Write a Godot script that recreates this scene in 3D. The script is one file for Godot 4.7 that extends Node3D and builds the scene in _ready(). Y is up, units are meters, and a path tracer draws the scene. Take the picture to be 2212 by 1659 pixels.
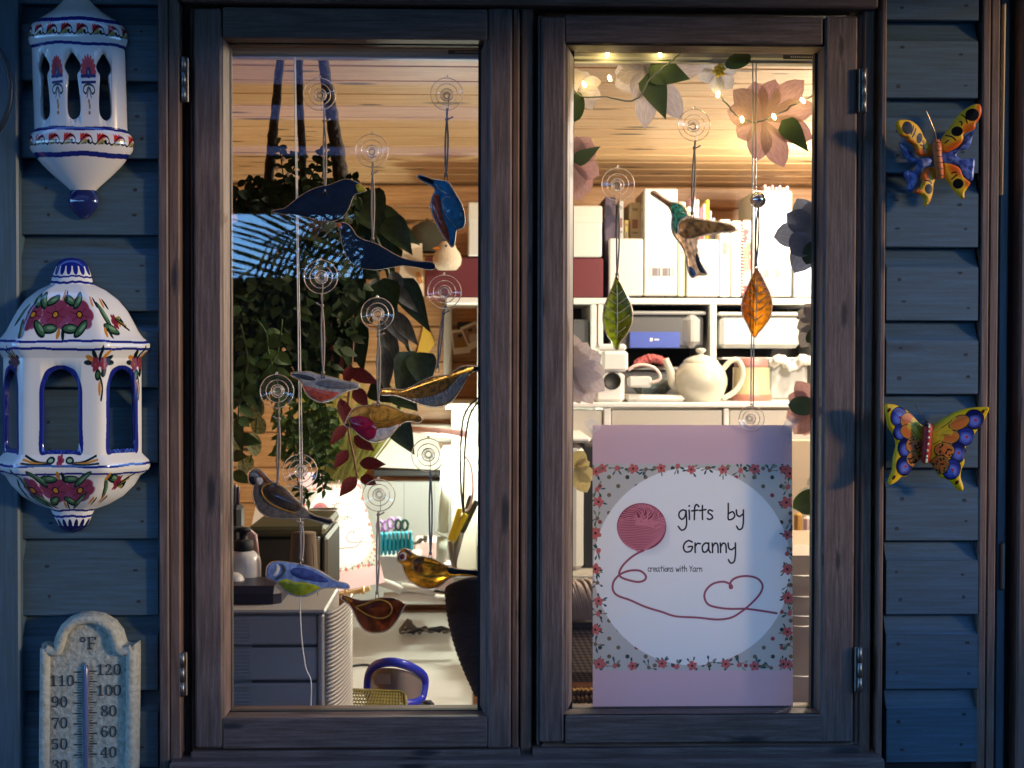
extends Node3D
# Dusk view of a garden room: blue timber wall, two stained casements, glass birds on the panes, lit hobby room behind.
# u, v = working units of about 0.7 mm measured at the glass; z = 0 is the glass, +z the garden, -z the room.
const K := 1.0 / 3000.0
const EYE := 1.54
var CB: Basis
var CP: Vector3
var rng := RandomNumberGenerator.new()
var mats := {}
var taken := {}
var M := {}

func P(u: float, v: float, z := 0.0) -> Vector3:
	var d: Vector3 = CB * Vector3((u - 1106.0) * K, -(v - 829.5) * K, -1.0)
	return CP + d * ((z - CP.z) / d.z)

func S(z := 0.0) -> float:
	return (CP.z - z) * K

func lin(r: float, g: float, b: float) -> Color:
	return Color(r, g, b).linear_to_srgb()

# ---------- materials
func mk(c: Color, rough := 0.6, opt := {}) -> StandardMaterial3D:
	var m := StandardMaterial3D.new()
	m.albedo_color = Color(c.r, c.g, c.b).linear_to_srgb()
	m.roughness = rough
	for k in opt:
		if k == "alpha":
			m.transparency = BaseMaterial3D.TRANSPARENCY_ALPHA
			m.albedo_color.a = opt[k]
		elif k == "back":
			m.backlight_enabled = true
			var bc: Color = opt[k]
			m.backlight = Color(bc.r, bc.g, bc.b).linear_to_srgb()
		elif k == "glow":
			m.emission_enabled = true
			m.emission = m.albedo_color
			m.emission_energy_multiplier = opt[k]
		elif k == "coat":
			m.clearcoat_enabled = true
			m.clearcoat = opt[k]
			m.clearcoat_roughness = 0.06
		elif k == "solid":
			m.refraction_enabled = true
			m.refraction_scale = opt[k]
			m.transparency = BaseMaterial3D.TRANSPARENCY_ALPHA
			m.albedo_color.a = 0.06
		elif k == "bump":
			m.heightmap_enabled = true
			m.heightmap_texture = opt[k]
			m.heightmap_scale = opt.get("bumps", 0.1)
		elif k == "bumps":
			pass
		elif k == "tri":
			m.uv1_triplanar = true
			m.uv1_scale = opt[k]
		elif k == "vc":
			m.vertex_color_use_as_albedo = true
		elif k == "tex":
			m.albedo_texture = opt[k]
		else:
			m.set(k, opt[k])
	return m

func noise_tex(freq: float, w := 256, h := 256, octaves := 4, ramp: Gradient = null, sd := 1) -> NoiseTexture2D:
	var n := FastNoiseLite.new()
	n.seed = sd
	n.frequency = freq
	n.fractal_octaves = octaves
	n.noise_type = FastNoiseLite.TYPE_SIMPLEX_SMOOTH
	var t := NoiseTexture2D.new()
	t.width = w
	t.height = h
	t.seamless = true
	t.noise = n
	if ramp:
		t.color_ramp = ramp
	return t

func ramp2(a: Color, b: Color, mid := 0.5) -> Gradient:
	var g := Gradient.new()
	g.set_color(0, a)
	g.set_color(1, b)
	g.set_offset(0, maxf(0.0, mid - 0.35))
	g.set_offset(1, minf(1.0, mid + 0.35))
	return g

# wood grain along x, multiplied on the albedo colour; knots are dark ovals with rings bent round them
func wood_tex(sd: int, knots: int, low: float, knot_dark: float, w := 512, h := 256) -> ImageTexture:
	var r := RandomNumberGenerator.new()
	r.seed = sd
	var n := FastNoiseLite.new()
	n.seed = sd
	n.frequency = 1.0
	n.fractal_octaves = 3
	var ks := []
	for i in knots:
		ks.append(Vector4(r.randf() * w, r.randf() * h, r.randf_range(4.0, 9.0), r.randf_range(1.6, 2.6)))
	var im := Image.create(w, h, false, Image.FORMAT_RGB8)
	for y in h:
		for x in w:
			var yy := float(y)
			var dark := 0.0
			for k: Vector4 in ks:
				var dx := (wrapf(x - k.x, -w * 0.5, w * 0.5)) / k.w
				var dy := wrapf(y - k.y, -h * 0.5, h * 0.5)
				var d := sqrt(dx * dx + dy * dy) / k.z
				if d < 5.0:
					yy += signf(dy) * 10.0 * exp(-d * d * 0.35)
					dark = maxf(dark, clampf(1.6 - d, 0.0, 1.0))
			var ax := TAU * x / w
			var g := n.get_noise_3d(cos(ax) * 1.3, sin(ax) * 1.3, yy * 0.16)
			var f := n.get_noise_3d(cos(ax) * 9.0, sin(ax) * 9.0, yy * 0.9 + 300.0)
			var b := clampf(0.5 + g * 0.75 + f * 0.35, 0.0, 1.0)
			var l: float = lerpf(low, 1.0, b) * (1.0 - knot_dark * dark)
			im.set_pixel(x, y, Color(l, l * lerpf(1.0, 0.93, 1.0 - b), l * lerpf(1.0, 0.86, 1.0 - b)))
	return ImageTexture.create_from_image(im)

# ---------- names and nodes
func numbered(parent: Node, called: String) -> String:
	var key := str(parent.get_instance_id()) + called
	var n: int = taken.get(key, 0)
	taken[key] = n + 1
	return called if n == 0 else "%s_%03d" % [called, n]

func tag(o: Node, label: String, category: String, group := "") -> Node:
	o.set_meta("label", label)
	o.set_meta("category", category)
	if group:
		o.set_meta("group", group)
	return o

func thing(called: String, at: Vector3, label: String, category: String, group := "") -> Node3D:
	var o := Node3D.new()
	o.name = numbered(self, called)
	o.position = at
	add_child(o, true)
	tag(o, label, category, group)
	return o

func sb(smooth := false) -> SurfaceTool:
	var st := SurfaceTool.new()
	st.begin(Mesh.PRIMITIVE_TRIANGLES)
	st.set_smooth_group(0 if smooth else -1)
	st.set_color(Color.WHITE)
	return st

# commits a shape given in world coordinates as one named mesh
func obj(called: String, st: SurfaceTool, m: Material, parent: Node = self, normals := true) -> MeshInstance3D:
	if normals:
		st.generate_normals()
	st.set_material(m)
	var o := MeshInstance3D.new()
	o.mesh = st.commit()
	o.name = numbered(parent, called)
	parent.add_child(o, true)
	if parent != self:
		o.global_transform = Transform3D()
	return o

func struct(called: String, st: SurfaceTool, m: Material, parent: Node = self) -> MeshInstance3D:
	var o := obj(called, st, m, parent)
	o.set_meta("kind", "structure")
	return o

# ---------- shapes
func tri(st: SurfaceTool, a: Vector3, b: Vector3, c: Vector3, ua := Vector2(), ub := Vector2(), uc := Vector2()) -> void:
	st.set_uv(ua)
	st.add_vertex(a)
	st.set_uv(ub)
	st.add_vertex(b)
	st.set_uv(uc)
	st.add_vertex(c)

func quad(st: SurfaceTool, a: Vector3, b: Vector3, c: Vector3, d: Vector3, ua := Vector2(0, 0), ub := Vector2(1, 0), uc := Vector2(1, 1), ud := Vector2(0, 1)) -> void:
	tri(st, a, b, c, ua, ub, uc)
	tri(st, a, c, d, ua, uc, ud)

# chamfered box; grain (uv.x) runs along the longest side, in metres
func box(st: SurfaceTool, c: Vector3, size: Vector3, bev := 0.0, basis := Basis()) -> void:
	var h := size * 0.5
	bev = minf(bev, minf(h.x, minf(h.y, h.z)) * 0.9)
	var la := 0
	if size.y > size.x and size.y >= size.z:
		la = 1
	elif size.z > size.x and size.z > size.y:
		la = 2
	var off := Vector2(rng.randf() * 3.0, rng.randf() * 3.0)
	for ax in 3:
		var a1 := (ax + 1) % 3
		var a2 := (ax + 2) % 3
		if a2 == la:
			var sw := a1
			a1 = a2
			a2 = sw
		for s in [-1.0, 1.0]:
			var q := []
			var uv := []
			for k in [[-1, -1], [1, -1], [1, 1], [-1, 1]]:
				var p := Vector3()
				p[ax] = h[ax] * s
				p[a1] = (h[a1] - bev) * k[0]
				p[a2] = (h[a2] - bev) * k[1]
				q.append(p)
				uv.append(Vector2(p[a1], p[a2]) + off)
			var n := Vector3()
			n[ax] = s
			emit(st, q, uv, n, c, basis)
	if bev <= 0.0:
		return
	for ax in 3:
		var a1 := (ax + 1) % 3
		var a2 := (ax + 2) % 3
		for s1 in [-1.0, 1.0]:
			for s2 in [-1.0, 1.0]:
				var q := []
				var uv := []
				for k in [[-1, 0], [1, 0], [1, 1], [-1, 1]]:
					var p := Vector3()
					p[ax] = (h[ax] - bev) * k[0]
					p[a1] = (h[a1] - (bev if k[1] == 1 else 0.0)) * s1
					p[a2] = (h[a2] - (bev if k[1] == 0 else 0.0)) * s2
					q.append(p)
					uv.append(Vector2(p[ax], k[1] * bev) + off)
				var n := Vector3()
				n[a1] = s1
				n[a2] = s2
				emit(st, q, uv, n, c, basis)
	for sx in [-1.0, 1.0]:
		for sy in [-1.0, 1.0]:
			for sz in [-1.0, 1.0]:
				var s := Vector3(sx, sy, sz)
				var e := h * s
				emit(st, [e - Vector3(0, bev * sy, bev * sz), e - Vector3(bev * sx, 0, bev * sz), e - Vector3(bev * sx, bev * sy, 0)], [off, off, off], s, c, basis)

func emit(st: SurfaceTool, q: Array, uv: Array, n: Vector3, c: Vector3, basis: Basis) -> void:
	var a: Vector3 = q[0]
	var b: Vector3 = q[1]
	var d: Vector3 = q[2]
	var flip := (b - a).cross(d - a).dot(n) > 0.0
	var ids := [0, 1, 2] if q.size() == 3 else [0, 1, 2, 0, 2, 3]
	for i in range(0, ids.size(), 3):
		var t := [ids[i], ids[i + 1], ids[i + 2]]
		if flip:
			t = [ids[i], ids[i + 2], ids[i + 1]]
		for k in t:
			st.set_uv(uv[k])
			st.add_vertex(c + basis * q[k])

# box given by its corners u0,v0 - u1,v1 seen at depth z (its front face) and its thickness
func pbox(st: SurfaceTool, u0: float, v0: float, u1: float, v1: float, z: float, thick: float, bev := 0.0) -> void:
	var a := P(u0, (v0 + v1) * 0.5, z)
	var b := P(u1, (v0 + v1) * 0.5, z)
	var t := P((u0 + u1) * 0.5, v0, z)
	var d := P((u0 + u1) * 0.5, v1, z)
	box(st, Vector3((a.x + b.x) * 0.5, (t.y + d.y) * 0.5, z - thick * 0.5), Vector3(b.x - a.x, t.y - d.y, thick), bev)

func tube(st: SurfaceTool, pts: Array, r: Variant, sides := 8, caps := true) -> void:
	var rings := []
	var up := Vector3(0.13, 0.2, 1.0).normalized()
	for i in pts.size():
		var t: Vector3 = (pts[mini(i + 1, pts.size() - 1)] - pts[maxi(i - 1, 0)])
		t = t.normalized() if t.length() > 1e-9 else Vector3.UP
		var a := t.cross(up)
		if a.length() < 0.05:
			a = t.cross(Vector3.RIGHT)
		a = a.normalized()
		var b := a.cross(t).normalized()
		var rr: float = r[i] if r is Array else r
		var ring := []
		for k in sides:
			var an := TAU * k / sides
			ring.append(pts[i] + (a * cos(an) + b * sin(an)) * rr)
		rings.append(ring)
	for i in rings.size() - 1:
		for k in sides:
			var k2 := (k + 1) % sides
			var u0 := float(k) / sides
			var u1 := float(k + 1) / sides
			quad(st, rings[i][k], rings[i + 1][k], rings[i + 1][k2], rings[i][k2], Vector2(u0, i), Vector2(u0, i + 1), Vector2(u1, i + 1), Vector2(u1, i))
	if caps:
		for e in [0, rings.size() - 1]:
			for k in range(1, sides - 1):
				if e == 0:
					tri(st, rings[e][0], rings[e][k], rings[e][k + 1])
				else:
					tri(st, rings[e][0], rings[e][k + 1], rings[e][k])

# surface of revolution: prof = [Vector2(radius, height)], from top to bottom or bottom to top
func lathe(st: SurfaceTool, c: Vector3, prof: Array, seg := 24, basis := Basis(), a0 := 0.0, a1 := TAU) -> void:
	for i in prof.size() - 1:
		for k in seg:
			var t0 := a0 + (a1 - a0) * k / seg
			var t1 := a0 + (a1 - a0) * (k + 1) / seg
			var p: Vector2 = prof[i]
			var q: Vector2 = prof[i + 1]
			var w0 := float(i) / (prof.size() - 1)
			var w1 := float(i + 1) / (prof.size() - 1)
			var v := [c + basis * Vector3(p.x * sin(t0), p.y, p.x * cos(t0)), c + basis * Vector3(p.x * sin(t1), p.y, p.x * cos(t1)), c + basis * Vector3(q.x * sin(t1), q.y, q.x * cos(t1)), c + basis * Vector3(q.x * sin(t0), q.y, q.x * cos(t0))]
			var uu0 := float(k) / seg
			var uu1 := float(k + 1) / seg
			if p.y > q.y:
				quad(st, v[0], v[1], v[2], v[3], Vector2(uu0, w0), Vector2(uu1, w0), Vector2(uu1, w1), Vector2(uu0, w1))
			else:
				quad(st, v[1], v[0], v[3], v[2], Vector2(uu1, w0), Vector2(uu0, w0), Vector2(uu0, w1), Vector2(uu1, w1))

# closed Catmull-Rom through flat [x, y, x, y ...]
func smooth_loop(flat: Array, per := 3, closed := true) -> PackedVector2Array:
	var p := []
	for i in range(0, flat.size(), 2):
		p.append(Vector2(flat[i], flat[i + 1]))
	var out := PackedVector2Array()
	var n := p.size()
	for i in (n if closed else n - 1):
		var a: Vector2 = p[(i - 1 + n) % n] if closed else p[maxi(i - 1, 0)]
		var b: Vector2 = p[i]
		var c: Vector2 = p[(i + 1) % n]
		var d: Vector2 = p[(i + 2) % n] if closed else p[mini(i + 2, n - 1)]
		for k in per:
			out.append(b.cubic_interpolate(c, a, d, float(k) / per))
	if not closed:
		out.append(p[n - 1])
	return out

func curve3(pts: Array, per := 6) -> Array:
	var out := []
	var n := pts.size()
	for i in n - 1:
		for k in per:
			out.append((pts[i] as Vector3).cubic_interpolate(pts[i + 1], pts[maxi(i - 1, 0)], pts[mini(i + 2, n - 1)], float(k) / per))
	out.append(pts[n - 1])
	return out

var uvr := Rect2()

func uvof(p: Vector3) -> Vector2:
	return Vector2((p.x - uvr.position.x) / uvr.size.x, 1.0 - (p.y - uvr.position.y) / uvr.size.y) if uvr.size.x > 0.0 else Vector2()

# pillow: outline (metres, x right y up) extruded from z0 to z1, its front rounded over by bev; 'at' is added
func slab(st: SurfaceTool, poly: PackedVector2Array, z0: float, z1: float, bev: float, at := Vector3(), basis := Basis(), dome := 0.0) -> void:
	var pl := poly.duplicate()
	if Geometry2D.is_polygon_clockwise(pl):
		pl.reverse()
	var n := pl.size()
	var ids := Geometry2D.triangulate_polygon(pl)
	var ins := PackedVector2Array()
	for i in n:
		var a := pl[(i - 1 + n) % n]
		var b := pl[(i + 1) % n]
		var t := (b - a).normalized()
		ins.append(pl[i] + Vector2(-t.y, t.x) * bev)
	var mid := PackedVector2Array()
	for i in n:
		mid.append(pl[i].lerp(ins[i], 0.3))
	var rings := [[pl, z0], [pl, lerpf(z0, z1, 0.45)], [mid, lerpf(z0, z1, 0.82)], [ins, z1]]
	for r in rings.size() - 1:
		for i in n:
			var j := (i + 1) % n
			var p0: PackedVector2Array = rings[r][0]
			var p1: PackedVector2Array = rings[r + 1][0]
			var za: float = rings[r][1]
			var zb: float = rings[r + 1][1]
			var qa := at + basis * Vector3(p0[i].x, p0[i].y, za)
			var qb := at + basis * Vector3(p1[i].x, p1[i].y, zb)
			var qc := at + basis * Vector3(p1[j].x, p1[j].y, zb)
			var qd := at + basis * Vector3(p0[j].x, p0[j].y, za)
			quad(st, qa, qb, qc, qd, uvof(qa), uvof(qb), uvof(qc), uvof(qd))
	for i in range(0, ids.size(), 3):
		var f := []
		var g := []
		for k in 3:
			f.append(at + basis * Vector3(ins[ids[i + k]].x, ins[ids[i + k]].y, z1))
			g.append(at + basis * Vector3(pl[ids[i + k]].x, pl[ids[i + k]].y, z0))
		var up: bool = (f[1] - f[0]).cross(f[2] - f[0]).dot(basis.z) > 0.0
		if up:
			tri(st, f[0], f[2], f[1], uvof(f[0]), uvof(f[2]), uvof(f[1]))
			tri(st, g[0], g[1], g[2])
		else:
			tri(st, f[0], f[1], f[2], uvof(f[0]), uvof(f[1]), uvof(f[2]))
			tri(st, g[0], g[2], g[1])

# flat outline given in u,v at depth z -> metres about point c
func uvpoly(flat: Array, z: float, c: Vector3, per := 3) -> PackedVector2Array:
	var out := PackedVector2Array()
	for p in smooth_loop(flat, per):
		var w := P(p.x, p.y, z) - c
		out.append(Vector2(w.x, w.y))
	return out

# leaf: pointed blade from base along dir, folded along its midrib and curling down; uv over the blade
func leaf(st: SurfaceTool, base: Vector3, dir: Vector3, nrm: Vector3, length: float, width: float, fold := 0.25, curl := 0.3, shape := 0, tint := Color.WHITE, segs := 5) -> void:
	dir = dir.normalized()
	var side := dir.cross(nrm).normalized()
	nrm = side.cross(dir).normalized()
	var rows := []
	for i in segs + 1:
		var t := float(i) / segs
		var w := 0.0
		if shape == 0:
			w = sin(PI * pow(t, 0.8)) * (1.0 - 0.25 * t)
		elif shape == 1:
			w = sqrt(maxf(0.0, sin(PI * clampf(t * 0.97 + 0.02, 0.0, 1.0))))
		elif shape == 2:
			w = sin(PI * pow(t, 0.5)) * 1.0
		else:
			w = pow(sin(PI * pow(t, 1.3)), 0.8)
		if i == segs:
			w = 0.0
		var c := base + dir * length * t * (1.0 - 0.15 * absf(curl) * t) - nrm * curl * length * t * t
		var e := side * width * 0.5 * w
		var up := nrm * width * 0.5 * w * fold
		rows.append([c - e + up, c, c + e + up])
	for i in segs:
		for k in 2:
			st.set_color(tint)
			quad(st, rows[i][k], rows[i][k + 1], rows[i + 1][k + 1], rows[i + 1][k], Vector2(k * 0.5, float(i) / segs), Vector2(k * 0.5 + 0.5, float(i) / segs), Vector2(k * 0.5 + 0.5, float(i + 1) / segs), Vector2(k * 0.5, float(i + 1) / segs))

# ---------- painting on images (flat print and glaze painting)
func dab(im: Image, x: float, y: float, rx: float, ry: float, rot: float, col: Color, soft := 1.0) -> void:
	var r := maxf(rx, ry) + 2.0
	var cs := cos(-rot)
	var sn := sin(-rot)
	for py in range(maxi(0, int(y - r)), mini(im.get_height(), int(y + r) + 2)):
		for px in range(maxi(0, int(x - r)), mini(im.get_width(), int(x + r) + 2)):
			var dx := px + 0.5 - x
			var dy := py + 0.5 - y
			var d := Vector2((dx * cs - dy * sn) / rx, (dx * sn + dy * cs) / ry).length()
			var a := clampf((1.0 - d) * minf(rx, ry) / soft + 0.5, 0.0, 1.0) * col.a
			if a > 0.0:
				im.set_pixel(px, py, im.get_pixel(px, py).lerp(Color(col.r, col.g, col.b), a))

func stroke(im: Image, pts: PackedVector2Array, w: float, col: Color) -> void:
	for i in pts.size() - 1:
		var a := pts[i]
		var b := pts[i + 1]
		var lo := a.min(b) - Vector2(w, w)
		var hi := a.max(b) + Vector2(w, w)
		for py in range(maxi(0, int(lo.y)), mini(im.get_height(), int(hi.y) + 2)):
			for px in range(maxi(0, int(lo.x)), mini(im.get_width(), int(hi.x) + 2)):
				var p := Vector2(px + 0.5, py + 0.5)
				var d := p.distance_to(Geometry2D.get_closest_point_to_segment(p, a, b))
				var al := clampf(w * 0.5 - d + 0.5, 0.0, 1.0) * col.a
				if al > 0.0:
					im.set_pixel(px, py, im.get_pixel(px, py).lerp(Color(col.r, col.g, col.b), al))

func sline(im: Image, flat: Array, w: float, col: Color, closed := false) -> void:
	stroke(im, smooth_loop(flat, 6, closed), w, col)

func fillp(im: Image, flat: Array, col: Color) -> void:
	var pl := smooth_loop(flat, 5)
	var lo := pl[0]
	var hi := pl[0]
	for p in pl:
		lo = lo.min(p)
		hi = hi.max(p)
	for py in range(maxi(0, int(lo.y)), mini(im.get_height(), int(hi.y) + 1)):
		for px in range(maxi(0, int(lo.x)), mini(im.get_width(), int(hi.x) + 1)):
			if Geometry2D.is_point_in_polygon(Vector2(px + 0.5, py + 0.5), pl):
				im.set_pixel(px, py, im.get_pixel(px, py).lerp(Color(col.r, col.g, col.b), col.a))

func bloom(im: Image, x: float, y: float, r: float, n: int, col: Color, heart: Color, turn := 0.0) -> void:
	for i in n:
		var a := turn + TAU * i / n
		dab(im, x + cos(a) * r * 0.55, y + sin(a) * r * 0.55, r * 0.48, r * 0.36, a, col)
	dab(im, x, y, r * 0.2, r * 0.2, 0, heart)

func _ready() -> void:
	rng.seed = 11
	# camera
	var cam := Camera3D.new()
	cam.name = "camera"
	cam.fov = 2.0 * rad_to_deg(atan(829.5 * K))
	cam.near = 0.05
	cam.far = 200.0
	cam.position = Vector3(-0.06, EYE, 2.1)
	cam.rotation = Vector3(deg_to_rad(-1.1), deg_to_rad(-1.64), deg_to_rad(0.12))
	cam.current = true
	var lens := CameraAttributesPhysical.new()
	lens.frustum_focal_length = 12.0 / (829.5 * K)
	lens.frustum_near = 0.05
	lens.frustum_far = 200.0
	lens.frustum_focus_distance = 2.1
	lens.exposure_aperture = 9.5
	cam.attributes = lens
	add_child(cam)
	CB = cam.basis
	CP = cam.position
	# dusk sky, and a far unseen warm lamp, directional, low from the right
	var sky := ProceduralSkyMaterial.new()
	sky.sky_top_color = Color(0.22, 0.33, 0.52)
	sky.sky_horizon_color = Color(0.45, 0.66, 0.87)
	sky.sky_curve = 0.2
	sky.ground_bottom_color = Color(0.02, 0.03, 0.05)
	sky.ground_horizon_color = Color(0.03, 0.05, 0.08)
	sky.sky_energy_multiplier = 3.1
	var sk := Sky.new()
	sk.sky_material = sky
	var env := Environment.new()
	env.background_mode = Environment.BG_SKY
	env.sky = sk
	env.background_energy_multiplier = 1.0
	env.tonemap_mode = Environment.TONE_MAPPER_LINEAR
	env.tonemap_exposure = 1.0
	env.sdfgi_enabled = true
	env.ssao_enabled = true
	env.ssil_enabled = true
	var we := WorldEnvironment.new()
	we.name = "world_environment"
	we.environment = env
	add_child(we)
	var far_lamp := DirectionalLight3D.new()
	far_lamp.name = "low_warm_light"
	far_lamp.light_color = Color(1.0, 0.84, 0.60)
	far_lamp.light_energy = 1.0
	far_lamp.light_angular_distance = 5.0
	far_lamp.sky_mode = DirectionalLight3D.SKY_MODE_LIGHT_ONLY
	far_lamp.shadow_enabled = true
	add_child(far_lamp)
	far_lamp.look_at_from_position(Vector3(0.90, 0.13, 0.39), Vector3.ZERO)
	make_materials()
	lamps()
	garden()
	room()
	wall()
	casements()
	door()
	objects()

func make_materials() -> void:
	var stain_t := wood_tex(3, 6, 0.66, 0.55)
	var pine_t := wood_tex(8, 13, 0.78, 0.75, 1024, 256)
	var paint_t := wood_tex(5, 2, 0.86, 0.25)
	var grain_b := stain_t
	M.stain = mk(Color(0.135, 0.093, 0.080), 0.62, {"tex": stain_t, "uv1_scale": Vector3(1.3, 5.5, 1), "bump": grain_b, "bumps": 0.05})
	M.stain2 = mk(Color(0.165, 0.098, 0.070), 0.62, {"tex": stain_t, "uv1_scale": Vector3(1.1, 7.5, 1), "bump": grain_b, "bumps": 0.05})
	M.paint = mk(Color(0.043, 0.086, 0.126), 0.55, {"tex": paint_t, "uv1_scale": Vector3(1.0, 4.0, 1), "bump": paint_t, "bumps": 0.05})
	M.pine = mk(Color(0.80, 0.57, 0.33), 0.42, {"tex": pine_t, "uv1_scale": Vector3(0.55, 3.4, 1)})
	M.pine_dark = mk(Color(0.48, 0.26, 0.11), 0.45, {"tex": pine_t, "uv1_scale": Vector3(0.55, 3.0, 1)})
	M.black = mk(Color(0.012, 0.012, 0.014), 0.5)
	M.rubber = mk(Color(0.01, 0.01, 0.011), 0.7)
	M.glass = mk(Color(1, 1, 1), 0.0, {"alpha": 0.0})
	M.steel = mk(Color(0.22, 0.20, 0.17), 0.42, {"metallic": 1.0})
	M.brass = mk(Color(0.78, 0.55, 0.26), 0.35, {"metallic": 0.9})
	M.white = mk(Color(0.66, 0.65, 0.61), 0.5)
	M.white_gloss = mk(Color(0.80, 0.79, 0.74), 0.25)
	M.alu = mk(Color(0.46, 0.46, 0.45), 0.5)

func lamps() -> void:
	# ceiling spot at the right-hand end of the room, behind the right casement's stile
	var a := P(1862.0, 385.0, -1.62)
	var t := thing("added_fill_lamp", a, "round ceiling lamp near the back wall, right of the shelves", "lamp")
	var st := sb(true)
	lathe(st, a, [Vector2(0.001, 0.06), Vector2(0.05, 0.06), Vector2(0.06, 0.05), Vector2(0.06, 0.03)], 20)
	obj("lamp_base", st, M.white, t)
	st = sb(true)
	lathe(st, a, [Vector2(0.055, 0.03), Vector2(0.052, -0.005), Vector2(0.03, -0.03), Vector2(0.001, -0.035)], 20)
	obj("lamp_bulb", st, mk(Color(1.0, 0.8, 0.5), 0.5, {"glow": 6.0}), t)
	var o := OmniLight3D.new()
	o.name = "added_fill_light"
	o.position = a + Vector3(0, -0.01, 0)
	o.light_color = Color(1.0, 0.95, 0.84)
	o.light_energy = 1.15
	o.omni_range = 8.0
	o.omni_attenuation = 2.0
	o.light_size = 0.05
	o.shadow_enabled = true
	add_child(o)
	# unseen second ceiling lamp, added as fill light nearer the window
	a = Vector3(1.12, CEIL - 0.047, -0.80)
	t = thing("added_fill_lamp", a, "added unseen fill lamp nearer the window, hidden right of the panes", "lamp")
	st = sb(true)
	lathe(st, a, [Vector2(0.001, 0.046), Vector2(0.05, 0.046), Vector2(0.06, 0.040), Vector2(0.06, 0.022)], 20)
	obj("lamp_base", st, M.white, t)
	st = sb(true)
	lathe(st, a, [Vector2(0.055, 0.022), Vector2(0.052, 0.0), Vector2(0.03, -0.016), Vector2(0.001, -0.018)], 20)
	obj("lamp_bulb", st, mk(Color(1.0, 0.8, 0.5), 0.5, {"glow": 6.0}), t)
	var o2 := OmniLight3D.new()
	o2.name = "added_fill_light"
	o2.position = a
	o2.light_color = Color(1.0, 0.96, 0.88)
	o2.light_energy = 2.5
	o2.omni_range = 8.0
	o2.omni_attenuation = 2.0
	o2.light_size = 0.05
	o2.shadow_enabled = true
	add_child(o2, true)

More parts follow.
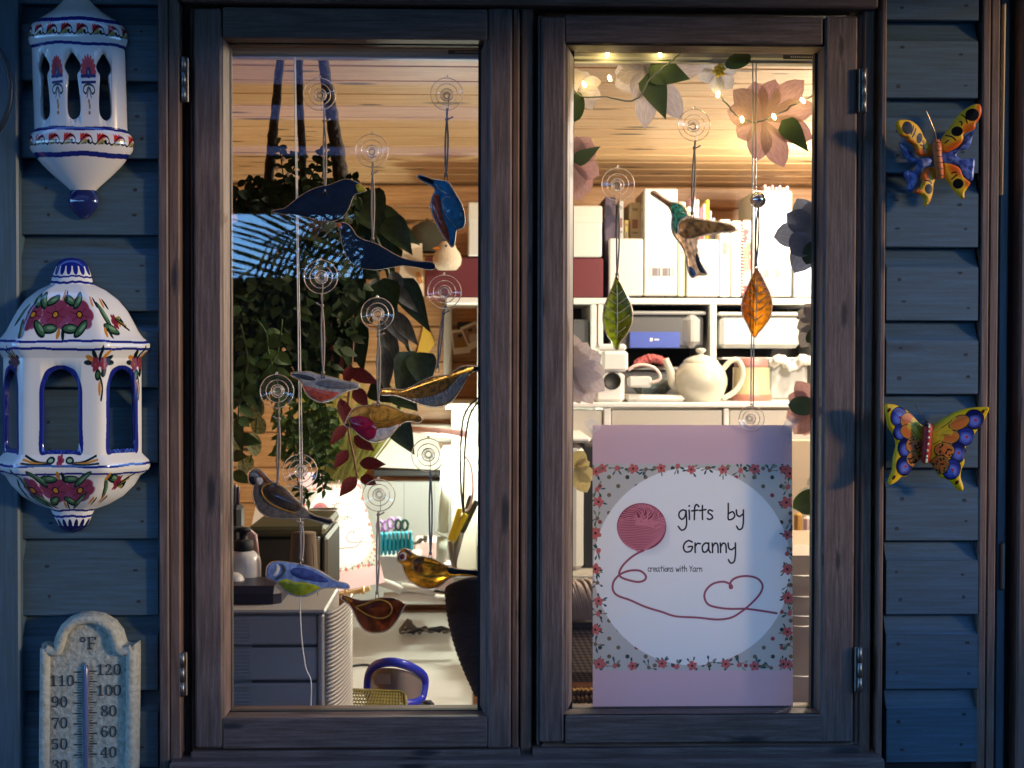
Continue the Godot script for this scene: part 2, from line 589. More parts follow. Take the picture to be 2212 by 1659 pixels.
func garden() -> void:
	var st := sb()
	box(st, Vector3(0, -0.1, 0), Vector3(80, 0.2, 80))
	struct("ground", st, mk(Color(0.03, 0.03, 0.032), 0.9))
	# what the panes mirror: fence, neighbouring house, slatted veranda roof, a palm
	var dark := mk(Color(0.014, 0.013, 0.012), 0.9, {"metallic_specular": 0.2})
	var f := thing("garden_fence", Vector3(-5, 0, 6.2), "dark board fence closing the garden, seen only mirrored in the left pane", "fence")
	for i in 38:
		st = sb()
		box(st, Vector3(-11.8 + i * 0.31, 1.0, 6.2), Vector3(0.3, 2.02 + 0.006 * (i % 3), 0.03), 0.004)
		obj("board", st, dark, f)
	st = sb()
	box(st, Vector3(-5, 0.99, 6.225), Vector3(13.9, 1.98, 0.012))
	obj("backing", st, dark, f)
	var hd := thing("added_hedge", Vector3(4.2, 0, 2.2), "added unseen hedge right of the garden, blocking low light from the wall", "hedge")  # unseen, added to keep the low warm light off the lower wall
	st = sb()
	for i in 26:
		box(st, Vector3(4.2 + rng.randf_range(-0.05, 0.05), 0.83, -2.0 + i * 0.36), Vector3(0.5, 1.66 + rng.randf_range(-0.05, 0.05), 0.4), 0.06)
	obj("foliage", st, mk(Color(0.03, 0.05, 0.03), 0.8), hd)
	var h := thing("neighbour_garage", Vector3(3, 0, 8.2), "low dark garage behind the garden, seen only as a dark mirror image", "garage")
	st = sb()
	box(st, Vector3(3.15, 1.22, 8.2), Vector3(7.8, 2.44, 3.0))
	obj("wall", st, mk(Color(0.018, 0.015, 0.014), 0.9, {"metallic_specular": 0.2}), h)
	st = sb()
	box(st, Vector3(3.15, 2.52, 8.2), Vector3(7.9, 0.16, 3.2))
	obj("roof", st, dark, h)
	var r := thing("veranda_roof", Vector3(0, 2.34, 2.5), "slatted veranda roof over the window, seen as bands in the left pane", "canopy")
	var zs := [[0.35, 1.74], [2.16, 2.48], [2.80, 3.38], [3.66, 6.0]]
	for z in zs:
		st = sb()
		box(st, Vector3(-0.85, 2.37, (z[0] + z[1]) * 0.5), Vector3(5.0, 0.012, z[1] - z[0]), 0.003)
		obj("roof_board", st, dark, r)
	st = sb()
	box(st, Vector3(0.92, 2.386, 2.65), Vector3(1.45, 0.012, 4.7), 0.003)
	obj("felt_panel", st, dark, r)
	for q in [[1.74, 2.16], [2.48, 2.80], [3.38, 3.66]]:
		st = sb()
		box(st, Vector3(-1.57, 2.373, (q[0] + q[1]) * 0.5), Vector3(3.5, 0.004, q[1] - q[0] + 0.02))
		obj("roof_light", st, mk(Color(0.35, 0.33, 0.38), 0.7, {"back": Color(1.0, 0.88, 0.95)}), r)
	for x in [-3.3, 1.58]:
		st = sb()
		box(st, Vector3(x, 2.28, 3.0), Vector3(0.09, 0.14, 5.6), 0.006)
		obj("beam", st, dark, r)
		st = sb()
		box(st, Vector3(x, 1.1, 5.0), Vector3(0.1, 2.2, 0.1), 0.006)
		obj("post", st, dark, r)
	var pm := thing("garden_palm", Vector3(-0.55, 0, 4.3), "garden palm with arching fronds, mirrored over the blue sky patch", "palm")
	var trunk := Vector3(-0.30, 2.08, 4.3)
	st = sb(true)
	tube(st, [Vector3(-0.5, 0, 4.3), Vector3(-0.36, 1.0, 4.3), trunk], [0.09, 0.07, 0.05])
	obj("trunk", st, dark, pm)
	var green := mk(Color(0.03, 0.05, 0.03), 0.6)
	for i in 10:
		var an := PI * (0.34 + 0.80 * i / 9.0)
		var out := Vector3(cos(an), 0.75 * sin(an) - 0.05, rng.randf_range(-0.5, 0.4))
		var ribs := []
		for k in 8:
			var q := k / 7.0
			ribs.append(trunk + out * 0.95 * q + Vector3(0, -0.42 * q * q, 0))
		st = sb()
		tube(st, ribs, 0.006, 4)
		for k in range(1, 8):
			for j in 3:
				var q2: Vector3 = (ribs[k - 1] as Vector3).lerp(ribs[k], j / 3.0)
				var d: Vector3 = (ribs[k] - ribs[k - 1]).normalized()
				var sd := d.cross(Vector3.BACK).normalized()
				leaf(st, q2, d + sd * 0.9, Vector3.BACK, 0.27, 0.017, 0.1, 0.15, 0, Color.WHITE, 3)
				leaf(st, q2, d - sd * 0.9, Vector3.BACK, 0.27, 0.017, 0.1, 0.15, 0, Color.WHITE, 3)
		obj("frond", st, green, pm)

const XL := -0.98
const XR := 1.75
const ZB := -2.62
const CEIL := EYE + 0.585

func room() -> void:
	# room shell; planks of the ceiling and of the back wall are pieces of their own
	var st := sb()
	box(st, Vector3((XL + XR) / 2, -0.05 + 0.06, ZB / 2 - 0.05), Vector3(XR - XL + 0.3, 0.1, -ZB + 0.1))
	struct("floor", st, mk(Color(0.22, 0.15, 0.09), 0.5))
	st = sb()
	box(st, Vector3((XL + XR) / 2, CEIL + 0.07, ZB / 2), Vector3(XR - XL + 0.4, 0.1, -ZB + 0.3))
	var ce := struct("ceiling", st, M.pine_dark)
	var z := -0.112
	while z > ZB - 0.1:
		st = sb()
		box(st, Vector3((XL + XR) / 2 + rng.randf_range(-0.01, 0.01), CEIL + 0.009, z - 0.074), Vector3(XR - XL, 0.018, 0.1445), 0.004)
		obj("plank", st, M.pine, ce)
		z -= 0.15
	st = sb()
	box(st, Vector3((XL + XR) / 2, 1.1, ZB - 0.08), Vector3(XR - XL + 0.4, 2.3, 0.1))
	var bw := struct("back_wall", st, M.pine_dark)
	var y := CEIL - 0.002
	while y > 0.1:
		st = sb()
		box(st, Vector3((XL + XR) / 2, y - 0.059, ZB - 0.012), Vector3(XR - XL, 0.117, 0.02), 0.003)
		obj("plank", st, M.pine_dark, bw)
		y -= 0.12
	st = sb()
	box(st, Vector3((XL + XR) / 2, CEIL - 0.045, ZB + 0.02), Vector3(XR - XL, 0.07, 0.035), 0.004)
	obj("wall_plate", st, M.pine_dark, bw)
	for s in [[XL - 0.06, "left_wall"], [XR + 0.06, "right_wall"]]:
		st = sb()
		box(st, Vector3(s[0], 1.1, ZB / 2), Vector3(0.1, 2.3, -ZB + 0.2))
		var w := struct(s[1], st, M.pine_dark)
		y = CEIL - 0.002
		while y > 0.3:
			st = sb()
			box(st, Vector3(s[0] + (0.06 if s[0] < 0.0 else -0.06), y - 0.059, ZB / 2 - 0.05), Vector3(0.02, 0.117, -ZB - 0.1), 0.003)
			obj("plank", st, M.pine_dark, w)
			y -= 0.12

func wall() -> void:
	var w := thing("timber_wall", P(1106, 1650, 0.0), "blue shiplap timber wall with brown stained trim round the window", "wall")
	var st := sb()
	# studs and sheathing behind the boards, with the window opening left free
	pbox(st, -400, -200, 380, 2300, 0.012, 0.11)
	obj("sheathing", st, M.black, w)
	st = sb()
	pbox(st, 1896, -200, 2150, 2300, 0.012, 0.11)
	obj("sheathing", st, M.black, w)
	st = sb()
	pbox(st, 380, -400, 1896, 8, 0.008, 0.11)
	obj("sheathing", st, M.black, w)
	st = sb()
	pbox(st, 380, 1645, 1896, 2300, 0.008, 0.11)
	obj("sheathing", st, M.black, w)
	for side in [[43.0, 341.0, [9, 175, 341, 507, 671, 836, 999, 1164, 1329, 1492, 1660], 0.038], [1915.0, 2114.0, [44, 212, 375, 535, 693, 852, 1011, 1168, 1327, 1488, 1648], 0.036]]:
		var vs: Array = side[2]
		for i in vs.size():
			var vb: float = vs[i]
			var vt: float = vs[i - 1] if i > 0 else vb - 163.0
			board(w, side[0] + rng.randf_range(-1.0, 1.0), side[1] + rng.randf_range(-1.5, 1.0), vt, vb + rng.randf_range(-1, 1), side[3] + rng.randf_range(-0.001, 0.001))
	# corner board at far left, with its dark seam
	st = sb()
	pbox(st, -120, -60, 41, 1720, 0.052, 0.04, 0.003)
	obj("corner_board", st, M.paint, w)
	for t in [[342.5, 363.5, 0.048], [364.5, 389, 0.045]]:
		st = sb()
		pbox(st, t[0], -40, t[1], 1700, t[2], 0.05, 0.002)
		obj("trim_board", st, M.stain2 if t[0] > 350 else M.stain, w)
	for t in [[1899, 1911, 0.040], [2117, 2134, 0.037], [2135, 2154, 0.033]]:
		st = sb()
		pbox(st, t[0], -40, t[1], 1637 if t[0] < 2000 else 1720, t[2], 0.05, 0.002)
		obj("trim_board", st, M.stain2, w)
	st = sb()
	pbox(st, 390, -60, 1898, 10, 0.052, 0.05, 0.003)
	obj("header_board", st, M.stain2, w)
	st = sb()
	pbox(st, 365, 1643, 1912, 1740, 0.066, 0.08, 0.004)
	obj("sill_board", st, M.stain, w)
	# jambs and mullion of the window frame
	for t in [[391, 411, 0.012], [1125, 1150, 0.026], [1861, 1885, 0.030]]:
		st = sb()
		pbox(st, t[0], 8, t[1], 1643, t[2], 0.10, 0.002)
		obj("jamb", st, M.stain2 if t[0] > 400 else M.stain, w)
	st = sb()
	pbox(st, 1886, 8, 1898, 1643, 0.004, 0.06)
	obj("jamb", st, M.stain, w)
	st = sb()
	pbox(st, 1100, 0, 1176, 1650, -0.012, 0.07)
	obj("mullion_core", st, M.stain, w)
	st = sb()
	pbox(st, 411.5, 1622, 1124, 1642, 0.040, 0.1, 0.002)
	obj("frame_rail", st, M.stain, w)
	st = sb()
	pbox(st, 1151, 1616, 1860, 1642, 0.040, 0.1, 0.002)
	obj("frame_rail", st, M.stain, w)
	st = sb()
	pbox(st, 411.5, 8, 1124, 17, 0.020, 0.1, 0.002)
	obj("frame_rail", st, M.stain, w)
	st = sb()
	pbox(st, 1151, 8, 1860, 25, 0.016, 0.1, 0.002)
	obj("frame_rail", st, M.stain, w)

# one shiplap board: flat face, scooped top, overhanging lip; two or four nail heads
func board(w: Node3D, u0: float, u1: float, vt: float, vb: float, zf: float) -> void:
	var a := P(u0, (vt + vb) * 0.5, zf)
	var b := P(u1, (vt + vb) * 0.5, zf)
	var yt := P((u0 + u1) * 0.5, vt, zf).y
	var yb := P((u0 + u1) * 0.5, vb, zf).y
	var h := yt - yb
	var prof := [[yb, zf - 0.017], [yb, zf - 0.0015], [yb + 0.0012, zf], [yb + h * 0.73, zf - 0.0003], [yb + h * 0.735, zf - 0.0022]]
	for k in 6:
		var q := (k + 1) / 6.0
		prof.append([yb + h * (0.735 + 0.265 * q), zf - 0.0022 - 0.0150 * pow(q, 0.8)])
	prof.append([yt + 0.012, zf - 0.0185])
	var st := sb()
	var off := Vector2(rng.randf() * 3, rng.randf())
	var run := 0.0
	for i in prof.size() - 1:
		var p: Array = prof[i]
		var q: Array = prof[i + 1]
		var ln := Vector2(q[0] - p[0], q[1] - p[1]).length()
		quad(st, Vector3(a.x, q[0], q[1]), Vector3(b.x, q[0], q[1]), Vector3(b.x, p[0], p[1]), Vector3(a.x, p[0], p[1]), off + Vector2(a.x, run + ln), off + Vector2(b.x, run + ln), off + Vector2(b.x, run), off + Vector2(a.x, run))
		for x in [a.x, b.x]:
			var c := [Vector3(x, p[0], zf - 0.024), Vector3(x, q[0], zf - 0.024), Vector3(x, q[0], q[1]), Vector3(x, p[0], p[1])]
			if x == a.x:
				quad(st, c[0], c[1], c[2], c[3])
			else:
				quad(st, c[3], c[2], c[1], c[0])
		run += ln
	var o := obj("cladding_board", st, M.paint, w)
	st = sb()
	var us := [u1 - 42.0] if u0 < 500 else [u0 + 28.0, u1 - 30.0]
	if u0 < 500:
		us.append(u0 + 62.0)
	for u in us:
		for q in [0.22, 0.6]:
			var c := P(u + rng.randf_range(-10, 10), lerpf(vb, vt, q + rng.randf_range(-0.07, 0.07)), zf)
			lathe(st, c, [Vector2(0.0034, 0.0), Vector2(0.0026, 0.0006), Vector2(0.0001, 0.0002)], 7, Basis(Vector3.RIGHT, PI / 2).scaled(Vector3(rng.randf_range(0.7, 1.25), rng.randf_range(0.5, 1.0), 1)))
	var nh := obj("nail_heads", st, mk(Color(0.010, 0.013, 0.018), 0.6), o)
	nh.set_meta("kind", "stuff")

# sloping glazing bead along one side of the pane
func bead(st: SurfaceTool, a: Vector3, b: Vector3, inn: Vector3, z_out: float, z_in: float, w: float, m0: float, m1: float) -> void:
	var d := (b - a).normalized()
	var prof := [[0.0, z_out], [0.25, z_out - 0.001], [0.55, lerpf(z_out, z_in, 0.35)], [0.85, lerpf(z_out, z_in, 0.8)], [1.0, z_in], [1.0, -0.004]]
	for i in prof.size() - 1:
		var p: Array = prof[i]
		var q: Array = prof[i + 1]
		var pa: Vector3 = a + d * (m0 * w * p[0]) + inn * w * p[0]
		var pb: Vector3 = b - d * (m1 * w * p[0]) + inn * w * p[0]
		var qa: Vector3 = a + d * (m0 * w * q[0]) + inn * w * q[0]
		var qb: Vector3 = b - d * (m1 * w * q[0]) + inn * w * q[0]
		pa.z = p[1]
		pb.z = p[1]
		qa.z = q[1]
		qb.z = q[1]
		var l := (b - a).length()
		if d.cross(inn).z > 0.0:
			quad(st, pa, qa, qb, pb, Vector2(0, i * 0.01), Vector2(0, i * 0.01 + 0.01), Vector2(l, i * 0.01 + 0.01), Vector2(l, i * 0.01))
		else:
			quad(st, pb, qb, qa, pa, Vector2(l, i * 0.01), Vector2(l, i * 0.01 + 0.01), Vector2(0, i * 0.01 + 0.01), Vector2(0, i * 0.01))

func casement(u0: float, u1: float, v0: float, v1: float, g: Array, zf: float, label: String, hinges: Array) -> void:
	# g = pane edges u, v; the stiles run the full height
	var c := thing("casement_window", P((u0 + u1) / 2, v1, 0), label, "window", "pair of casement windows")
	var b := [g[0] - 17.0, g[1] - 9.0, g[2] + 16.0, g[3] + 13.0]
	var st := sb()
	pbox(st, u0, v0, b[0], v1, zf, 0.05, 0.003)
	obj("stile", st, M.stain, c)
	st = sb()
	pbox(st, b[2], v0, u1, v1, zf, 0.05, 0.003)
	obj("stile", st, M.stain, c)
	st = sb()
	pbox(st, b[0] + 0.6, v0, b[2] - 0.6, b[1], zf - 0.0006, 0.05, 0.002)
	obj("rail", st, M.stain, c)
	st = sb()
	pbox(st, b[0] + 0.6, b[3], b[2] - 0.6, v1, zf - 0.0006, 0.05, 0.002)
	obj("rail", st, M.stain, c)
	# rebated outer edge of the casement
	for r in [[u0 - 7, v0 - 2, u0 + 1, v1 + 6], [u1 - 1, v0 - 2, u1 + 17, v1 + 6]]:
		st = sb()
		pbox(st, r[0], r[1], r[2], r[3], zf - 0.010, 0.03, 0.003)
		obj("edge_moulding", st, M.stain2, c)
	st = sb()
	pbox(st, u0 + 2, v1 - 2, u1 - 2, v1 + 12, zf - 0.008, 0.03, 0.004)
	obj("edge_moulding", st, M.stain2, c)
	var gl := P(g[0], (g[1] + g[3]) / 2, 0.004).x
	var gr := P(g[2], (g[1] + g[3]) / 2, 0.004).x
	var gt := P((g[0] + g[2]) / 2, g[1], 0.004).y
	var gb := P((g[0] + g[2]) / 2, g[3], 0.004).y
	var bl := P(b[0], 800, zf).x
	var br := P(b[2], 800, zf).x
	var bt := P(1106, b[1], zf).y
	var bb := P(1106, b[3], zf).y
	var zz := zf - 0.003
	# four beads: side beads warm or blue by what they face
	for e in [[Vector3(bl, bb, 0), Vector3(bl, bt, 0), Vector3.RIGHT, gl - bl], [Vector3(br, bt, 0), Vector3(br, bb, 0), Vector3.LEFT, br - gr], [Vector3(bl, bt, 0), Vector3(br, bt, 0), Vector3.DOWN, bt - gt], [Vector3(br, bb, 0), Vector3(bl, bb, 0), Vector3.UP, gb - bb]]:
		st = sb()
		bead(st, e[0], e[1], e[2], zz, 0.006, absf(e[3]), 1.0, 1.0)
		obj("glazing_bead", st, M.stain, c)
	# black gasket round the glass, then the sealed double pane
	for q in [[gl - 0.004, gb, gl + 0.0012, gt], [gr - 0.004, gb, gr + 0.004, gt], [gl, gt - 0.0025, gr, gt + 0.003], [gl, gb - 0.003, gr, gb + 0.0015]]:
		st = sb()
		box(st, Vector3((q[0] + q[2]) / 2, (q[1] + q[3]) / 2, -0.003), Vector3(q[2] - q[0], q[3] - q[1], 0.012))
		obj("gasket", st, M.rubber, c)
	st = sb()
	box(st, Vector3((gl + gr) / 2, (gt + gb) / 2, -0.002), Vector3(gr - gl + 0.006, gt - gb + 0.006, 0.004))
	obj("pane", st, M.glass, c)
	# inner side of the sash
	for q in [[gl - 0.05, gb - 0.05, gl - 0.004, gt + 0.05], [gr + 0.004, gb - 0.05, gr + 0.05, gt + 0.05], [gl - 0.004, gt + 0.003, gr + 0.004, gt + 0.05], [gl - 0.004, gb - 0.05, gr + 0.004, gb - 0.003]]:
		st = sb()
		box(st, Vector3((q[0] + q[2]) / 2, (q[1] + q[3]) / 2, -0.03), Vector3(q[2] - q[0], q[3] - q[1], 0.035), 0.002)
		obj("inner_frame", st, M.stain, c)
	for hh in hinges:
		var p := P(hh[0], hh[1], zf + 0.006)
		var p2 := P(hh[0], hh[2], zf + 0.006)
		var hn := Node3D.new()
		hn.name = numbered(c, "hinge")
		c.add_child(hn, true)
		hn.global_transform = Transform3D(Basis(), p)
		for k in 3:
			st = sb(true)
			var t0: float = k / 3.0
			tube(st, [p.lerp(p2, t0 + 0.006), p.lerp(p2, t0 + 0.327)], 0.0036, 10)
			var o := obj("knuckle", st, M.steel, hn)
		st = sb()
		box(st, (p + p2) * 0.5 + Vector3(0, 0, -0.006), Vector3(0.012, absf(p.y - p2.y), 0.004), 0.001)
		obj("hinge_plate", st, M.steel, hn)

func casements() -> void:
	casement(419, 1105, 17, 1617, [497, 93, 1038, 1537], 0.036, "left casement window with dark stained frame, glass birds on its pane", [[397, 122, 220], [394, 1410, 1505]])
	casement(1168, 1848, 34, 1605, [1237, 103, 1762, 1532], 0.036, "right casement window with dark stained frame and poster behind its pane", [[1866, 146, 242], [1857, 1399, 1496]])

func door() -> void:
	var d := thing("stained_door", P(2260, 1659, 0), "dark stained door beside the blue cladding, cut by the picture edge", "door")
	var st := sb()
	pbox(st, 2202, -60, 2420, 1720, 0.025, 0.04, 0.003)
	obj("stile", st, M.stain2, d)
	st = sb()
	pbox(st, 2155.5, -60, 2176, 1720, 0.006, 0.05, 0.002)
	obj("frame_post", st, M.paint, d)
	st = sb()
	pbox(st, 2176, -60, 2204, 1720, -0.004, 0.05)
	obj("rebate", st, M.rubber, d)
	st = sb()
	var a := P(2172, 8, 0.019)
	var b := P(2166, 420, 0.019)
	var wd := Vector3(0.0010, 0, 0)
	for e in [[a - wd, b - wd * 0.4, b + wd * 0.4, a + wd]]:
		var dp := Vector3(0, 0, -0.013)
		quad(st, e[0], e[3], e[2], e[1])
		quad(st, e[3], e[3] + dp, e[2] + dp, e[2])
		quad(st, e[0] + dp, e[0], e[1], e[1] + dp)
	obj("gap_light_strip", st, mk(Color(0.85, 0.62, 0.33), 0.5), d)  # pale gold fin added in place of room light leaking through the door gap
	st = sb()
	pbox(st, 2163, 1172, 2173, 1275, 0.012, 0.006, 0.002)
	obj("hinge", st, M.steel, d)


func objects() -> void:
	lantern_round()
	lantern_eight()
	thermometer()
	butterflies()
	ring()
	pane_things()
	poster()
	garland()
	hobby_room()
	plants()

# ---------- ceramics on the wall
# thin shell over a bent path (x, z in u units), with openings cut in (s, v); scale may change with v
func shell(st: SurfaceTool, axis: Vector3, path: PackedVector2Array, unit: float, v0: float, v1: float, holes: Array, th: float, uv_v0: float, uv_v1: float, lean: float, s_from := -1.0, s_to := -1.0) -> void:
	var acc := [0.0]
	for i in path.size() - 1:
		acc.append(acc[i] + path[i].distance_to(path[i + 1]))
	var total: float = acc[-1]
	for i in path.size() - 1:
		var mid: float = (acc[i] + acc[i + 1]) * 0.5
		var d := (path[i + 1] - path[i]).normalized()
		var nrm := Vector2(-d.y, d.x)
		if nrm.y < 0.0 and absf(nrm.y) > 0.02:
			nrm = -nrm
		if nrm.dot(path[i]) < 0.0:
			nrm = -nrm
		var pieces: Array = [PackedVector2Array([Vector2(acc[i], v0), Vector2(acc[i + 1], v0), Vector2(acc[i + 1], v1), Vector2(acc[i], v1)])]
		for h: PackedVector2Array in holes:
			var next := []
			for pc in pieces:
				next.append_array(Geometry2D.clip_polygons(pc, h))
			pieces = next
		for pc: PackedVector2Array in pieces:
			var ids := Geometry2D.triangulate_polygon(pc)
			for k in range(0, ids.size(), 3):
				for inner in [0.0, th]:
					var q := []
					var uv := []
					for j in 3:
						var sv := pc[ids[k + j]]
						var xz: Vector2 = path[i] + d * (sv.x - acc[i]) - nrm * inner
						q.append(Vector3(xz.x + lean * (sv.y - v0), -sv.y, xz.y) * unit)
						uv.append(Vector2(sv.x / total, (sv.y - uv_v0) / (uv_v1 - uv_v0)))
					emit(st, q, uv, Vector3(nrm.x, 0, nrm.y) * (1.0 if inner == 0.0 else -1.0), axis, Basis())
	for h: PackedVector2Array in holes:
		for k in h.size():
			var pair := [h[k], h[(k + 1) % h.size()]]
			var q := []
			for e in [[0, 0.0], [1, 0.0], [1, th], [0, th]]:
				var sv: Vector2 = pair[e[0]]
				var i := 0
				while i < path.size() - 2 and acc[i + 1] < sv.x:
					i += 1
				var d := (path[i + 1] - path[i]).normalized()
				var nrm := Vector2(-d.y, d.x)
				if nrm.dot(path[i]) < 0.0:
					nrm = -nrm
				var xz: Vector2 = path[i] + d * (sv.x - acc[i]) - nrm * e[1]
				q.append(axis + Vector3(xz.x + lean * (sv.y - v0), -sv.y, xz.y) * unit)
			quad(st, q[0], q[1], q[2], q[3], Vector2(0.5, 0.02), Vector2(0.5, 0.02), Vector2(0.5, 0.02), Vector2(0.5, 0.02))

func loft(st: SurfaceTool, axis: Vector3, path: PackedVector2Array, unit: float, prof: Array, uv_v0: float, uv_v1: float, lean: float, lean_v0: float) -> void:
	var acc := [0.0]
	for i in path.size() - 1:
		acc.append(acc[i] + path[i].distance_to(path[i + 1]))
	for r in prof.size() - 1:
		for i in path.size() - 1:
			var q := []
			var uv := []
			for e in [[0, 0], [1, 0], [1, 1], [0, 1]]:
				var pr: Vector2 = prof[r + e[1]]
				var p: Vector2 = path[i + e[0]] * pr.x
				q.append(axis + Vector3(p.x + lean * (pr.y - lean_v0), -pr.y, p.y) * unit)
				uv.append(Vector2(acc[i + e[0]] / acc[-1], (pr.y - uv_v0) / (uv_v1 - uv_v0)))
			quad(st, q[0], q[1], q[2], q[3], uv[0], uv[1], uv[2], uv[3])

func half_ellipse(r: float, zsc: float, n := 40) -> PackedVector2Array:
	var p := PackedVector2Array()
	for i in n + 1:
		var a := PI * (float(i) / n - 0.5)
		p.append(Vector2(sin(a) * r, cos(a) * r * zsc))
	return p

func at_len(path: PackedVector2Array) -> float:
	var l := 0.0
	for i in path.size() - 1:
		l += path[i].distance_to(path[i + 1])
	return l

const NAVY := Color(0.035, 0.055, 0.26)

func lantern_round() -> void:
	var zb := 0.041
	var unit := S(zb)
	var a := P(166, 0, zb)
	var t := thing("wall_lantern", P(176, 465, zb), "white ceramic wall lantern with keyhole openings and blue pointed knob, topmost left", "wall lantern", "painted ceramic wall lanterns")
	var path := half_ellipse(1.0, 0.55)
	var big := half_ellipse(98.0, 0.55)
	var W := 640
	var H := 520
	var im := Image.create(W, H, false, Image.FORMAT_RGB8)
	im.fill(Color(0.80, 0.79, 0.77))
	# rows: texture y = (v + 30)
	for b in [[47, 56], [100, 106], [277, 285], [330, 340]]:
		for x in W:
			var wob := 1.2 * sin(x * 0.021 + b[0])
			for y in range(int(b[0] + 30 + wob), int(b[1] + 30 + wob)):
				im.set_pixel(x, y, Color(0.10, 0.13, 0.42))
	var dark := Color(0.07, 0.08, 0.12)
	for band in [78, 308]:
		for i in 8:
			var x := 10.0 + i * 80.0
			var y: float = band + 30.0
			fillp(im, [x + 22, y + 2, x + 24, y - 17, x + 31, y - 14, x + 37, y - 18, x + 44, y - 14, x + 51, y - 17, x + 74, y - 11, x + 54, y - 7, x + 36, y - 1], Color(0.74, 0.17, 0.16))
			fillp(im, [x + 22, y + 6, x + 40, y - 4, x + 56, y - 3, x + 50, y + 5], Color(0.58, 0.52, 0.28))
			fillp(im, [x + 30, y + 6, x + 46, y + 2, x + 52, y + 6], Color(0.30, 0.34, 0.28))
			sline(im, [x, y + 3, x + 14, y + 6, x + 30, y - 3, x + 52, y - 12, x + 74, y - 8, x + 78, y + 1, x + 68, y + 5, x + 62, y + 1], 3.2, dark)
			dab(im, x + 61, y + 1, 6.5, 4.6, 0, dark)
	for i in 2:
		var x := W * (0.365 if i == 0 else 0.635)
		var y := 192.0
		var sc := 0.86 if i == 0 else 1.05
		for k in 9:
			var an := PI + PI * k / 8.0
			dab(im, x + cos(an) * 26 * sc, y + sin(an) * 22, 14 * sc, 7, an, Color(0.74, 0.17, 0.16).lerp(Color(0.78, 0.35, 0.32), 0.25 * (k % 2)))
			dab(im, x + cos(an) * 15 * sc, y + sin(an) * 13, 13 * sc, 6, an, Color(0.62, 0.17, 0.18))
		dab(im, x, y + 2, 13, 12, 0, Color(0.07, 0.08, 0.22))
		dab(im, x, y + 2, 5, 5, 0, Color(0.42, 0.45, 0.58))
		stroke(im, PackedVector2Array([Vector2(x - 36 * sc, y + 10), Vector2(x + 34 * sc, y + 8)]), 7, Color(0.10, 0.12, 0.34))
		stroke(im, PackedVector2Array([Vector2(x - 34 * sc, y + 23), Vector2(x + 34 * sc, y + 21)]), 5.5, Color(0.10, 0.12, 0.34))
		for sg in [-1.0, 1.0]:
			sline(im, [x, y + 26, x + sg * 22, y + 30, x + sg * 30, y + 40, x + sg * 16, y + 46, x + sg * 6, y + 34], 4, Color(0.12, 0.20, 0.18))
			sline(im, [x, y + 30, x + sg * 6, y + 44, x + sg * 12, y + 54], 3, Color(0.13, 0.19, 0.2))
		dab(im, x - 2, y + 62, 5, 5, 0, Color(0.62, 0.45, 0.16))
		dab(im, x + 1, y + 72, 5, 7, 0, Color(0.62, 0.45, 0.16))
		dab(im, x - 1, y + 86, 6, 4, 0, Color(0.55, 0.38, 0.13))
	var glaze := mk(Color(1, 1, 1), 0.16, {"tex": ImageTexture.create_from_image(im), "coat": 0.5})
	var lean := 0.03
	var st := sb(true)
	loft(st, a, path, unit, [Vector2(8, -30), Vector2(18, -12), Vector2(27, 0), Vector2(38, 12), Vector2(54, 26), Vector2(76, 40), Vector2(86, 46), Vector2(96, 55), Vector2(103, 68), Vector2(105, 82), Vector2(103, 94), Vector2(98, 104), Vector2(97, 110)], -30, 490, lean, 0)
	obj("roof", st, glaze, t)
	var total := at_len(big)
	var holes := []
	for c in [0.232, 0.5, 0.768]:
		var sx: float = total * c
		var wk: float = 0.9 if absf(c - 0.5) > 0.1 else 1.0
		holes.append(smooth_loop([sx, 122, sx + 9 * wk, 132, sx + 18 * wk, 148, sx + 16 * wk, 160, sx + 10.5 * wk, 170, sx + 13 * wk, 200, sx + 15 * wk, 235, sx + 12 * wk, 254, sx, 263, sx - 12 * wk, 254, sx - 15 * wk, 235, sx - 13 * wk, 200, sx - 10.5 * wk, 170, sx - 16 * wk, 160, sx - 18 * wk, 148, sx - 9 * wk, 132], 4))
	st = sb(true)
	shell(st, a + Vector3(lean * 110 * unit, 0, 0), big, unit, 108, 282, holes, 9.0, -30, 490, lean)
	obj("body", st, glaze, t)
	st = sb(true)
	loft(st, a, path, unit, [Vector2(98, 279), Vector2(104, 285), Vector2(110, 297), Vector2(110.5, 310), Vector2(107, 322), Vector2(98, 333), Vector2(92, 342), Vector2(84, 352), Vector2(66, 370), Vector2(48, 386), Vector2(34, 398), Vector2(27, 405)], -30, 490, lean, 0)
	obj("base", st, glaze, t)
	st = sb(true)
	loft(st, a, path, unit, [Vector2(24, 404), Vector2(29, 409), Vector2(30, 417), Vector2(33, 427), Vector2(31, 437), Vector2(22, 450), Vector2(10, 462), Vector2(1, 466)], -30, 490, lean, 0)
	obj("knob", st, mk(NAVY * 0.35, 0.12, {"coat": 0.6}), t)

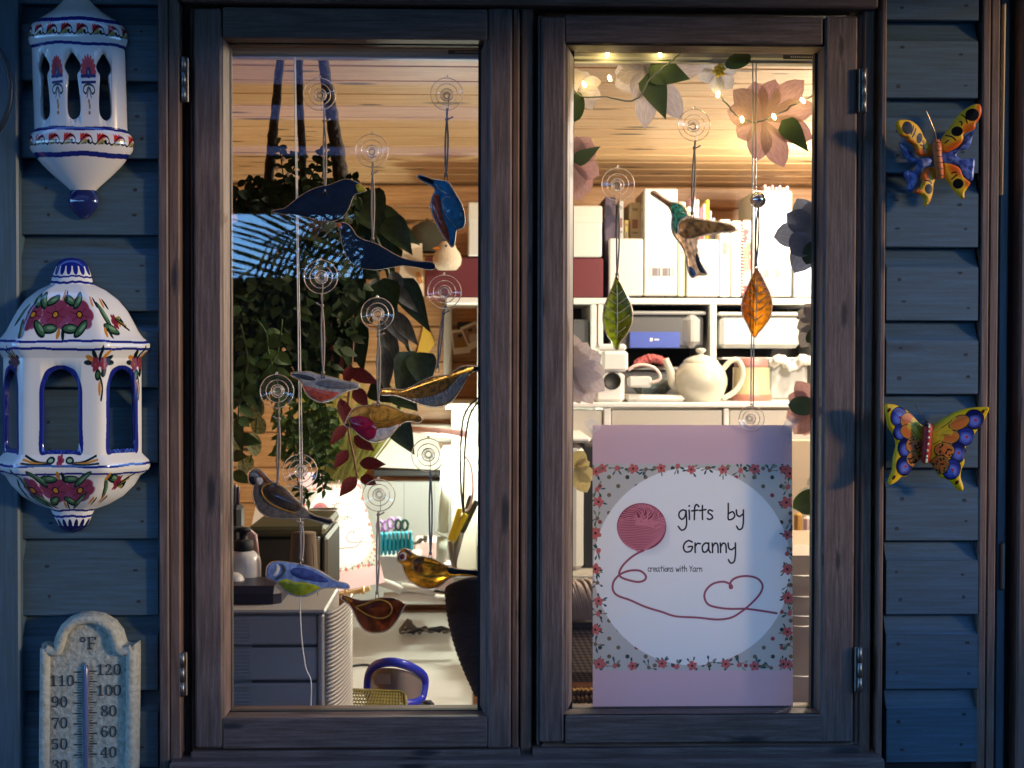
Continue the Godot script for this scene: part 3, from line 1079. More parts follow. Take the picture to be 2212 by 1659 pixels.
func lantern_eight() -> void:
	var zb := 0.041
	var unit := S(zb)
	var a := P(153, 0, zb)
	var t := thing("wall_lantern", P(153, 1137, zb), "white ceramic lantern with domed flowered roof and blue edged arch openings", "wall lantern", "painted ceramic wall lanterns")
	var body := PackedVector2Array()
	var corners := [Vector2(-147, 0), Vector2(-143, 14), Vector2(-86, 80), Vector2(-74, 84), Vector2(74, 84), Vector2(86, 80), Vector2(143, 14), Vector2(147, 0)]
	for i in corners.size() - 1:
		var n := 10 if (corners[i] as Vector2).distance_to(corners[i + 1]) > 40 else 1
		for k in n:
			body.append((corners[i] as Vector2).lerp(corners[i + 1], float(k) / n))
	body.append(corners[-1])
	var total := at_len(body)
	var W := 700
	var H := 600
	var im := Image.create(W, H, false, Image.FORMAT_RGB8)
	im.fill(Color(0.80, 0.80, 0.78))
	var blue := Color(0.09, 0.13, 0.45)
	var y0 := 545.0
	for b in [[588, 592], [600, 605], [726, 731], [742, 747], [986, 991], [1003, 1007], [1085, 1089], [1098, 1103]]:
		for x in W:
			var wob := 1.3 * sin(x * 0.017 + b[0]) + 0.6 * sin(x * 0.06)
			for y in range(int(b[0] - y0 + wob), int(b[1] - y0 + wob)):
				im.set_pixel(x, y, blue)
	# blue cap of petals on the top knob and the bottom tip
	for x in W:
		for y in range(0, 22):
			im.set_pixel(x, y, blue)
		for y in range(576, H):
			im.set_pixel(x, y, Color(0.06, 0.08, 0.28))
	for i in 7:
		dab(im, 50 + i * 100, 24, 40, 17, 0, blue)
		dab(im, 50 + i * 100, 1130 - y0, 42, 24, 0, Color(0.06, 0.08, 0.28))
	var plum := Color(0.46, 0.20, 0.29)
	var leafc := Color(0.22, 0.36, 0.25)
	var deep := Color(0.06, 0.12, 0.11)
	var ochre := Color(0.70, 0.46, 0.16)
	# wreath on the dome and, upside down, on the bowl
	for side in 2:
		var yc := 672.0 - y0 if side == 0 else 1040.0 - y0
		var sg := 1.0 if side == 0 else -1.0
		var fh := 1.0 if side == 0 else 0.8
		for q in [[215, 0.6], [318, 1.0], [428, 0.95]]:
			var cx: float = q[0]
			for k in 7:
				var an := TAU * k / 7.0
				dab(im, cx + cos(an) * 38 * q[1], yc + sin(an) * 20 * fh, 30 * q[1], 15 * fh, 0.0, plum.lerp(Color(0.50, 0.30, 0.44), 0.5 * (k % 2)), 3.0)
			dab(im, cx, yc, 42 * q[1], 22 * fh, 0, plum)
			for k in 6:
				var an2 := TAU * k / 6.0 + 0.3
				stroke(im, PackedVector2Array([Vector2(cx + cos(an2) * 14, yc + sin(an2) * 6), Vector2(cx + cos(an2) * 46, yc + sin(an2) * 20)]), 2, Color(0.36, 0.10, 0.19))
			dab(im, cx, yc, 15, 8, 0, deep)
			dab(im, cx, yc, 10, 5.5, 0, ochre)
		for q in [[200, -1, 0.4], [300, 1, 0], [385, 1, 0], [260, 1, 0.5], [430, 1, -0.5], [290, -1, -0.2], [380, -1, 0.2], [430, -1, -0.5], [235, -1, 0.5], [180, 1, 0.6], [545, 0, 0.9], [560, 1, 0.2], [120, 0, -0.7]]:
			var lx: float = q[0]
			var ly: float = yc + sg * q[1] * 30.0 * fh
			dab(im, lx, ly, 34, 11 * fh, q[2], deep)
			dab(im, lx + 2, ly - 1, 29, 7.5 * fh, q[2], leafc)
			dab(im, lx + 6, ly - 2, 16, 3.5 * fh, q[2], Color(0.42, 0.55, 0.42))
		for q in [[340, 1.45], [530, 1.3], [345, -1.5], [560, -0.9], [500, -1.0], [610, 0.5]]:
			dab(im, q[0], yc + sg * q[1] * 28 * fh, 7, 11 * fh, 0.2, ochre)
			dab(im, q[0] + 18, yc + sg * q[1] * 28 * fh + 2, 6, 12 * fh, -0.3, deep)
		bloom(im, 590, yc + sg * 14, 17, 6, Color(0.45, 0.13, 0.2), Color(0.3, 0.08, 0.12))
		for k in 4:
			stroke(im, PackedVector2Array([Vector2(596, yc + sg * 8), Vector2(625 + 7 * k, yc + sg * (4 + 9 * k))]), 5, deep if k % 2 else Color(0.5, 0.45, 0.18))
	# little posies between the arches
	for q in [[138.0, 0.9], [500.0, 1.1], [672.0, 0.9]]:
		var x: float = q[0]
		var y := 776.0 - y0
		for k in 7:
			var an := PI + PI * k / 6.0
			dab(im, x + cos(an) * 38 * q[1], y + sin(an) * 17 - 4, 19, 5.5, atan2(sin(an) * 17, cos(an) * 38), ochre if k % 3 == 1 else deep)
		bloom(im, x - 16, y, 17, 6, Color(0.45, 0.16, 0.24), Color(0.5, 0.3, 0.1))
		bloom(im, x + 16, y, 17, 6, Color(0.45, 0.16, 0.24), Color(0.5, 0.3, 0.1))
		dab(im, x - 8, y + 22, 11, 12, 0.4, deep)
		dab(im, x - 8, y + 22, 6, 7, 0.4, leafc)
		dab(im, x + 14, y + 18, 11, 8, -0.4, deep)
		sline(im, [x, y + 26, x + 9, y + 48, x + 4, y + 74], 6, deep)
		dab(im, x - 2, y + 50, 5, 16, 0, ochre)
	# garland under the middle arch
	for sg in [-1.0, 1.0]:
		for k in 3:
			sline(im, [350 + sg * 30, 983 - y0 - 2, 350 + sg * 80, 983 - y0 - 4 + k * 3, 350 + sg * 135, 974 - y0 + k * 8 - 8], 4, [deep, ochre, deep][k])
		dab(im, 350 + sg * 34, 976 - y0, 15, 8, 0, deep)
		dab(im, 350 + sg * 34, 976 - y0, 9, 4, 0, Color(0.5, 0.62, 0.52))
	bloom(im, 350, 976 - y0, 14, 5, Color(0.5, 0.2, 0.26), Color(0.35, 0.1, 0.15))
	# openings: arch outlines in (s, v), their painted blue borders
	var holes := []
	var centres := [total * 0.5 - 82 - 50, total * 0.5, total * 0.5 + 82 + 52]
	for i in 3:
		var s: float = centres[i]
		var w := 36.0 if i == 1 else 31.0
		var px := W / total
		var ol := []
		for e in [8.5, 0.0]:
			var ww: float = w + e
			var top: float = 786.0 - e
			ol = [s - ww, 952 + e, s - ww, 900, s - ww, 850, s - ww * 0.97, 822, s - ww * 0.72, top + 14, s - ww * 0.36, top + 3, s, top, s + ww * 0.36, top + 3, s + ww * 0.72, top + 14, s + ww * 0.97, 822, s + ww, 850, s + ww, 900, s + ww, 952 + e, s + ww * 0.5, 954 + e, s - ww * 0.5, 954 + e]
			if e > 0.0:
				var ft := []
				for k in range(0, ol.size(), 2):
					ft.append(ol[k] * px)
					ft.append(ol[k + 1] - y0)
				fillp(im, ft, blue)
		holes.append(smooth_loop(ol, 3))
	var glaze := mk(Color(1, 1, 1), 0.14, {"tex": ImageTexture.create_from_image(im), "coat": 0.5})
	var unitp := PackedVector2Array()
	for p in body:
		unitp.append(p / 147.0)
	var round_p := half_ellipse(1.0, 0.6, body.size() - 1)
	var st := sb(true)
	loft(st, a, round_p, unit, [Vector2(1, 548), Vector2(16, 550), Vector2(27, 556), Vector2(35, 568), Vector2(40, 582), Vector2(43, 594), Vector2(45, 604), Vector2(47, 608)], 545, 1145, 0, 0)
	obj("knob", st, glaze, t)
	st = sb(true)
	loft(st, a, unitp, unit, [Vector2(47, 606), Vector2(72, 618), Vector2(98, 638), Vector2(118, 662), Vector2(131, 686), Vector2(141, 706), Vector2(151, 719), Vector2(163, 729), Vector2(166, 734), Vector2(165, 741), Vector2(161, 747), Vector2(152, 755), Vector2(147, 763)], 545, 1145, 0, 0)
	obj("roof", st, glaze, t)
	st = sb(true)
	shell(st, a, body, unit, 762, 966, holes, 10.0, 545, 1145, 0.0)
	obj("body", st, glaze, t)
	st = sb(true)
	loft(st, a, unitp, unit, [Vector2(147, 965), Vector2(152, 971), Vector2(161, 979), Vector2(164, 985), Vector2(165, 994), Vector2(160, 1003), Vector2(150, 1010), Vector2(144, 1014), Vector2(132, 1034), Vector2(108, 1058), Vector2(78, 1076), Vector2(50, 1086), Vector2(46, 1090)], 545, 1145, 0, 0)
	obj("base", st, glaze, t)
	st = sb(true)
	loft(st, a, round_p, unit, [Vector2(46, 1087), Vector2(42, 1098), Vector2(36, 1112), Vector2(29, 1124), Vector2(18, 1133), Vector2(1, 1138)], 545, 1145, 0, 0)
	obj("tip", st, glaze, t)

func thermometer() -> void:
	var z := 0.060
	var c := P(190, 1500, z)
	var t := thing("thermometer", P(190, 1700, z), "weathered stone garden thermometer with arched top and dark numerals", "thermometer")
	var nt := noise_tex(0.05, 256, 256, 5, ramp2(Color(0.66, 0.68, 0.62), Color(0.84, 0.85, 0.80), 0.45), 4)
	var stone := mk(Color(0.58, 0.56, 0.52), 0.85, {"tex": nt, "tri": Vector3(7, 7, 7), "bump": noise_tex(0.06, 256, 256, 5, null, 9), "bumps": 0.15})
	var out := [86, 1800, 86.5, 1600, 87, 1450, 86.5, 1393, 99, 1391, 112, 1394, 116, 1376, 127, 1353, 146, 1336, 170, 1327, 193, 1325, 220, 1330, 244, 1344, 260, 1365, 268, 1392, 280, 1394, 296, 1389, 297, 1420, 296, 1500, 294, 1650, 292, 1800]
	var st := sb()
	var pl := PackedVector2Array()
	for i in range(0, out.size(), 2):
		var w := P(out[i], out[i + 1], z) - c
		pl.append(Vector2(w.x, w.y))
	slab(st, pl, -0.022, 0.0, 0.004, c)
	obj("plaque", st, stone, t)
	# raised rim left and right and over the arch
	for e in [[98, 1400, 96, 1600, 96, 1780], [284, 1404, 283, 1600, 281, 1780]]:
		st = sb(true)
		var pts := []
		for p in smooth_loop(e, 6, false):
			pts.append(P(p.x, p.y, z + 0.001))
		tube(st, pts, 0.0075, 10)
		obj("rim", st, stone, t)
	st = sb(true)
	var arc := []
	for p in smooth_loop([100, 1402, 122, 1408, 131, 1390, 138, 1366, 160, 1345, 192, 1338, 222, 1346, 244, 1368, 251, 1392, 262, 1407, 284, 1402], 5, false):
		arc.append(P(p.x, p.y, z + 0.002))
	tube(st, arc, 0.0068, 10)
	obj("rim", st, stone, t)
	# glass tube in its groove
	st = sb(true)
	tube(st, [P(184, 1431, z + 0.001), P(184, 1437, z + 0.002), P(185.5, 1445, z + 0.002), P(185, 1780, z + 0.002)], [0.0008, 0.002, 0.0036, 0.0036], 10)
	obj("glass_tube", st, mk(Color(0.10, 0.12, 0.22), 0.15, {"coat": 0.6}), t)
	st = sb()
	pbox(st, 179.5, 1437, 190.5, 1790, z + 0.0006, 0.002)
	obj("groove", st, mk(Color(0.04, 0.04, 0.045), 0.7), t)
	var ink := mk(Color(0.035, 0.035, 0.035), 0.9)
	var texts := [["°F", 190.0, 1390.0, 27.0]]
	for i in 5:
		texts.append([str(110 - 20 * i), 129.0 + (5.0 if i == 0 else 0.0), 1471.0 + i * 45.6, 23.0])
	for i in 6:
		texts.append([str(120 - 20 * i), 235.0, 1447.0 + i * 44.6, 23.0])
	for q in texts:
		var tm := TextMesh.new()
		var f := SystemFont.new()
		f.font_names = PackedStringArray(["Droid Serif"])
		tm.font = f
		tm.text = q[0]
		tm.font_size = 64
		tm.pixel_size = S(z) * q[3] / 46.0
		tm.depth = 0.0012
		tm.material = ink
		var o := MeshInstance3D.new()
		o.mesh = tm
		o.name = numbered(t, "numeral")
		t.add_child(o, true)
		o.global_position = P(q[1], q[2], z + 0.0005)
	for side in [[159.0, 176.0, 1452.0], [193.0, 209.0, 1450.0]]:
		for i in 34:
			var v: float = side[2] + i * 11.2 * 0.5
			var major := i % 4 == 0
			st = sb()
			var u0: float = side[0] if side[0] < 180 else side[1]
			var u1: float = side[1] if side[0] < 180 else side[0]
			if not major:
				u0 = lerpf(u1, u0, 0.5)
			pbox(st, minf(u0, u1), v - (1.3 if major else 0.6), maxf(u0, u1), v + (1.3 if major else 0.6), z + 0.001, 0.002)
			obj("tick", st, ink, t)

func zpoly(flat: Array, bu: float, bv: float, k: float, z: float, c: Vector3, ax := 0.0, stretch := 1.0) -> PackedVector2Array:
	var o := PackedVector2Array()
	for p in smooth_loop(flat, 3):
		var w := P(bu + p.x * k, bv + p.y * k, z) - c
		o.append(Vector2(ax + (w.x - ax) * stretch, w.y))
	return o

func butterflies() -> void:
	var k := 0.18228
	var z := 0.058
	# upper butterfly: blue under-wings, yellow and orange upper wings with black eye spots
	var bu := 1808.6
	var bv := 172.8
	var c := P(bu + 1200 * k, bv + 900 * k, z)
	var t := thing("ceramic_butterfly", c, "orange and yellow ceramic butterfly with black eye spots on blue cladding, upper one", "butterfly", "ceramic butterflies on the right cladding")
	var im := Image.create(330, 380, false, Image.FORMAT_RGB8)
	var org := Color(0.80, 0.33, 0.07)
	var yel := Color(0.84, 0.62, 0.12)
	var blk := Color(0.04, 0.035, 0.03)
	im.fill(yel)
	var f := func(x: float, y: float) -> Vector2: return Vector2((x - 640) * 0.3, (y - 280) * 0.3)
	for s in [[780, 740, 150, 60, 0.5], [990, 880, 160, 55, 0.2], [1640, 430, 60, 160, 0.2], [1540, 600, 90, 90, 0], [1400, 800, 170, 75, -0.4], [1040, 1100, 70, 140, 0.5], [920, 1330, 70, 40, 0], [1400, 1060, 120, 75, 0.6], [1530, 1220, 50, 60, 0], [1650, 320, 40, 60, 0]]:
		var p: Vector2 = f.call(s[0], s[1])
		for q in 5:
			dab(im, p.x, p.y, s[2] * 0.3 * (1.0 - q * 0.11), s[3] * 0.3 * (1.0 - q * 0.11), s[4], Color(org.r, org.g, org.b, 0.4), 12.0)
	for s in [[795, 585, 65, 75, 0], [950, 700, 36, 62, 0.2], [1552, 425, 73, 73, 0], [1392, 615, 62, 58, 0], [1074, 1298, 50, 58, 0], [1412, 1235, 58, 60, 0]]:
		var p: Vector2 = f.call(s[0], s[1])
		dab(im, p.x, p.y, s[2] * 0.3, s[3] * 0.3, s[4], blk)
	for s in [[870, 560, 840, 660], [900, 590, 860, 690], [960, 780, 1010, 830], [990, 740, 1000, 800], [1440, 420, 1500, 520], [1420, 500, 1440, 540], [1270, 660, 1380, 720], [1265, 750, 1300, 720], [1030, 1200, 1110, 1230], [1340, 1180, 1400, 1130], [1340, 1110, 1390, 1105]]:
		sline(im, [f.call(s[0], s[1]).x, f.call(s[0], s[1]).y, f.call((s[0] + s[2]) / 2 + 12, (s[1] + s[3]) / 2 - 12).x, f.call((s[0] + s[2]) / 2 + 12, (s[1] + s[3]) / 2 - 12).y, f.call(s[2], s[3]).x, f.call(s[2], s[3]).y], 4, blk)
	var wm := mk(Color(1, 1, 1), 0.38, {"tex": ImageTexture.create_from_image(im), "metallic_specular": 0.3})
	var blu := mk(Color(0.13, 0.18, 0.42), 0.34, {"metallic_specular": 0.45, "tex": noise_tex(0.02, 128, 128, 3, ramp2(Color(0.35, 0.4, 0.6), Color(1.3, 1.3, 1.2)), 3), "tri": Vector3(30, 30, 30)})
	var a := P(bu + 640 * k, bv + 280 * k, z)
	var b := P(bu + 1740 * k, bv + 1547 * k, z)
	uvr = Rect2(a.x, b.y, b.x - a.x, a.y - b.y)
	var wings := [
		[blu, -0.010, -0.15, [750, 740, 800, 800, 900, 850, 960, 920, 1130, 920, 1130, 990, 1040, 1040, 990, 1130, 980, 1250, 860, 1320, 850, 1190, 805, 1120, 840, 1070, 920, 1080, 960, 1040, 950, 980, 870, 960, 820, 890, 790, 820], "under_wing"],
		[blu, -0.010, 0.15, [1250, 870, 1440, 790, 1500, 680, 1610, 600, 1640, 540, 1620, 640, 1600, 740, 1560, 810, 1480, 820, 1440, 860, 1440, 900, 1500, 930, 1600, 920, 1640, 950, 1630, 1080, 1620, 1170, 1570, 1200, 1480, 1130, 1440, 1020, 1350, 980, 1260, 980], "under_wing"],
		[wm, 0.0, -0.24, [665, 530, 690, 495, 760, 485, 850, 495, 920, 535, 975, 600, 1020, 690, 1070, 745, 1110, 775, 1120, 890, 1060, 905, 980, 910, 920, 870, 905, 800, 850, 760, 800, 725, 790, 690, 730, 680, 700, 620, 670, 570], "upper_wing"],
		[wm, 0.0, 0.26, [1220, 740, 1270, 640, 1330, 560, 1370, 490, 1430, 410, 1500, 350, 1570, 310, 1630, 300, 1665, 330, 1670, 400, 1650, 470, 1610, 530, 1600, 590, 1540, 620, 1470, 650, 1475, 710, 1430, 780, 1340, 840, 1250, 855], "upper_wing"],
		[wm, 0.0, -0.2, [1160, 1040, 1165, 1160, 1140, 1240, 1130, 1340, 1100, 1430, 1050, 1500, 1030, 1470, 1025, 1400, 980, 1360, 900, 1340, 910, 1310, 970, 1280, 1000, 1210, 985, 1140, 1030, 1070, 1090, 1035], "lower_wing"],
		[wm, 0.0, 0.2, [1250, 1000, 1310, 990, 1400, 1020, 1450, 1070, 1475, 1150, 1520, 1190, 1555, 1230, 1520, 1290, 1490, 1350, 1490, 1400, 1460, 1410, 1420, 1370, 1360, 1300, 1320, 1220, 1270, 1160], "lower_wing"]]
	for w in wings:
		wing(t, w, bu, bv, k, z, c)
	body_of(t, [P(bu + 1178 * k, bv + 715 * k, z + 0.008), P(bu + 1182 * k, bv + 790 * k, z + 0.010), P(bu + 1190 * k, bv + 900 * k, z + 0.010), P(bu + 1208 * k, bv + 1040 * k, z + 0.009), P(bu + 1218 * k, bv + 1165 * k, z + 0.006)], [0.004, 0.0068, 0.0062, 0.0060, 0.0048], mk(Color(0.52, 0.13, 0.03), 0.4, {"metallic_specular": 0.3}), 7, mk(Color(0.05, 0.02, 0.015), 0.4), 0.4)
	var st := sb(true)
	tube(st, curve3([P(bu + 1175 * k, bv + 720 * k, z + 0.012), P(bu + 1165 * k, bv + 640 * k, z + 0.02), P(bu + 1125 * k, bv + 530 * k, z + 0.026), P(bu + 1055 * k, bv + 365 * k, z + 0.03)]), 0.0005, 5)
	obj("antenna", st, M.brass, t)
	# lower butterfly: yellow edged, blue and orange panels, red beaded body
	bv = 806.4
	c = P(bu + 1070 * k, bv + 850 * k, z)
	t = thing("ceramic_butterfly", c, "yellow edged ceramic butterfly with blue panels and red beaded body, lower one", "butterfly", "ceramic butterflies on the right cladding")
	im = Image.create(380, 320, false, Image.FORMAT_RGB8)
	im.fill(Color(0.78, 0.62, 0.08))
	f = func(x: float, y: float) -> Vector2: return Vector2((x - 520) * 0.3, (y - 350) * 0.3)
	var ora := Color(0.72, 0.36, 0.14)
	for s in [[700, 510, 95, 110, 0.3, 0], [725, 690, 80, 90, 0, 0], [790, 880, 90, 115, 0, 1], [775, 1090, 95, 110, 0, 1], [1575, 540, 100, 110, -0.2, 1], [1480, 740, 95, 105, 0, 0], [1395, 930, 85, 115, 0, 1], [1330, 1130, 95, 115, 0.2, 0]]:
		var p: Vector2 = f.call(s[0], s[1])
		dab(im, p.x, p.y, s[2] * 0.3 + 3, s[3] * 0.3 + 3, s[4], Color(0.03, 0.025, 0.05))
		dab(im, p.x, p.y, s[2] * 0.3, s[3] * 0.3, s[4], Color(0.05, 0.07, 0.28) if s[5] else Color(0.11, 0.15, 0.42))
		dab(im, p.x, p.y + 6, s[2] * 0.2, s[3] * 0.18, s[4], Color(0.42, 0.48, 0.75, 0.75), 14.0)
		dab(im, p.x + 4, p.y + 2, 5, 5, 0, Color(0.6, 0.16, 0.2))
	for s in [[820, 560, 95, 95, 0.7, 0], [830, 690, 110, 80, 0.3, 0], [900, 850, 105, 95, 0.2, 1], [895, 1010, 90, 90, -0.4, 1], [1410, 580, 120, 75, -0.5, 0], [1310, 750, 105, 75, -0.2, 0], [1250, 910, 110, 90, 0.1, 1], [1200, 1080, 100, 110, 0.5, 1]]:
		var p: Vector2 = f.call(s[0], s[1])
		dab(im, p.x, p.y, s[2] * 0.3 + 2, s[3] * 0.3 + 2, s[4], Color(0.04, 0.03, 0.03))
		dab(im, p.x, p.y, s[2] * 0.3, s[3] * 0.3, s[4], Color(0.66, 0.42, 0.18))
		dab(im, p.x, p.y, s[2] * 0.22, s[3] * 0.22, s[4], Color(ora.r, ora.g, ora.b, 0.9), 10.0)
		if s[5]:
			for q in 16:
				dab(im, p.x + rng.randf_range(-0.24, 0.24) * s[2], p.y + rng.randf_range(-0.24, 0.24) * s[3], 3.4, 3.0, 0, Color(0.03, 0.07, 0.07))
	for s in [[900, 560, 990, 680], [850, 620, 1000, 780], [1150, 660, 1330, 520], [1160, 690, 1300, 690], [1130, 800, 1200, 760]]:
		var p0: Vector2 = f.call(s[0], s[1])
		var p1: Vector2 = f.call(s[2], s[3])
		stroke(im, PackedVector2Array([p0, p1]), 26, Color(0.72, 0.62, 0.15, 0.8))
		stroke(im, PackedVector2Array([p0 + Vector2(0, 12), p1 + Vector2(0, 10)]), 2, Color(0.15, 0.08, 0.03))
	for s in [[580, 430], [1665, 450], [645, 1225], [1390, 1285]]:
		dab(im, f.call(s[0], s[1]).x, f.call(s[0], s[1]).y, 5, 9, 0.6, Color(0.28, 0.07, 0.03))
	wm = mk(Color(1, 1, 1), 0.38, {"tex": ImageTexture.create_from_image(im), "metallic_specular": 0.3})
	a = P(bu + 520 * k, bv + 350 * k, z)
	b = P(bu + 1787 * k, bv + 1417 * k, z)
	uvr = Rect2(a.x, b.y, b.x - a.x, a.y - b.y)
	for w in [[wm, 0.0, -0.2, [540, 380, 600, 360, 680, 375, 780, 420, 880, 490, 960, 580, 1020, 640, 1030, 800, 1005, 990, 900, 1090, 850, 1170, 800, 1220, 740, 1225, 680, 1280, 600, 1315, 575, 1290, 590, 1240, 630, 1150, 640, 1020, 660, 930, 680, 830, 640, 720, 590, 640, 560, 540], "wing"],
		[wm, 0.0, 0.2, [1120, 640, 1200, 570, 1330, 480, 1480, 420, 1640, 395, 1740, 395, 1750, 430, 1720, 500, 1680, 590, 1600, 700, 1560, 820, 1500, 860, 1480, 950, 1480, 1060, 1450, 1130, 1440, 1230, 1470, 1330, 1460, 1385, 1400, 1375, 1340, 1300, 1280, 1250, 1210, 1230, 1150, 1130, 1080, 1010, 1090, 820], "wing"]]:
		wing(t, w, bu, bv, k, z, c)
	uvr = Rect2()
	body_of(t, [P(bu + 1070 * k, bv + 605 * k, z + 0.008), P(bu + 1072 * k, bv + 650 * k, z + 0.010), P(bu + 1062 * k, bv + 820 * k, z + 0.010), P(bu + 1045 * k, bv + 990 * k, z + 0.009), P(bu + 1037 * k, bv + 1050 * k, z + 0.007)], [0.005, 0.0072, 0.0066, 0.0062, 0.005], mk(Color(0.32, 0.02, 0.018), 0.4, {"metallic_specular": 0.3}), 9, mk(Color(0.75, 0.68, 0.3), 0.25), 0.0)
	st = sb(true)
	tube(st, curve3([P(bu + 1062 * k, bv + 595 * k, z + 0.012), P(bu + 1020 * k, bv + 510 * k, z + 0.022), P(bu + 960 * k, bv + 440 * k, z + 0.026), P(bu + 925 * k, bv + 360 * k, z + 0.028)]), 0.0006, 5)
	obj("antenna", st, M.black, t)
	st = sb(true)
	lathe(st, P(bu + 1060 * k, bv + 598 * k, z + 0.012), [Vector2(0.0001, 0.005), Vector2(0.004, 0.003), Vector2(0.005, 0), Vector2(0.004, -0.003), Vector2(0.0001, -0.005)], 12)
	obj("head", st, M.black, t)

func wing(t: Node3D, w: Array, bu: float, bv: float, k: float, z: float, c: Vector3) -> void:
	var st := sb(true)
	var turn: float = -w[2]
	var ax := signf(w[2]) * 0.008
	var pl := zpoly(w[3], bu, bv, k, z, c, ax, 1.0 / cos(turn))
	var bs := Basis(Vector3.UP, turn)
	var pv := c + Vector3(ax, 0, w[1])
	var sh := PackedVector2Array()
	for p in pl:
		sh.append(p - Vector2(ax, 0))
	slab(st, sh, -0.003, 0.0035, 0.0035, pv, bs)
	obj(w[4], st, w[0], t)

func body_of(t: Node3D, pts: Array, rad: Array, m: Material, n: int, dm: Material, flat: float) -> void:
	var st := sb(true)
	tube(st, curve3(pts, 4), rads(rad, 4), 12)
	var o := obj("body", st, m, t)
	for i in n:
		var q := (i + 1.0) / (n + 0.6)
		var cv := curve3(pts, 12)
		var p: Vector3 = cv[int(q * (cv.size() - 1))]
		st = sb(true)
		if flat > 0.0:
			tube(st, [p + Vector3(-0.0045, 0.0004, 0.0052), p + Vector3(0, 0, 0.0068), p + Vector3(0.0045, -0.0004, 0.0052)], 0.0005, 6)
			obj("stripe", st, dm, o)
		else:
			lathe(st, p + Vector3(0, 0, 0.0062), [Vector2(0.0001, 0.0022), Vector2(0.0014, 0.0012), Vector2(0.0016, 0), Vector2(0.0014, -0.0012), Vector2(0.0001, -0.0022)], 10)
			obj("bead", st, dm, o)

func rads(r: Array, per: int) -> Array:
	var o := []
	for i in r.size() - 1:
		for k in per:
			o.append(lerpf(r[i], r[i + 1], float(k) / per))
	o.append(r[-1])
	return o

func ring() -> void:
	var c := P(-132, 192, 0.07)
	var t := thing("metal_ring", c, "dark round metal ring hung on the wall, cut by the left edge", "wall decoration")
	var st := sb(true)
	var pts := []
	for i in 49:
		var a := TAU * i / 48.0
		pts.append(c + Vector3(cos(a), sin(a), 0) * S(0.07) * 152.0)
	tube(st, pts, 0.0042, 10, false)
	obj("hoop", st, mk(Color(0.02, 0.022, 0.025), 0.4, {"metallic": 0.3}), t)

# ---------- things on the panes
var ZC := -0.0045
const LB := 460.8
const LK := 0.27602
const RB := 1198.1
const RK := 0.27082

func glass_mats() -> void:
	M.clear = mk(Color(1, 1, 1), 0.04, {"alpha": 0.012})
	M.solid = mk(Color(1, 1, 1), 0.02, {"solid": 0.05})
	M.knob = mk(Color(0.85, 0.85, 0.85), 0.08, {"alpha": 0.16})
	M.cord = mk(Color(0.25, 0.21, 0.18), 0.95)
	M.cord_white = mk(Color(0.6, 0.6, 0.6), 0.7)
	M.wire = mk(Color(0.02, 0.018, 0.016), 0.5)

func stained(c: Color, back := -1.0, rough := 0.08) -> StandardMaterial3D:
	var m := mk(c, rough, {"coat": 0.3})
	if back > 0.0:
		var top := maxf(c.r, maxf(c.g, c.b))
		m.backlight_enabled = true
		m.backlight = Color(c.r / top * back, c.g / top * back, c.b / top * back).linear_to_srgb()
		m.albedo_texture = noise_tex(0.03, 128, 128, 4, ramp2(Color(0.72, 0.72, 0.72), Color(1, 1, 1)), 6)
		m.uv1_triplanar = true
		m.uv1_scale = Vector3(22, 22, 22)
	return m

# see-through coloured glass; body is the share that is cloudy
func amber(c: Color, body := 0.3, rough := 0.18) -> StandardMaterial3D:
	var m := mk(c, rough, {"solid": 0.03})
	m.albedo_color.a = body
	m.albedo_texture = noise_tex(0.03, 128, 128, 4, ramp2(Color(0.6, 0.6, 0.6), Color(1.25, 1.2, 1.1)), 6)
	m.uv1_triplanar = true
	m.uv1_scale = Vector3(22, 22, 22)
	return m

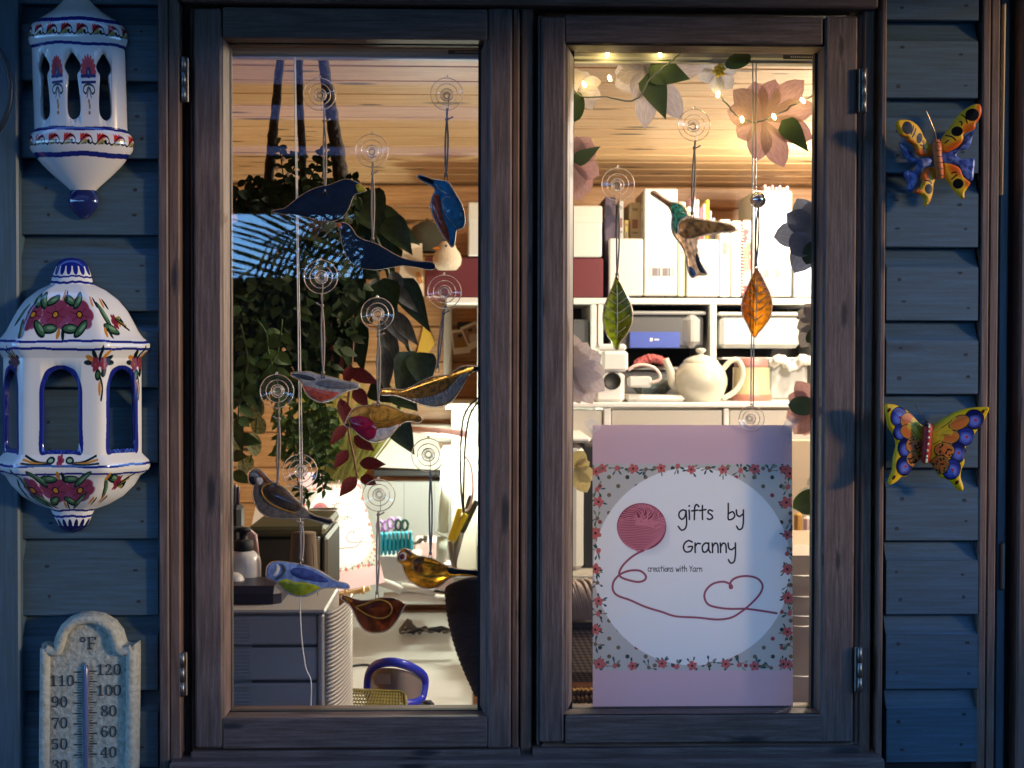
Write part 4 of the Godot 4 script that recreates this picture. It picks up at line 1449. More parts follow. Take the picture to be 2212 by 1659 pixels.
# clear suction cup pressed on the inside of the glass, with a moulded tab, rings and a wire hook
func cup(u: float, v: float, r: float, label: String) -> void:
	var c := P(u, v, ZC)
	var s := S(ZC)
	var t := thing("suction_cup", c, label, "suction cup", "clear suction cups on the panes")
	var face := Basis(Vector3.RIGHT, PI / 2)
	var st := sb(true)
	lathe(st, c, [Vector2(r * s, -0.0008), Vector2(r * s * 0.9, -0.0018), Vector2(r * s * 0.62, -0.004), Vector2(r * s * 0.36, -0.0075)], 40, face)
	obj("skirt", st, M.clear, t)
	for q in [[0.985, 0.00075, -0.0012], [0.66, 0.0007, -0.0042], [0.38, 0.0009, -0.0078]]:
		st = sb(true)
		var pts := []
		for i in 41:
			var a := TAU * i / 40.0
			pts.append(c + Vector3(cos(a) * r * s * q[0], sin(a) * r * s * q[0], q[2]))
		tube(st, pts, q[1], 6, false)
		obj("ring", st, M.solid, t)
	st = sb(true)
	lathe(st, c, [Vector2(r * s * 0.36, -0.0075), Vector2(r * s * 0.30, -0.010), Vector2(r * s * 0.21, -0.0105), Vector2(r * s * 0.2, -0.014), Vector2(r * s * 0.30, -0.0165), Vector2(r * s * 0.26, -0.0185), Vector2(0.0001, -0.019)], 24, face)
	obj("knob", st, M.knob, t)
	st = sb(true)
	var ring := []
	for i in 25:
		var a := TAU * i / 24.0
		ring.append(c + Vector3(cos(a) * r * s * 0.17, sin(a) * r * s * 0.17, -0.0155))
	tube(st, ring, 0.0007, 6, false)
	ring = [P(u + 3, v + r * 0.12, ZC - 0.0155), P(u + 4.5, v + r * 0.5, ZC - 0.014), P(u + 4, v + r * 0.95, ZC - 0.013), P(u + 2, v + r * 1.0, ZC - 0.0125)]
	tube(st, ring, 0.0006, 6)
	obj("hook", st, M.steel, t)
	st = sb(true)
	lathe(st, P(u, v - r - 2.5, ZC - 0.001), [Vector2(0.0001, 0.0022), Vector2(0.0018, 0.0018), Vector2(0.0022, 0), Vector2(0.0018, -0.0018), Vector2(0.0001, -0.0022)], 12, face)
	obj("tab", st, M.solid, t)

# hanging ornament of fused glass: clear edge, body, coloured fields, drawn lines, cord with knots up to its hook
func ornament(called: String, label: String, cat: String, bu: float, bv: float, k: float, z: float, outline: Array, base: Material, fields: Array, lines: Array, cord: Array, grp: String) -> Node3D:
	var cx := 0.0
	var cy := 0.0
	for i in range(0, outline.size(), 2):
		cx += outline[i]
		cy += outline[i + 1]
	var n := outline.size() / 2
	var c := P(bu + cx / n * k, bv + cy / n * k, z)
	var t := thing(called, c, label, cat, grp)
	var pl := zpoly(outline, bu, bv, k, z, c)
	var st := sb(true)
	slab(st, pl, -0.0045, 0.0, 0.0016, c)
	obj("body", st, base, t)
	st = sb(true)
	var rim := []
	for p in pl:
		rim.append(c + Vector3(p.x, p.y, -0.0018))
	rim.append(rim[0])
	tube(st, rim, 0.0007 if called == "glass_blackbird" else 0.0015, 7, false)
	obj("clear_edge", st, M.solid, t)
	for fl in fields:
		st = sb(true)
		var front: float = 0.0006 if fl.size() < 4 else fl[3]
		slab(st, zpoly(fl[2], bu, bv, k, z, c), -0.0049, front, 0.0007, c)
		obj(fl[0], st, fl[1], t)
	for ln in lines:
		st = sb(true)
		var pts := []
		for p in smooth_loop(ln[2], 5, false):
			pts.append(P(bu + p.x * k, bv + p.y * k, z + 0.0007))
		tube(st, pts, ln[3], 6)
		obj(ln[0], st, ln[1], t)
	if cord.size():
		hang(t, cord, z)
	return t

# cord = [u0, v0, knot_v, u1, v1]: from the cup hook over an upper knot down to the wire loop in the ornament
func hang(t: Node3D, cord: Array, z: float) -> void:
	var zt := ZC - 0.014
	var a := P(cord[0], cord[1], zt)
	var kn := P(lerpf(cord[0], cord[3], 0.25), cord[2], lerpf(zt, z - 0.002, 0.3))
	var b := P(cord[3], cord[4], z - 0.002)
	var st := sb(true)
	for sx in [-1.0, 1.0]:
		tube(st, [a + Vector3(sx * 0.0006, 0, 0), a.lerp(kn, 0.5) + Vector3(sx * 0.0009, 0, 0), kn], 0.0009, 6)
		var w: float = 0.0022 if sx > 0.0 else 0.0016
		tube(st, curve3([kn, kn.lerp(b, 0.3) + Vector3(sx * w, 0, rng.randf_range(-0.001, 0.001)), kn.lerp(b, 0.7) + Vector3(sx * w * 0.9, 0, 0), b], 4), 0.0014, 6)
	obj("cord", st, M.cord, t)
	for p in [kn, b]:
		st = sb(true)
		lathe(st, p, [Vector2(0.0001, 0.0034), Vector2(0.0022, 0.0022), Vector2(0.003, 0), Vector2(0.0021, -0.0024), Vector2(0.0001, -0.0034)], 10, Basis(Vector3.BACK, rng.randf_range(-0.6, 0.6)))
		if p == kn:
			var sd := 1.0 if rng.randf() > 0.4 else -1.0
			tube(st, [p, p + Vector3(sd * 0.005, 0.0015, 0.001), p + Vector3(sd * 0.009, 0.004, 0.0)], [0.0012, 0.0011, 0.0016], 6)
		obj("knot", st, M.cord, t)
	st = sb(true)
	var dv := S(z) * 9.0
	for sx in [-1.0, 1.0]:
		tube(st, [b + Vector3(sx * 0.001, 0, 0), b + Vector3(sx * 0.0024, -dv * 0.5, 0.003), b + Vector3(sx * 0.0022, -dv - 0.003, 0.0028)], 0.0006, 5)
	obj("wire_loop", st, M.wire, t)

func pane_things() -> void:
	glass_mats()
	var z := -0.016
	var gb := "glass birds hung on the panes"
	for q in [[690, 203, 35, "by the dark straps, holding the upper blackbird"], [803, 325, 35, "holding the lower blackbird, before the pine ceiling"], [965, 203, 36, "holding the blue and orange kingfisher"], [693, 598, 36, "holding the grey and red bird, over the blue mirrored sky"], [960, 630, 36, "holding the speckled thrush, below the cream knitted chick"], [815, 678, 36, "holding the robin, before the dark heart leaves"], [598, 845, 36, "holding the brown sparrow, before pale green leaves"], [648, 1018, 37, "holding the blue tit, behind the sparrow's back"], [925, 983, 36, "holding the goldfinch, beside the shining desk lamp"], [818, 1070, 36, "holding the brown wren, before the white board"], [1500, 270, 35, "holding the hummingbird in the right pane"], [1335, 398, 35, "holding the green leaf in the right pane"]]:
		cup(q[0], q[1], q[2] * rng.randf_range(0.97, 1.03), "clear suction cup " + q[3])
	cup(1624, 905, 28, "small clear suction cup at the top edge of the poster, end of the blind cord")
	var ink := mk(Color(0.008, 0.009, 0.013), 0.3, {"metallic_specular": 0.3})
	var inkb := mk(Color(0.006, 0.013, 0.034), 0.35, {"metallic_specular": 0.25})
	var grey := stained(Color(0.44, 0.45, 0.48), 0.35)
	var brown := amber(Color(0.50, 0.26, 0.05), 0.35)
	var white := stained(Color(0.92, 0.86, 0.80), 0.7)
	var gold := stained(Color(0.52, 0.28, 0.04), 0.6)
	var red := stained(Color(0.85, 0.14, 0.05), 0.9)
	var l2 := 345.6
	var l3 := 691.2
	var l4 := 1123.2
	ornament("glass_blackbird", "large dark blue glass blackbird with yellow beak, facing right, uppermost bird", "glass bird", LB, l2, LK, z, [450, 402, 500, 388, 560, 375, 620, 328, 700, 268, 800, 217, 900, 195, 960, 172, 1010, 153, 1060, 150, 1110, 168, 1160, 195, 1198, 238, 1160, 252, 1118, 262, 1090, 295, 1070, 350, 1040, 410, 1000, 450, 940, 475, 860, 468, 750, 452, 650, 432, 550, 424], inkb, [["beak", stained(Color(0.55, 0.48, 0.04), 0.4), [1112, 200, 1130, 185, 1160, 198, 1194, 236, 1155, 250, 1125, 248]]], [], [700, 232, 262, 702, 412], gb)
	ornament("glass_blackbird", "dark blue glass blackbird with small orange beak, facing left, long tail to the right", "glass bird", LB, l2, LK, z, [958, 500, 978, 490, 1000, 487, 1050, 500, 1090, 540, 1120, 590, 1180, 625, 1260, 648, 1340, 690, 1420, 738, 1500, 773, 1600, 793, 1700, 798, 1735, 822, 1728, 853, 1680, 857, 1580, 836, 1480, 826, 1380, 842, 1280, 858, 1180, 850, 1110, 825, 1060, 780, 1020, 700, 1000, 610, 993, 550, 976, 526], inkb, [["beak", stained(Color(0.60, 0.16, 0.05), 0.4), [962, 500, 980, 493, 1002, 495, 1005, 528, 984, 532]]], [], [805, 350, 375, 805, 515], gb)
	ornament("glass_kingfisher", "glass kingfisher with blue back, orange red belly and long black bill", "glass bird", LB, l2, LK, z, [1598, 122, 1620, 115, 1655, 125, 1720, 150, 1790, 158, 1840, 175, 1870, 220, 1900, 270, 1940, 340, 1965, 420, 1970, 490, 1950, 530, 1905, 545, 1895, 600, 1885, 660, 1866, 678, 1838, 640, 1798, 590, 1750, 500, 1710, 410, 1700, 340, 1715, 280, 1735, 240, 1722, 208, 1670, 180, 1612, 148], stained(Color(0.08, 0.38, 0.62), 0.9), [["bill", ink, [1604, 124, 1660, 132, 1722, 158, 1716, 190, 1660, 168, 1612, 142]], ["belly", red, [1738, 262, 1772, 285, 1785, 380, 1815, 480, 1842, 560, 1852, 645, 1836, 632, 1795, 575, 1747, 480, 1716, 390, 1714, 320]], ["wing", stained(Color(0.10, 0.46, 0.74), 0.9), [1800, 300, 1860, 285, 1910, 330, 1950, 410, 1962, 490, 1930, 530, 1890, 520, 1830, 440, 1795, 360], 0.0012]], [["wing_edge", white, [1858, 282, 1800, 300, 1790, 350, 1830, 445, 1900, 530], 0.0006], ["cheek_mark", white, [1740, 190, 1770, 230, 1825, 262], 0.0008]], [966, 233, 258, 963, 378], gb)
	ornament("glass_nuthatch", "pale grey glass bird with orange red belly and dark eye stripe, beak to the left", "glass bird", LB, l3, LK, z, [608, 428, 640, 412, 700, 407, 760, 410, 820, 430, 900, 445, 980, 465, 1040, 485, 1110, 490, 1140, 510, 1130, 535, 1080, 545, 1020, 565, 970, 600, 910, 630, 850, 642, 790, 625, 740, 590, 710, 540, 690, 490, 660, 460, 625, 445], grey, [["belly", stained(Color(0.66, 0.12, 0.07), 0.4), [702, 512, 770, 528, 860, 548, 960, 562, 985, 572, 930, 613, 850, 636, 792, 620, 747, 585, 716, 545]], ["eye_stripe", stained(Color(0.03, 0.035, 0.05)), [612, 428, 650, 418, 740, 432, 800, 456, 792, 476, 720, 470, 665, 452]], ["wing", stained(Color(0.22, 0.22, 0.25), 0.5), [800, 500, 850, 470, 940, 470, 1030, 495, 1110, 505, 1120, 528, 1040, 540, 940, 540, 860, 525], 0.0012]], [], [695, 632, 660, 698, 805], gb)
	var dots := []
	var th := ornament("glass_thrush", "brown glass thrush with white speckled breast, beak to the right", "glass bird", LB, l3, LK, z, [1305, 558, 1332, 540, 1400, 540, 1480, 548, 1560, 520, 1640, 475, 1720, 445, 1800, 435, 1850, 430, 1890, 395, 1950, 365, 2020, 360, 2088, 374, 2080, 396, 2030, 408, 1990, 440, 1960, 500, 1920, 570, 1860, 640, 1790, 675, 1710, 678, 1630, 660, 1550, 630, 1460, 597, 1400, 585, 1320, 585], amber(Color(0.55, 0.28, 0.07), 0.4), [["breast", stained(Color(1.0, 0.88, 0.70), 1.0), [1472, 596, 1560, 612, 1680, 602, 1800, 560, 1880, 490, 1930, 432, 2000, 415, 1962, 500, 1910, 572, 1850, 636, 1780, 666, 1690, 670, 1580, 636]], ["beak", ink, [2040, 368, 2086, 376, 2076, 394, 2036, 400], 0.0012]], [], [962, 660, 676, 945, 792], gb)
	var st := sb(true)
	for i in 60:
		var q := (i % 15) / 14.0
		var row := float(i / 15)
		var px := lerpf(1560.0, 1950.0, q) + rng.randf_range(-8, 8)
		var py := lerpf(628.0, 440.0, q * q) + (row - 0.6) * lerpf(18.0, 20.0, q) * (1.0 - 0.5 * absf(q - 0.45))
		lathe(st, P(LB + px * LK, l3 + py * LK, z + 0.0006), [Vector2(0.0009, 0.0), Vector2(0.0006, 0.0004), Vector2(0.0001, 0.0005)], 7, Basis(Vector3.RIGHT, PI / 2))
	obj("speckles", st, ink, th).set_meta("kind", "stuff")
	ornament("glass_robin", "brown glass robin with crimson breast and yellow wing line, beak to the left", "glass bird", LB, l3, LK, z, [1030, 822, 1042, 790, 1055, 755, 1090, 705, 1150, 680, 1240, 668, 1330, 664, 1420, 690, 1500, 730, 1570, 740, 1620, 755, 1632, 782, 1605, 805, 1550, 792, 1490, 800, 1440, 840, 1400, 890, 1350, 930, 1280, 955, 1210, 945, 1150, 905, 1100, 860, 1060, 836], brown, [["belly", white, [1282, 852, 1370, 842, 1452, 815, 1402, 885, 1345, 926, 1280, 948, 1220, 940]], ["breast", stained(Color(0.36, 0.015, 0.07), 0.55), [1066, 790, 1085, 760, 1130, 750, 1190, 757, 1250, 800, 1280, 860, 1262, 922, 1210, 938, 1150, 900, 1100, 855], 0.0012], ["beak", ink, [1032, 822, 1048, 808, 1064, 818, 1060, 838]]], [["wing_edge", gold, [1238, 705, 1222, 745, 1245, 790, 1310, 806, 1400, 788, 1470, 752, 1505, 735], 0.0015]], [818, 712, 725, 817, 868], gb)
	ornament("glass_sparrow", "grey brown glass sparrow with white cheek and gold edged wing, tail to lower right", "glass bird", LB, l3, LK, z, [273, 1240, 280, 1195, 315, 1168, 355, 1172, 400, 1208, 450, 1260, 500, 1290, 560, 1320, 630, 1390, 690, 1450, 750, 1510, 830, 1545, 910, 1560, 936, 1580, 915, 1602, 850, 1587, 770, 1562, 700, 1550, 600, 1555, 500, 1550, 420, 1535, 360, 1495, 320, 1420, 308, 1350, 316, 1300, 285, 1280], stained(Color(0.22, 0.19, 0.17), 0.5), [["cap", stained(Color(0.30, 0.10, 0.03), 0.5), [335, 1185, 365, 1190, 410, 1230, 440, 1275, 400, 1270, 370, 1222]], ["mask", ink, [280, 1232, 318, 1226, 335, 1275, 312, 1292, 288, 1272]], ["cheek", white, [336, 1238, 372, 1232, 392, 1258, 368, 1290, 338, 1282]], ["wing", stained(Color(0.12, 0.08, 0.06), 0.4), [388, 1330, 430, 1292, 500, 1300, 590, 1370, 690, 1460, 650, 1500, 560, 1480, 470, 1430, 402, 1380], 0.0012], ["tail", ink, [745, 1518, 830, 1548, 925, 1572, 912, 1595, 850, 1580, 775, 1555]]], [["wing_edge", gold, [452, 1282, 400, 1292, 378, 1335, 400, 1390, 450, 1440, 540, 1482, 640, 1512], 0.0014]], [603, 880, 905, 600, 1040], gb)
	ornament("glass_blue_tit", "blue glass tit with yellow green belly and white cheek, facing left", "glass bird", LB, l4, LK, z, [414, 420, 418, 380, 428, 358, 460, 333, 520, 326, 590, 335, 660, 345, 740, 365, 830, 400, 900, 445, 960, 480, 1040, 500, 1063, 520, 1050, 540, 1000, 535, 930, 530, 860, 535, 800, 565, 730, 595, 650, 595, 580, 570, 530, 525, 490, 485, 440, 462, 417, 448], stained(Color(0.26, 0.38, 0.72), 0.35), [["belly", stained(Color(0.55, 0.58, 0.03), 0.3), [505, 485, 570, 460, 640, 482, 720, 485, 842, 525, 790, 560, 720, 590, 652, 590, 587, 566, 540, 528]], ["collar", stained(Color(0.05, 0.07, 0.11)), [505, 345, 550, 345, 572, 390, 548, 440, 500, 472, 480, 456, 528, 418, 540, 370]], ["cheek", white, [490, 348, 512, 352, 522, 392, 488, 440, 462, 432, 490, 385]], ["wing", stained(Color(0.07, 0.10, 0.34), 0.4), [620, 380, 700, 372, 800, 410, 900, 470, 880, 490, 780, 480, 680, 460, 610, 425], 0.0012]], [], [652, 1055, 1130, 652, 1210], gb)
	ornament("glass_goldfinch", "amber glass goldfinch with red and white face and dark tail, facing left", "glass bird", LB, l4, LK, z, [1438, 308, 1448, 262, 1480, 232, 1520, 230, 1560, 262, 1600, 285, 1660, 290, 1730, 310, 1800, 350, 1870, 375, 1960, 393, 2066, 398, 2066, 440, 1980, 442, 1900, 440, 1840, 460, 1780, 512, 1720, 537, 1650, 535, 1590, 510, 1530, 470, 1495, 410, 1478, 355, 1452, 332], amber(Color(0.62, 0.30, 0.025), 0.2), [["face", white, [1458, 268, 1485, 250, 1512, 272, 1510, 310, 1482, 325, 1456, 308]], ["mask", stained(Color(0.22, 0.03, 0.03), 0.3), [1455, 285, 1475, 262, 1500, 272, 1496, 300, 1470, 312], 0.0012], ["nape", stained(Color(0.05, 0.035, 0.04)), [1490, 236, 1520, 234, 1556, 264, 1545, 292, 1520, 262]], ["wing", amber(Color(0.35, 0.2, 0.06), 0.3), [1566, 330, 1590, 300, 1650, 298, 1640, 350, 1620, 420, 1580, 400]], ["tail", ink, [1830, 380, 1900, 385, 2062, 402, 2062, 436, 1960, 424, 1860, 425]]], [["wing_edge", gold, [1620, 288, 1570, 305, 1555, 350, 1580, 405, 1650, 437, 1740, 440, 1840, 438], 0.0014]], [930, 1018, 1030, 930, 1195], gb)
	ornament("glass_wren", "dark red brown glass wren with looped wing line, tail cocked up left", "glass bird", LB, l4, LK, z, [1003, 608, 1015, 590, 1042, 596, 1100, 620, 1170, 635, 1250, 625, 1340, 609, 1420, 615, 1470, 640, 1502, 660, 1480, 700, 1450, 760, 1410, 820, 1360, 865, 1300, 882, 1220, 880, 1170, 850, 1130, 790, 1100, 720, 1060, 660, 1010, 626], amber(Color(0.12, 0.030, 0.010), 0.25), [["tail", stained(Color(0.5, 0.2, 0.02), 0.7), [1008, 606, 1020, 596, 1045, 604, 1090, 630, 1070, 650, 1030, 632]]], [["wing_edge", gold, [1112, 682, 1200, 652, 1290, 625, 1370, 648, 1398, 700, 1370, 750, 1300, 770, 1210, 745, 1118, 688], 0.0013]], [818, 1103, 1112, 815, 1280], gb)
	var r2 := 345.6
	ornament("glass_hummingbird", "glass hummingbird with green head, bronze wing and long bill, in the right pane", "glass bird", RB, r2, RK, z, [772, 258, 788, 250, 810, 258, 860, 298, 930, 338, 990, 344, 1035, 375, 1060, 420, 1075, 450, 1120, 465, 1200, 480, 1300, 495, 1400, 513, 1448, 545, 1430, 570, 1330, 577, 1230, 592, 1160, 612, 1140, 655, 1145, 740, 1170, 820, 1216, 895, 1205, 916, 1150, 916, 1108, 937, 1080, 915, 1060, 830, 1045, 740, 1000, 660, 955, 600, 935, 530, 940, 440, 920, 382, 870, 337, 782, 278], amber(Color(0.85, 0.66, 0.50), 0.45), [["head", amber(Color(0.10, 0.52, 0.40), 0.4), [922, 352, 990, 352, 1030, 385, 1055, 440, 1020, 480, 985, 540, 975, 595, 942, 530, 946, 440]], ["bill", amber(Color(0.55, 0.22, 0.08), 0.4), [778, 260, 800, 262, 860, 304, 925, 346, 920, 372, 868, 330, 790, 276]], ["wing", amber(Color(0.42, 0.30, 0.15), 0.3), [1000, 500, 1040, 475, 1090, 466, 1200, 486, 1300, 500, 1400, 520, 1440, 546, 1420, 563, 1330, 570, 1225, 585, 1150, 608, 1080, 628, 1010, 605, 985, 555], 0.0014], ["tail_tip", stained(Color(0.06, 0.12, 0.30), 0.5), [1075, 850, 1100, 860, 1130, 900, 1110, 930, 1085, 912]], ["tail_edge", stained(Color(0.05, 0.06, 0.08), 0.3), [1135, 740, 1165, 820, 1208, 895, 1200, 908, 1150, 880, 1125, 790]]], [["collar", white, [1062, 445, 1005, 480, 982, 530, 990, 585], 0.0012], ["eye", ink, [970, 372, 972, 376, 976, 380], 0.0016]], [1502, 303, 320, 1495, 460], gb)
	# glass leaves
	leaf_ornament("green", Color(0.22, 0.30, 0.015), [495, 925, 515, 965, 540, 1010, 590, 1110, 620, 1200, 615, 1300, 575, 1390, 520, 1460, 508, 1507, 480, 1500, 468, 1460, 420, 1390, 390, 1290, 395, 1190, 430, 1090, 470, 1000], Vector2(497, 955), Vector2(496, 1490), [1337, 430, 445, 1333, 592], z, "olive green glass leaf with pale veins, hung left in the right pane")
	leaf_ornament("orange", Color(0.72, 0.26, 0.012), [1612, 860, 1632, 890, 1650, 920, 1690, 1000, 1725, 1080, 1735, 1160, 1715, 1260, 1660, 1340, 1622, 1380, 1605, 1410, 1580, 1395, 1540, 1310, 1505, 1240, 1495, 1150, 1520, 1060, 1560, 970, 1595, 900], Vector2(1616, 890), Vector2(1602, 1385), [1640, 440, 445, 1633, 572], z, "amber orange glass leaf with pale veins, hung from the silver ball hook")
	# silver ball hook on its clear sticky plate
	var hc := P(1642, 429, ZC)
	var hk := thing("ball_hook", hc, "silver ball hook on a clear square sticky plate, holding the orange leaf", "hook")
	st = sb(true)
	var pr := []
	for i in 13:
		var a := PI * i / 12.0
		pr.append(Vector2(maxf(0.0001, sin(a) * 0.0125), cos(a) * 0.0125))
	lathe(st, hc + Vector3(0, 0, -0.016), pr, 24)
	obj("ball", st, mk(Color(0.75, 0.74, 0.72), 0.08, {"metallic": 1.0}), hk)
	var rr := PackedVector2Array()
	for i in 32:
		var a := TAU * i / 32.0
		var q := Vector2(cos(a), sin(a))
		rr.append(Vector2(signf(q.x) * pow(absf(q.x), 0.25), signf(q.y) * pow(absf(q.y), 0.25)) * 0.036)
	st = sb()
	slab(st, rr, -0.0012, -0.0002, 0.0003, P(1642, 419, ZC))
	obj("plate", st, M.clear, hk)
	# roller blinds and their cords
	for q in [[499, 98, 1040, 126, "left"], [1238, 108, 1764, 137, "right"]]:
		var bl := thing("roller_blind", P((q[0] + q[2]) / 2, q[3], -0.055), "rolled up grey blind cassette at the top of the %s pane" % q[4], "blind", "rolled up blinds")
		st = sb()
		pbox(st, q[0] - 20, q[1], q[2] + 20, q[3] - 5, -0.055, 0.04, 0.006)
		obj("cassette", st, M.alu, bl)
		st = sb()
		pbox(st, q[0] - 20, q[3] - 4, q[2] + 20, q[3], -0.057, 0.008, 0.002)
		obj("bottom_bar", st, M.alu, bl)
		for i in 60:
			if i % 2 == 0:
				continue
		st = sb(true)
		for i in 100:
			var c := P(lerpf(q[0] + 150, q[2], i / 99.0), q[1] - 2.0 + 0.012 * i, -0.05)
			lathe(st, c, [Vector2(0.0001, 0.0012), Vector2(0.0012, 0.0), Vector2(0.0001, -0.0012)], 6)
		obj("bead_chain", st, M.cord_white, bl).set_meta("kind", "stuff")
		st = sb()
		pbox(st, q[2] - 72, q[1] + 10, q[2] - 2, q[3] - 9, -0.0545, 0.001)
		obj("end_cap", st, mk(Color(0.10, 0.10, 0.11), 0.4), bl)
		for i in 11:
			st = sb()
			pbox(st, q[2] - 56 + i * 4.6, q[1] + 13, q[2] - 56 + i * 4.6 + 2.6, q[3] - 12, -0.0538, 0.0006)
			obj("print", st, M.cord_white, bl)
	var t := thing("blind_cord", P(640, 126, -0.05), "thin white blind cord hanging the whole height of the left pane", "cord")
	var pts := []
	for p in smooth_loop([636, 124, 638, 300, 641, 500, 645, 800, 648, 1010, 649, 1200, 648, 1290, 651, 1371, 660, 1440, 672, 1474, 670, 1545], 6, false):
		pts.append(P(p.x, p.y, -0.05))
	st = sb(true)
	tube(st, pts, 0.0009, 6)
	pts = []
	for p in smooth_loop([638, 124, 641, 320, 645, 560, 650, 820, 653, 1010, 652, 1150], 6, false):
		pts.append(P(p.x, p.y, -0.053))
	tube(st, pts, 0.0007, 6)
	obj("strand", st, M.cord_white, t)
	t = thing("blind_cord", P(1626, 137, -0.045), "clear double blind cord running down behind the orange leaf to a suction cup", "cord")
	for dx in [-3.5, 3.5]:
		st = sb(true)
		tube(st, [P(1630 + dx, 136, -0.045), P(1629 + dx, 380, -0.042), P(1626 + dx * 0.8, 700, -0.034), P(1624.5 + dx * 0.7, 884, -0.024)], 0.0011, 6)
		obj("strand", st, mk(Color(0.55, 0.5, 0.42), 0.3), t)

func leaf_ornament(nm: String, col: Color, outline: Array, top: Vector2, tip: Vector2, cord: Array, z: float, label: String) -> void:
	var m := amber(col, 0.2)
	var vein := stained(Color(0.62, 0.56, 0.42), 0.5)
	var lines := [["midrib", vein, [top.x, top.y + 40, (top.x + tip.x) / 2 + 3, (top.y + tip.y) / 2, tip.x, tip.y - 60], 0.0009]]
	for i in 5:
		var y := lerpf(top.y + 120, tip.y - 110, i / 4.0)
		var w: float = [42.0, 76.0, 98.0, 98.0, 70.0][i]
		for sg in [-1.0, 1.0]:
			lines.append(["vein", vein, [top.x + sg * w + (tip.x - top.x) * i / 5.0, y - 62.0 * w / 90.0, top.x + sg * w * 0.5 + (tip.x - top.x) * i / 5.0, y - 26.0 * w / 90.0, top.x + 1 + (tip.x - top.x) * (i + 1) / 5.5, y], 0.00075])
	ornament("glass_leaf", label, "glass leaf", RB, 345.6, RK, z, outline, m, [], lines, cord, "glass leaves in the right pane")

# ---------- poster
var poster_tex: ImageTexture
var glyphs := {}

func write(im: Image, text: String, x: float, y: float, h: float, w: float, col: Color) -> void:
	for ch in text:
		if ch == " ":
			x += h * 0.62
			continue
		var g: Array = glyphs[ch]
		for i in range(1, g.size()):
			var pl := smooth_loop(g[i], 5, false)
			for j in pl.size():
				pl[j] = Vector2(x + pl[j].x * h, y - pl[j].y * h)
			stroke(im, pl, w, col)
		x += h * (g[0] + 0.13)

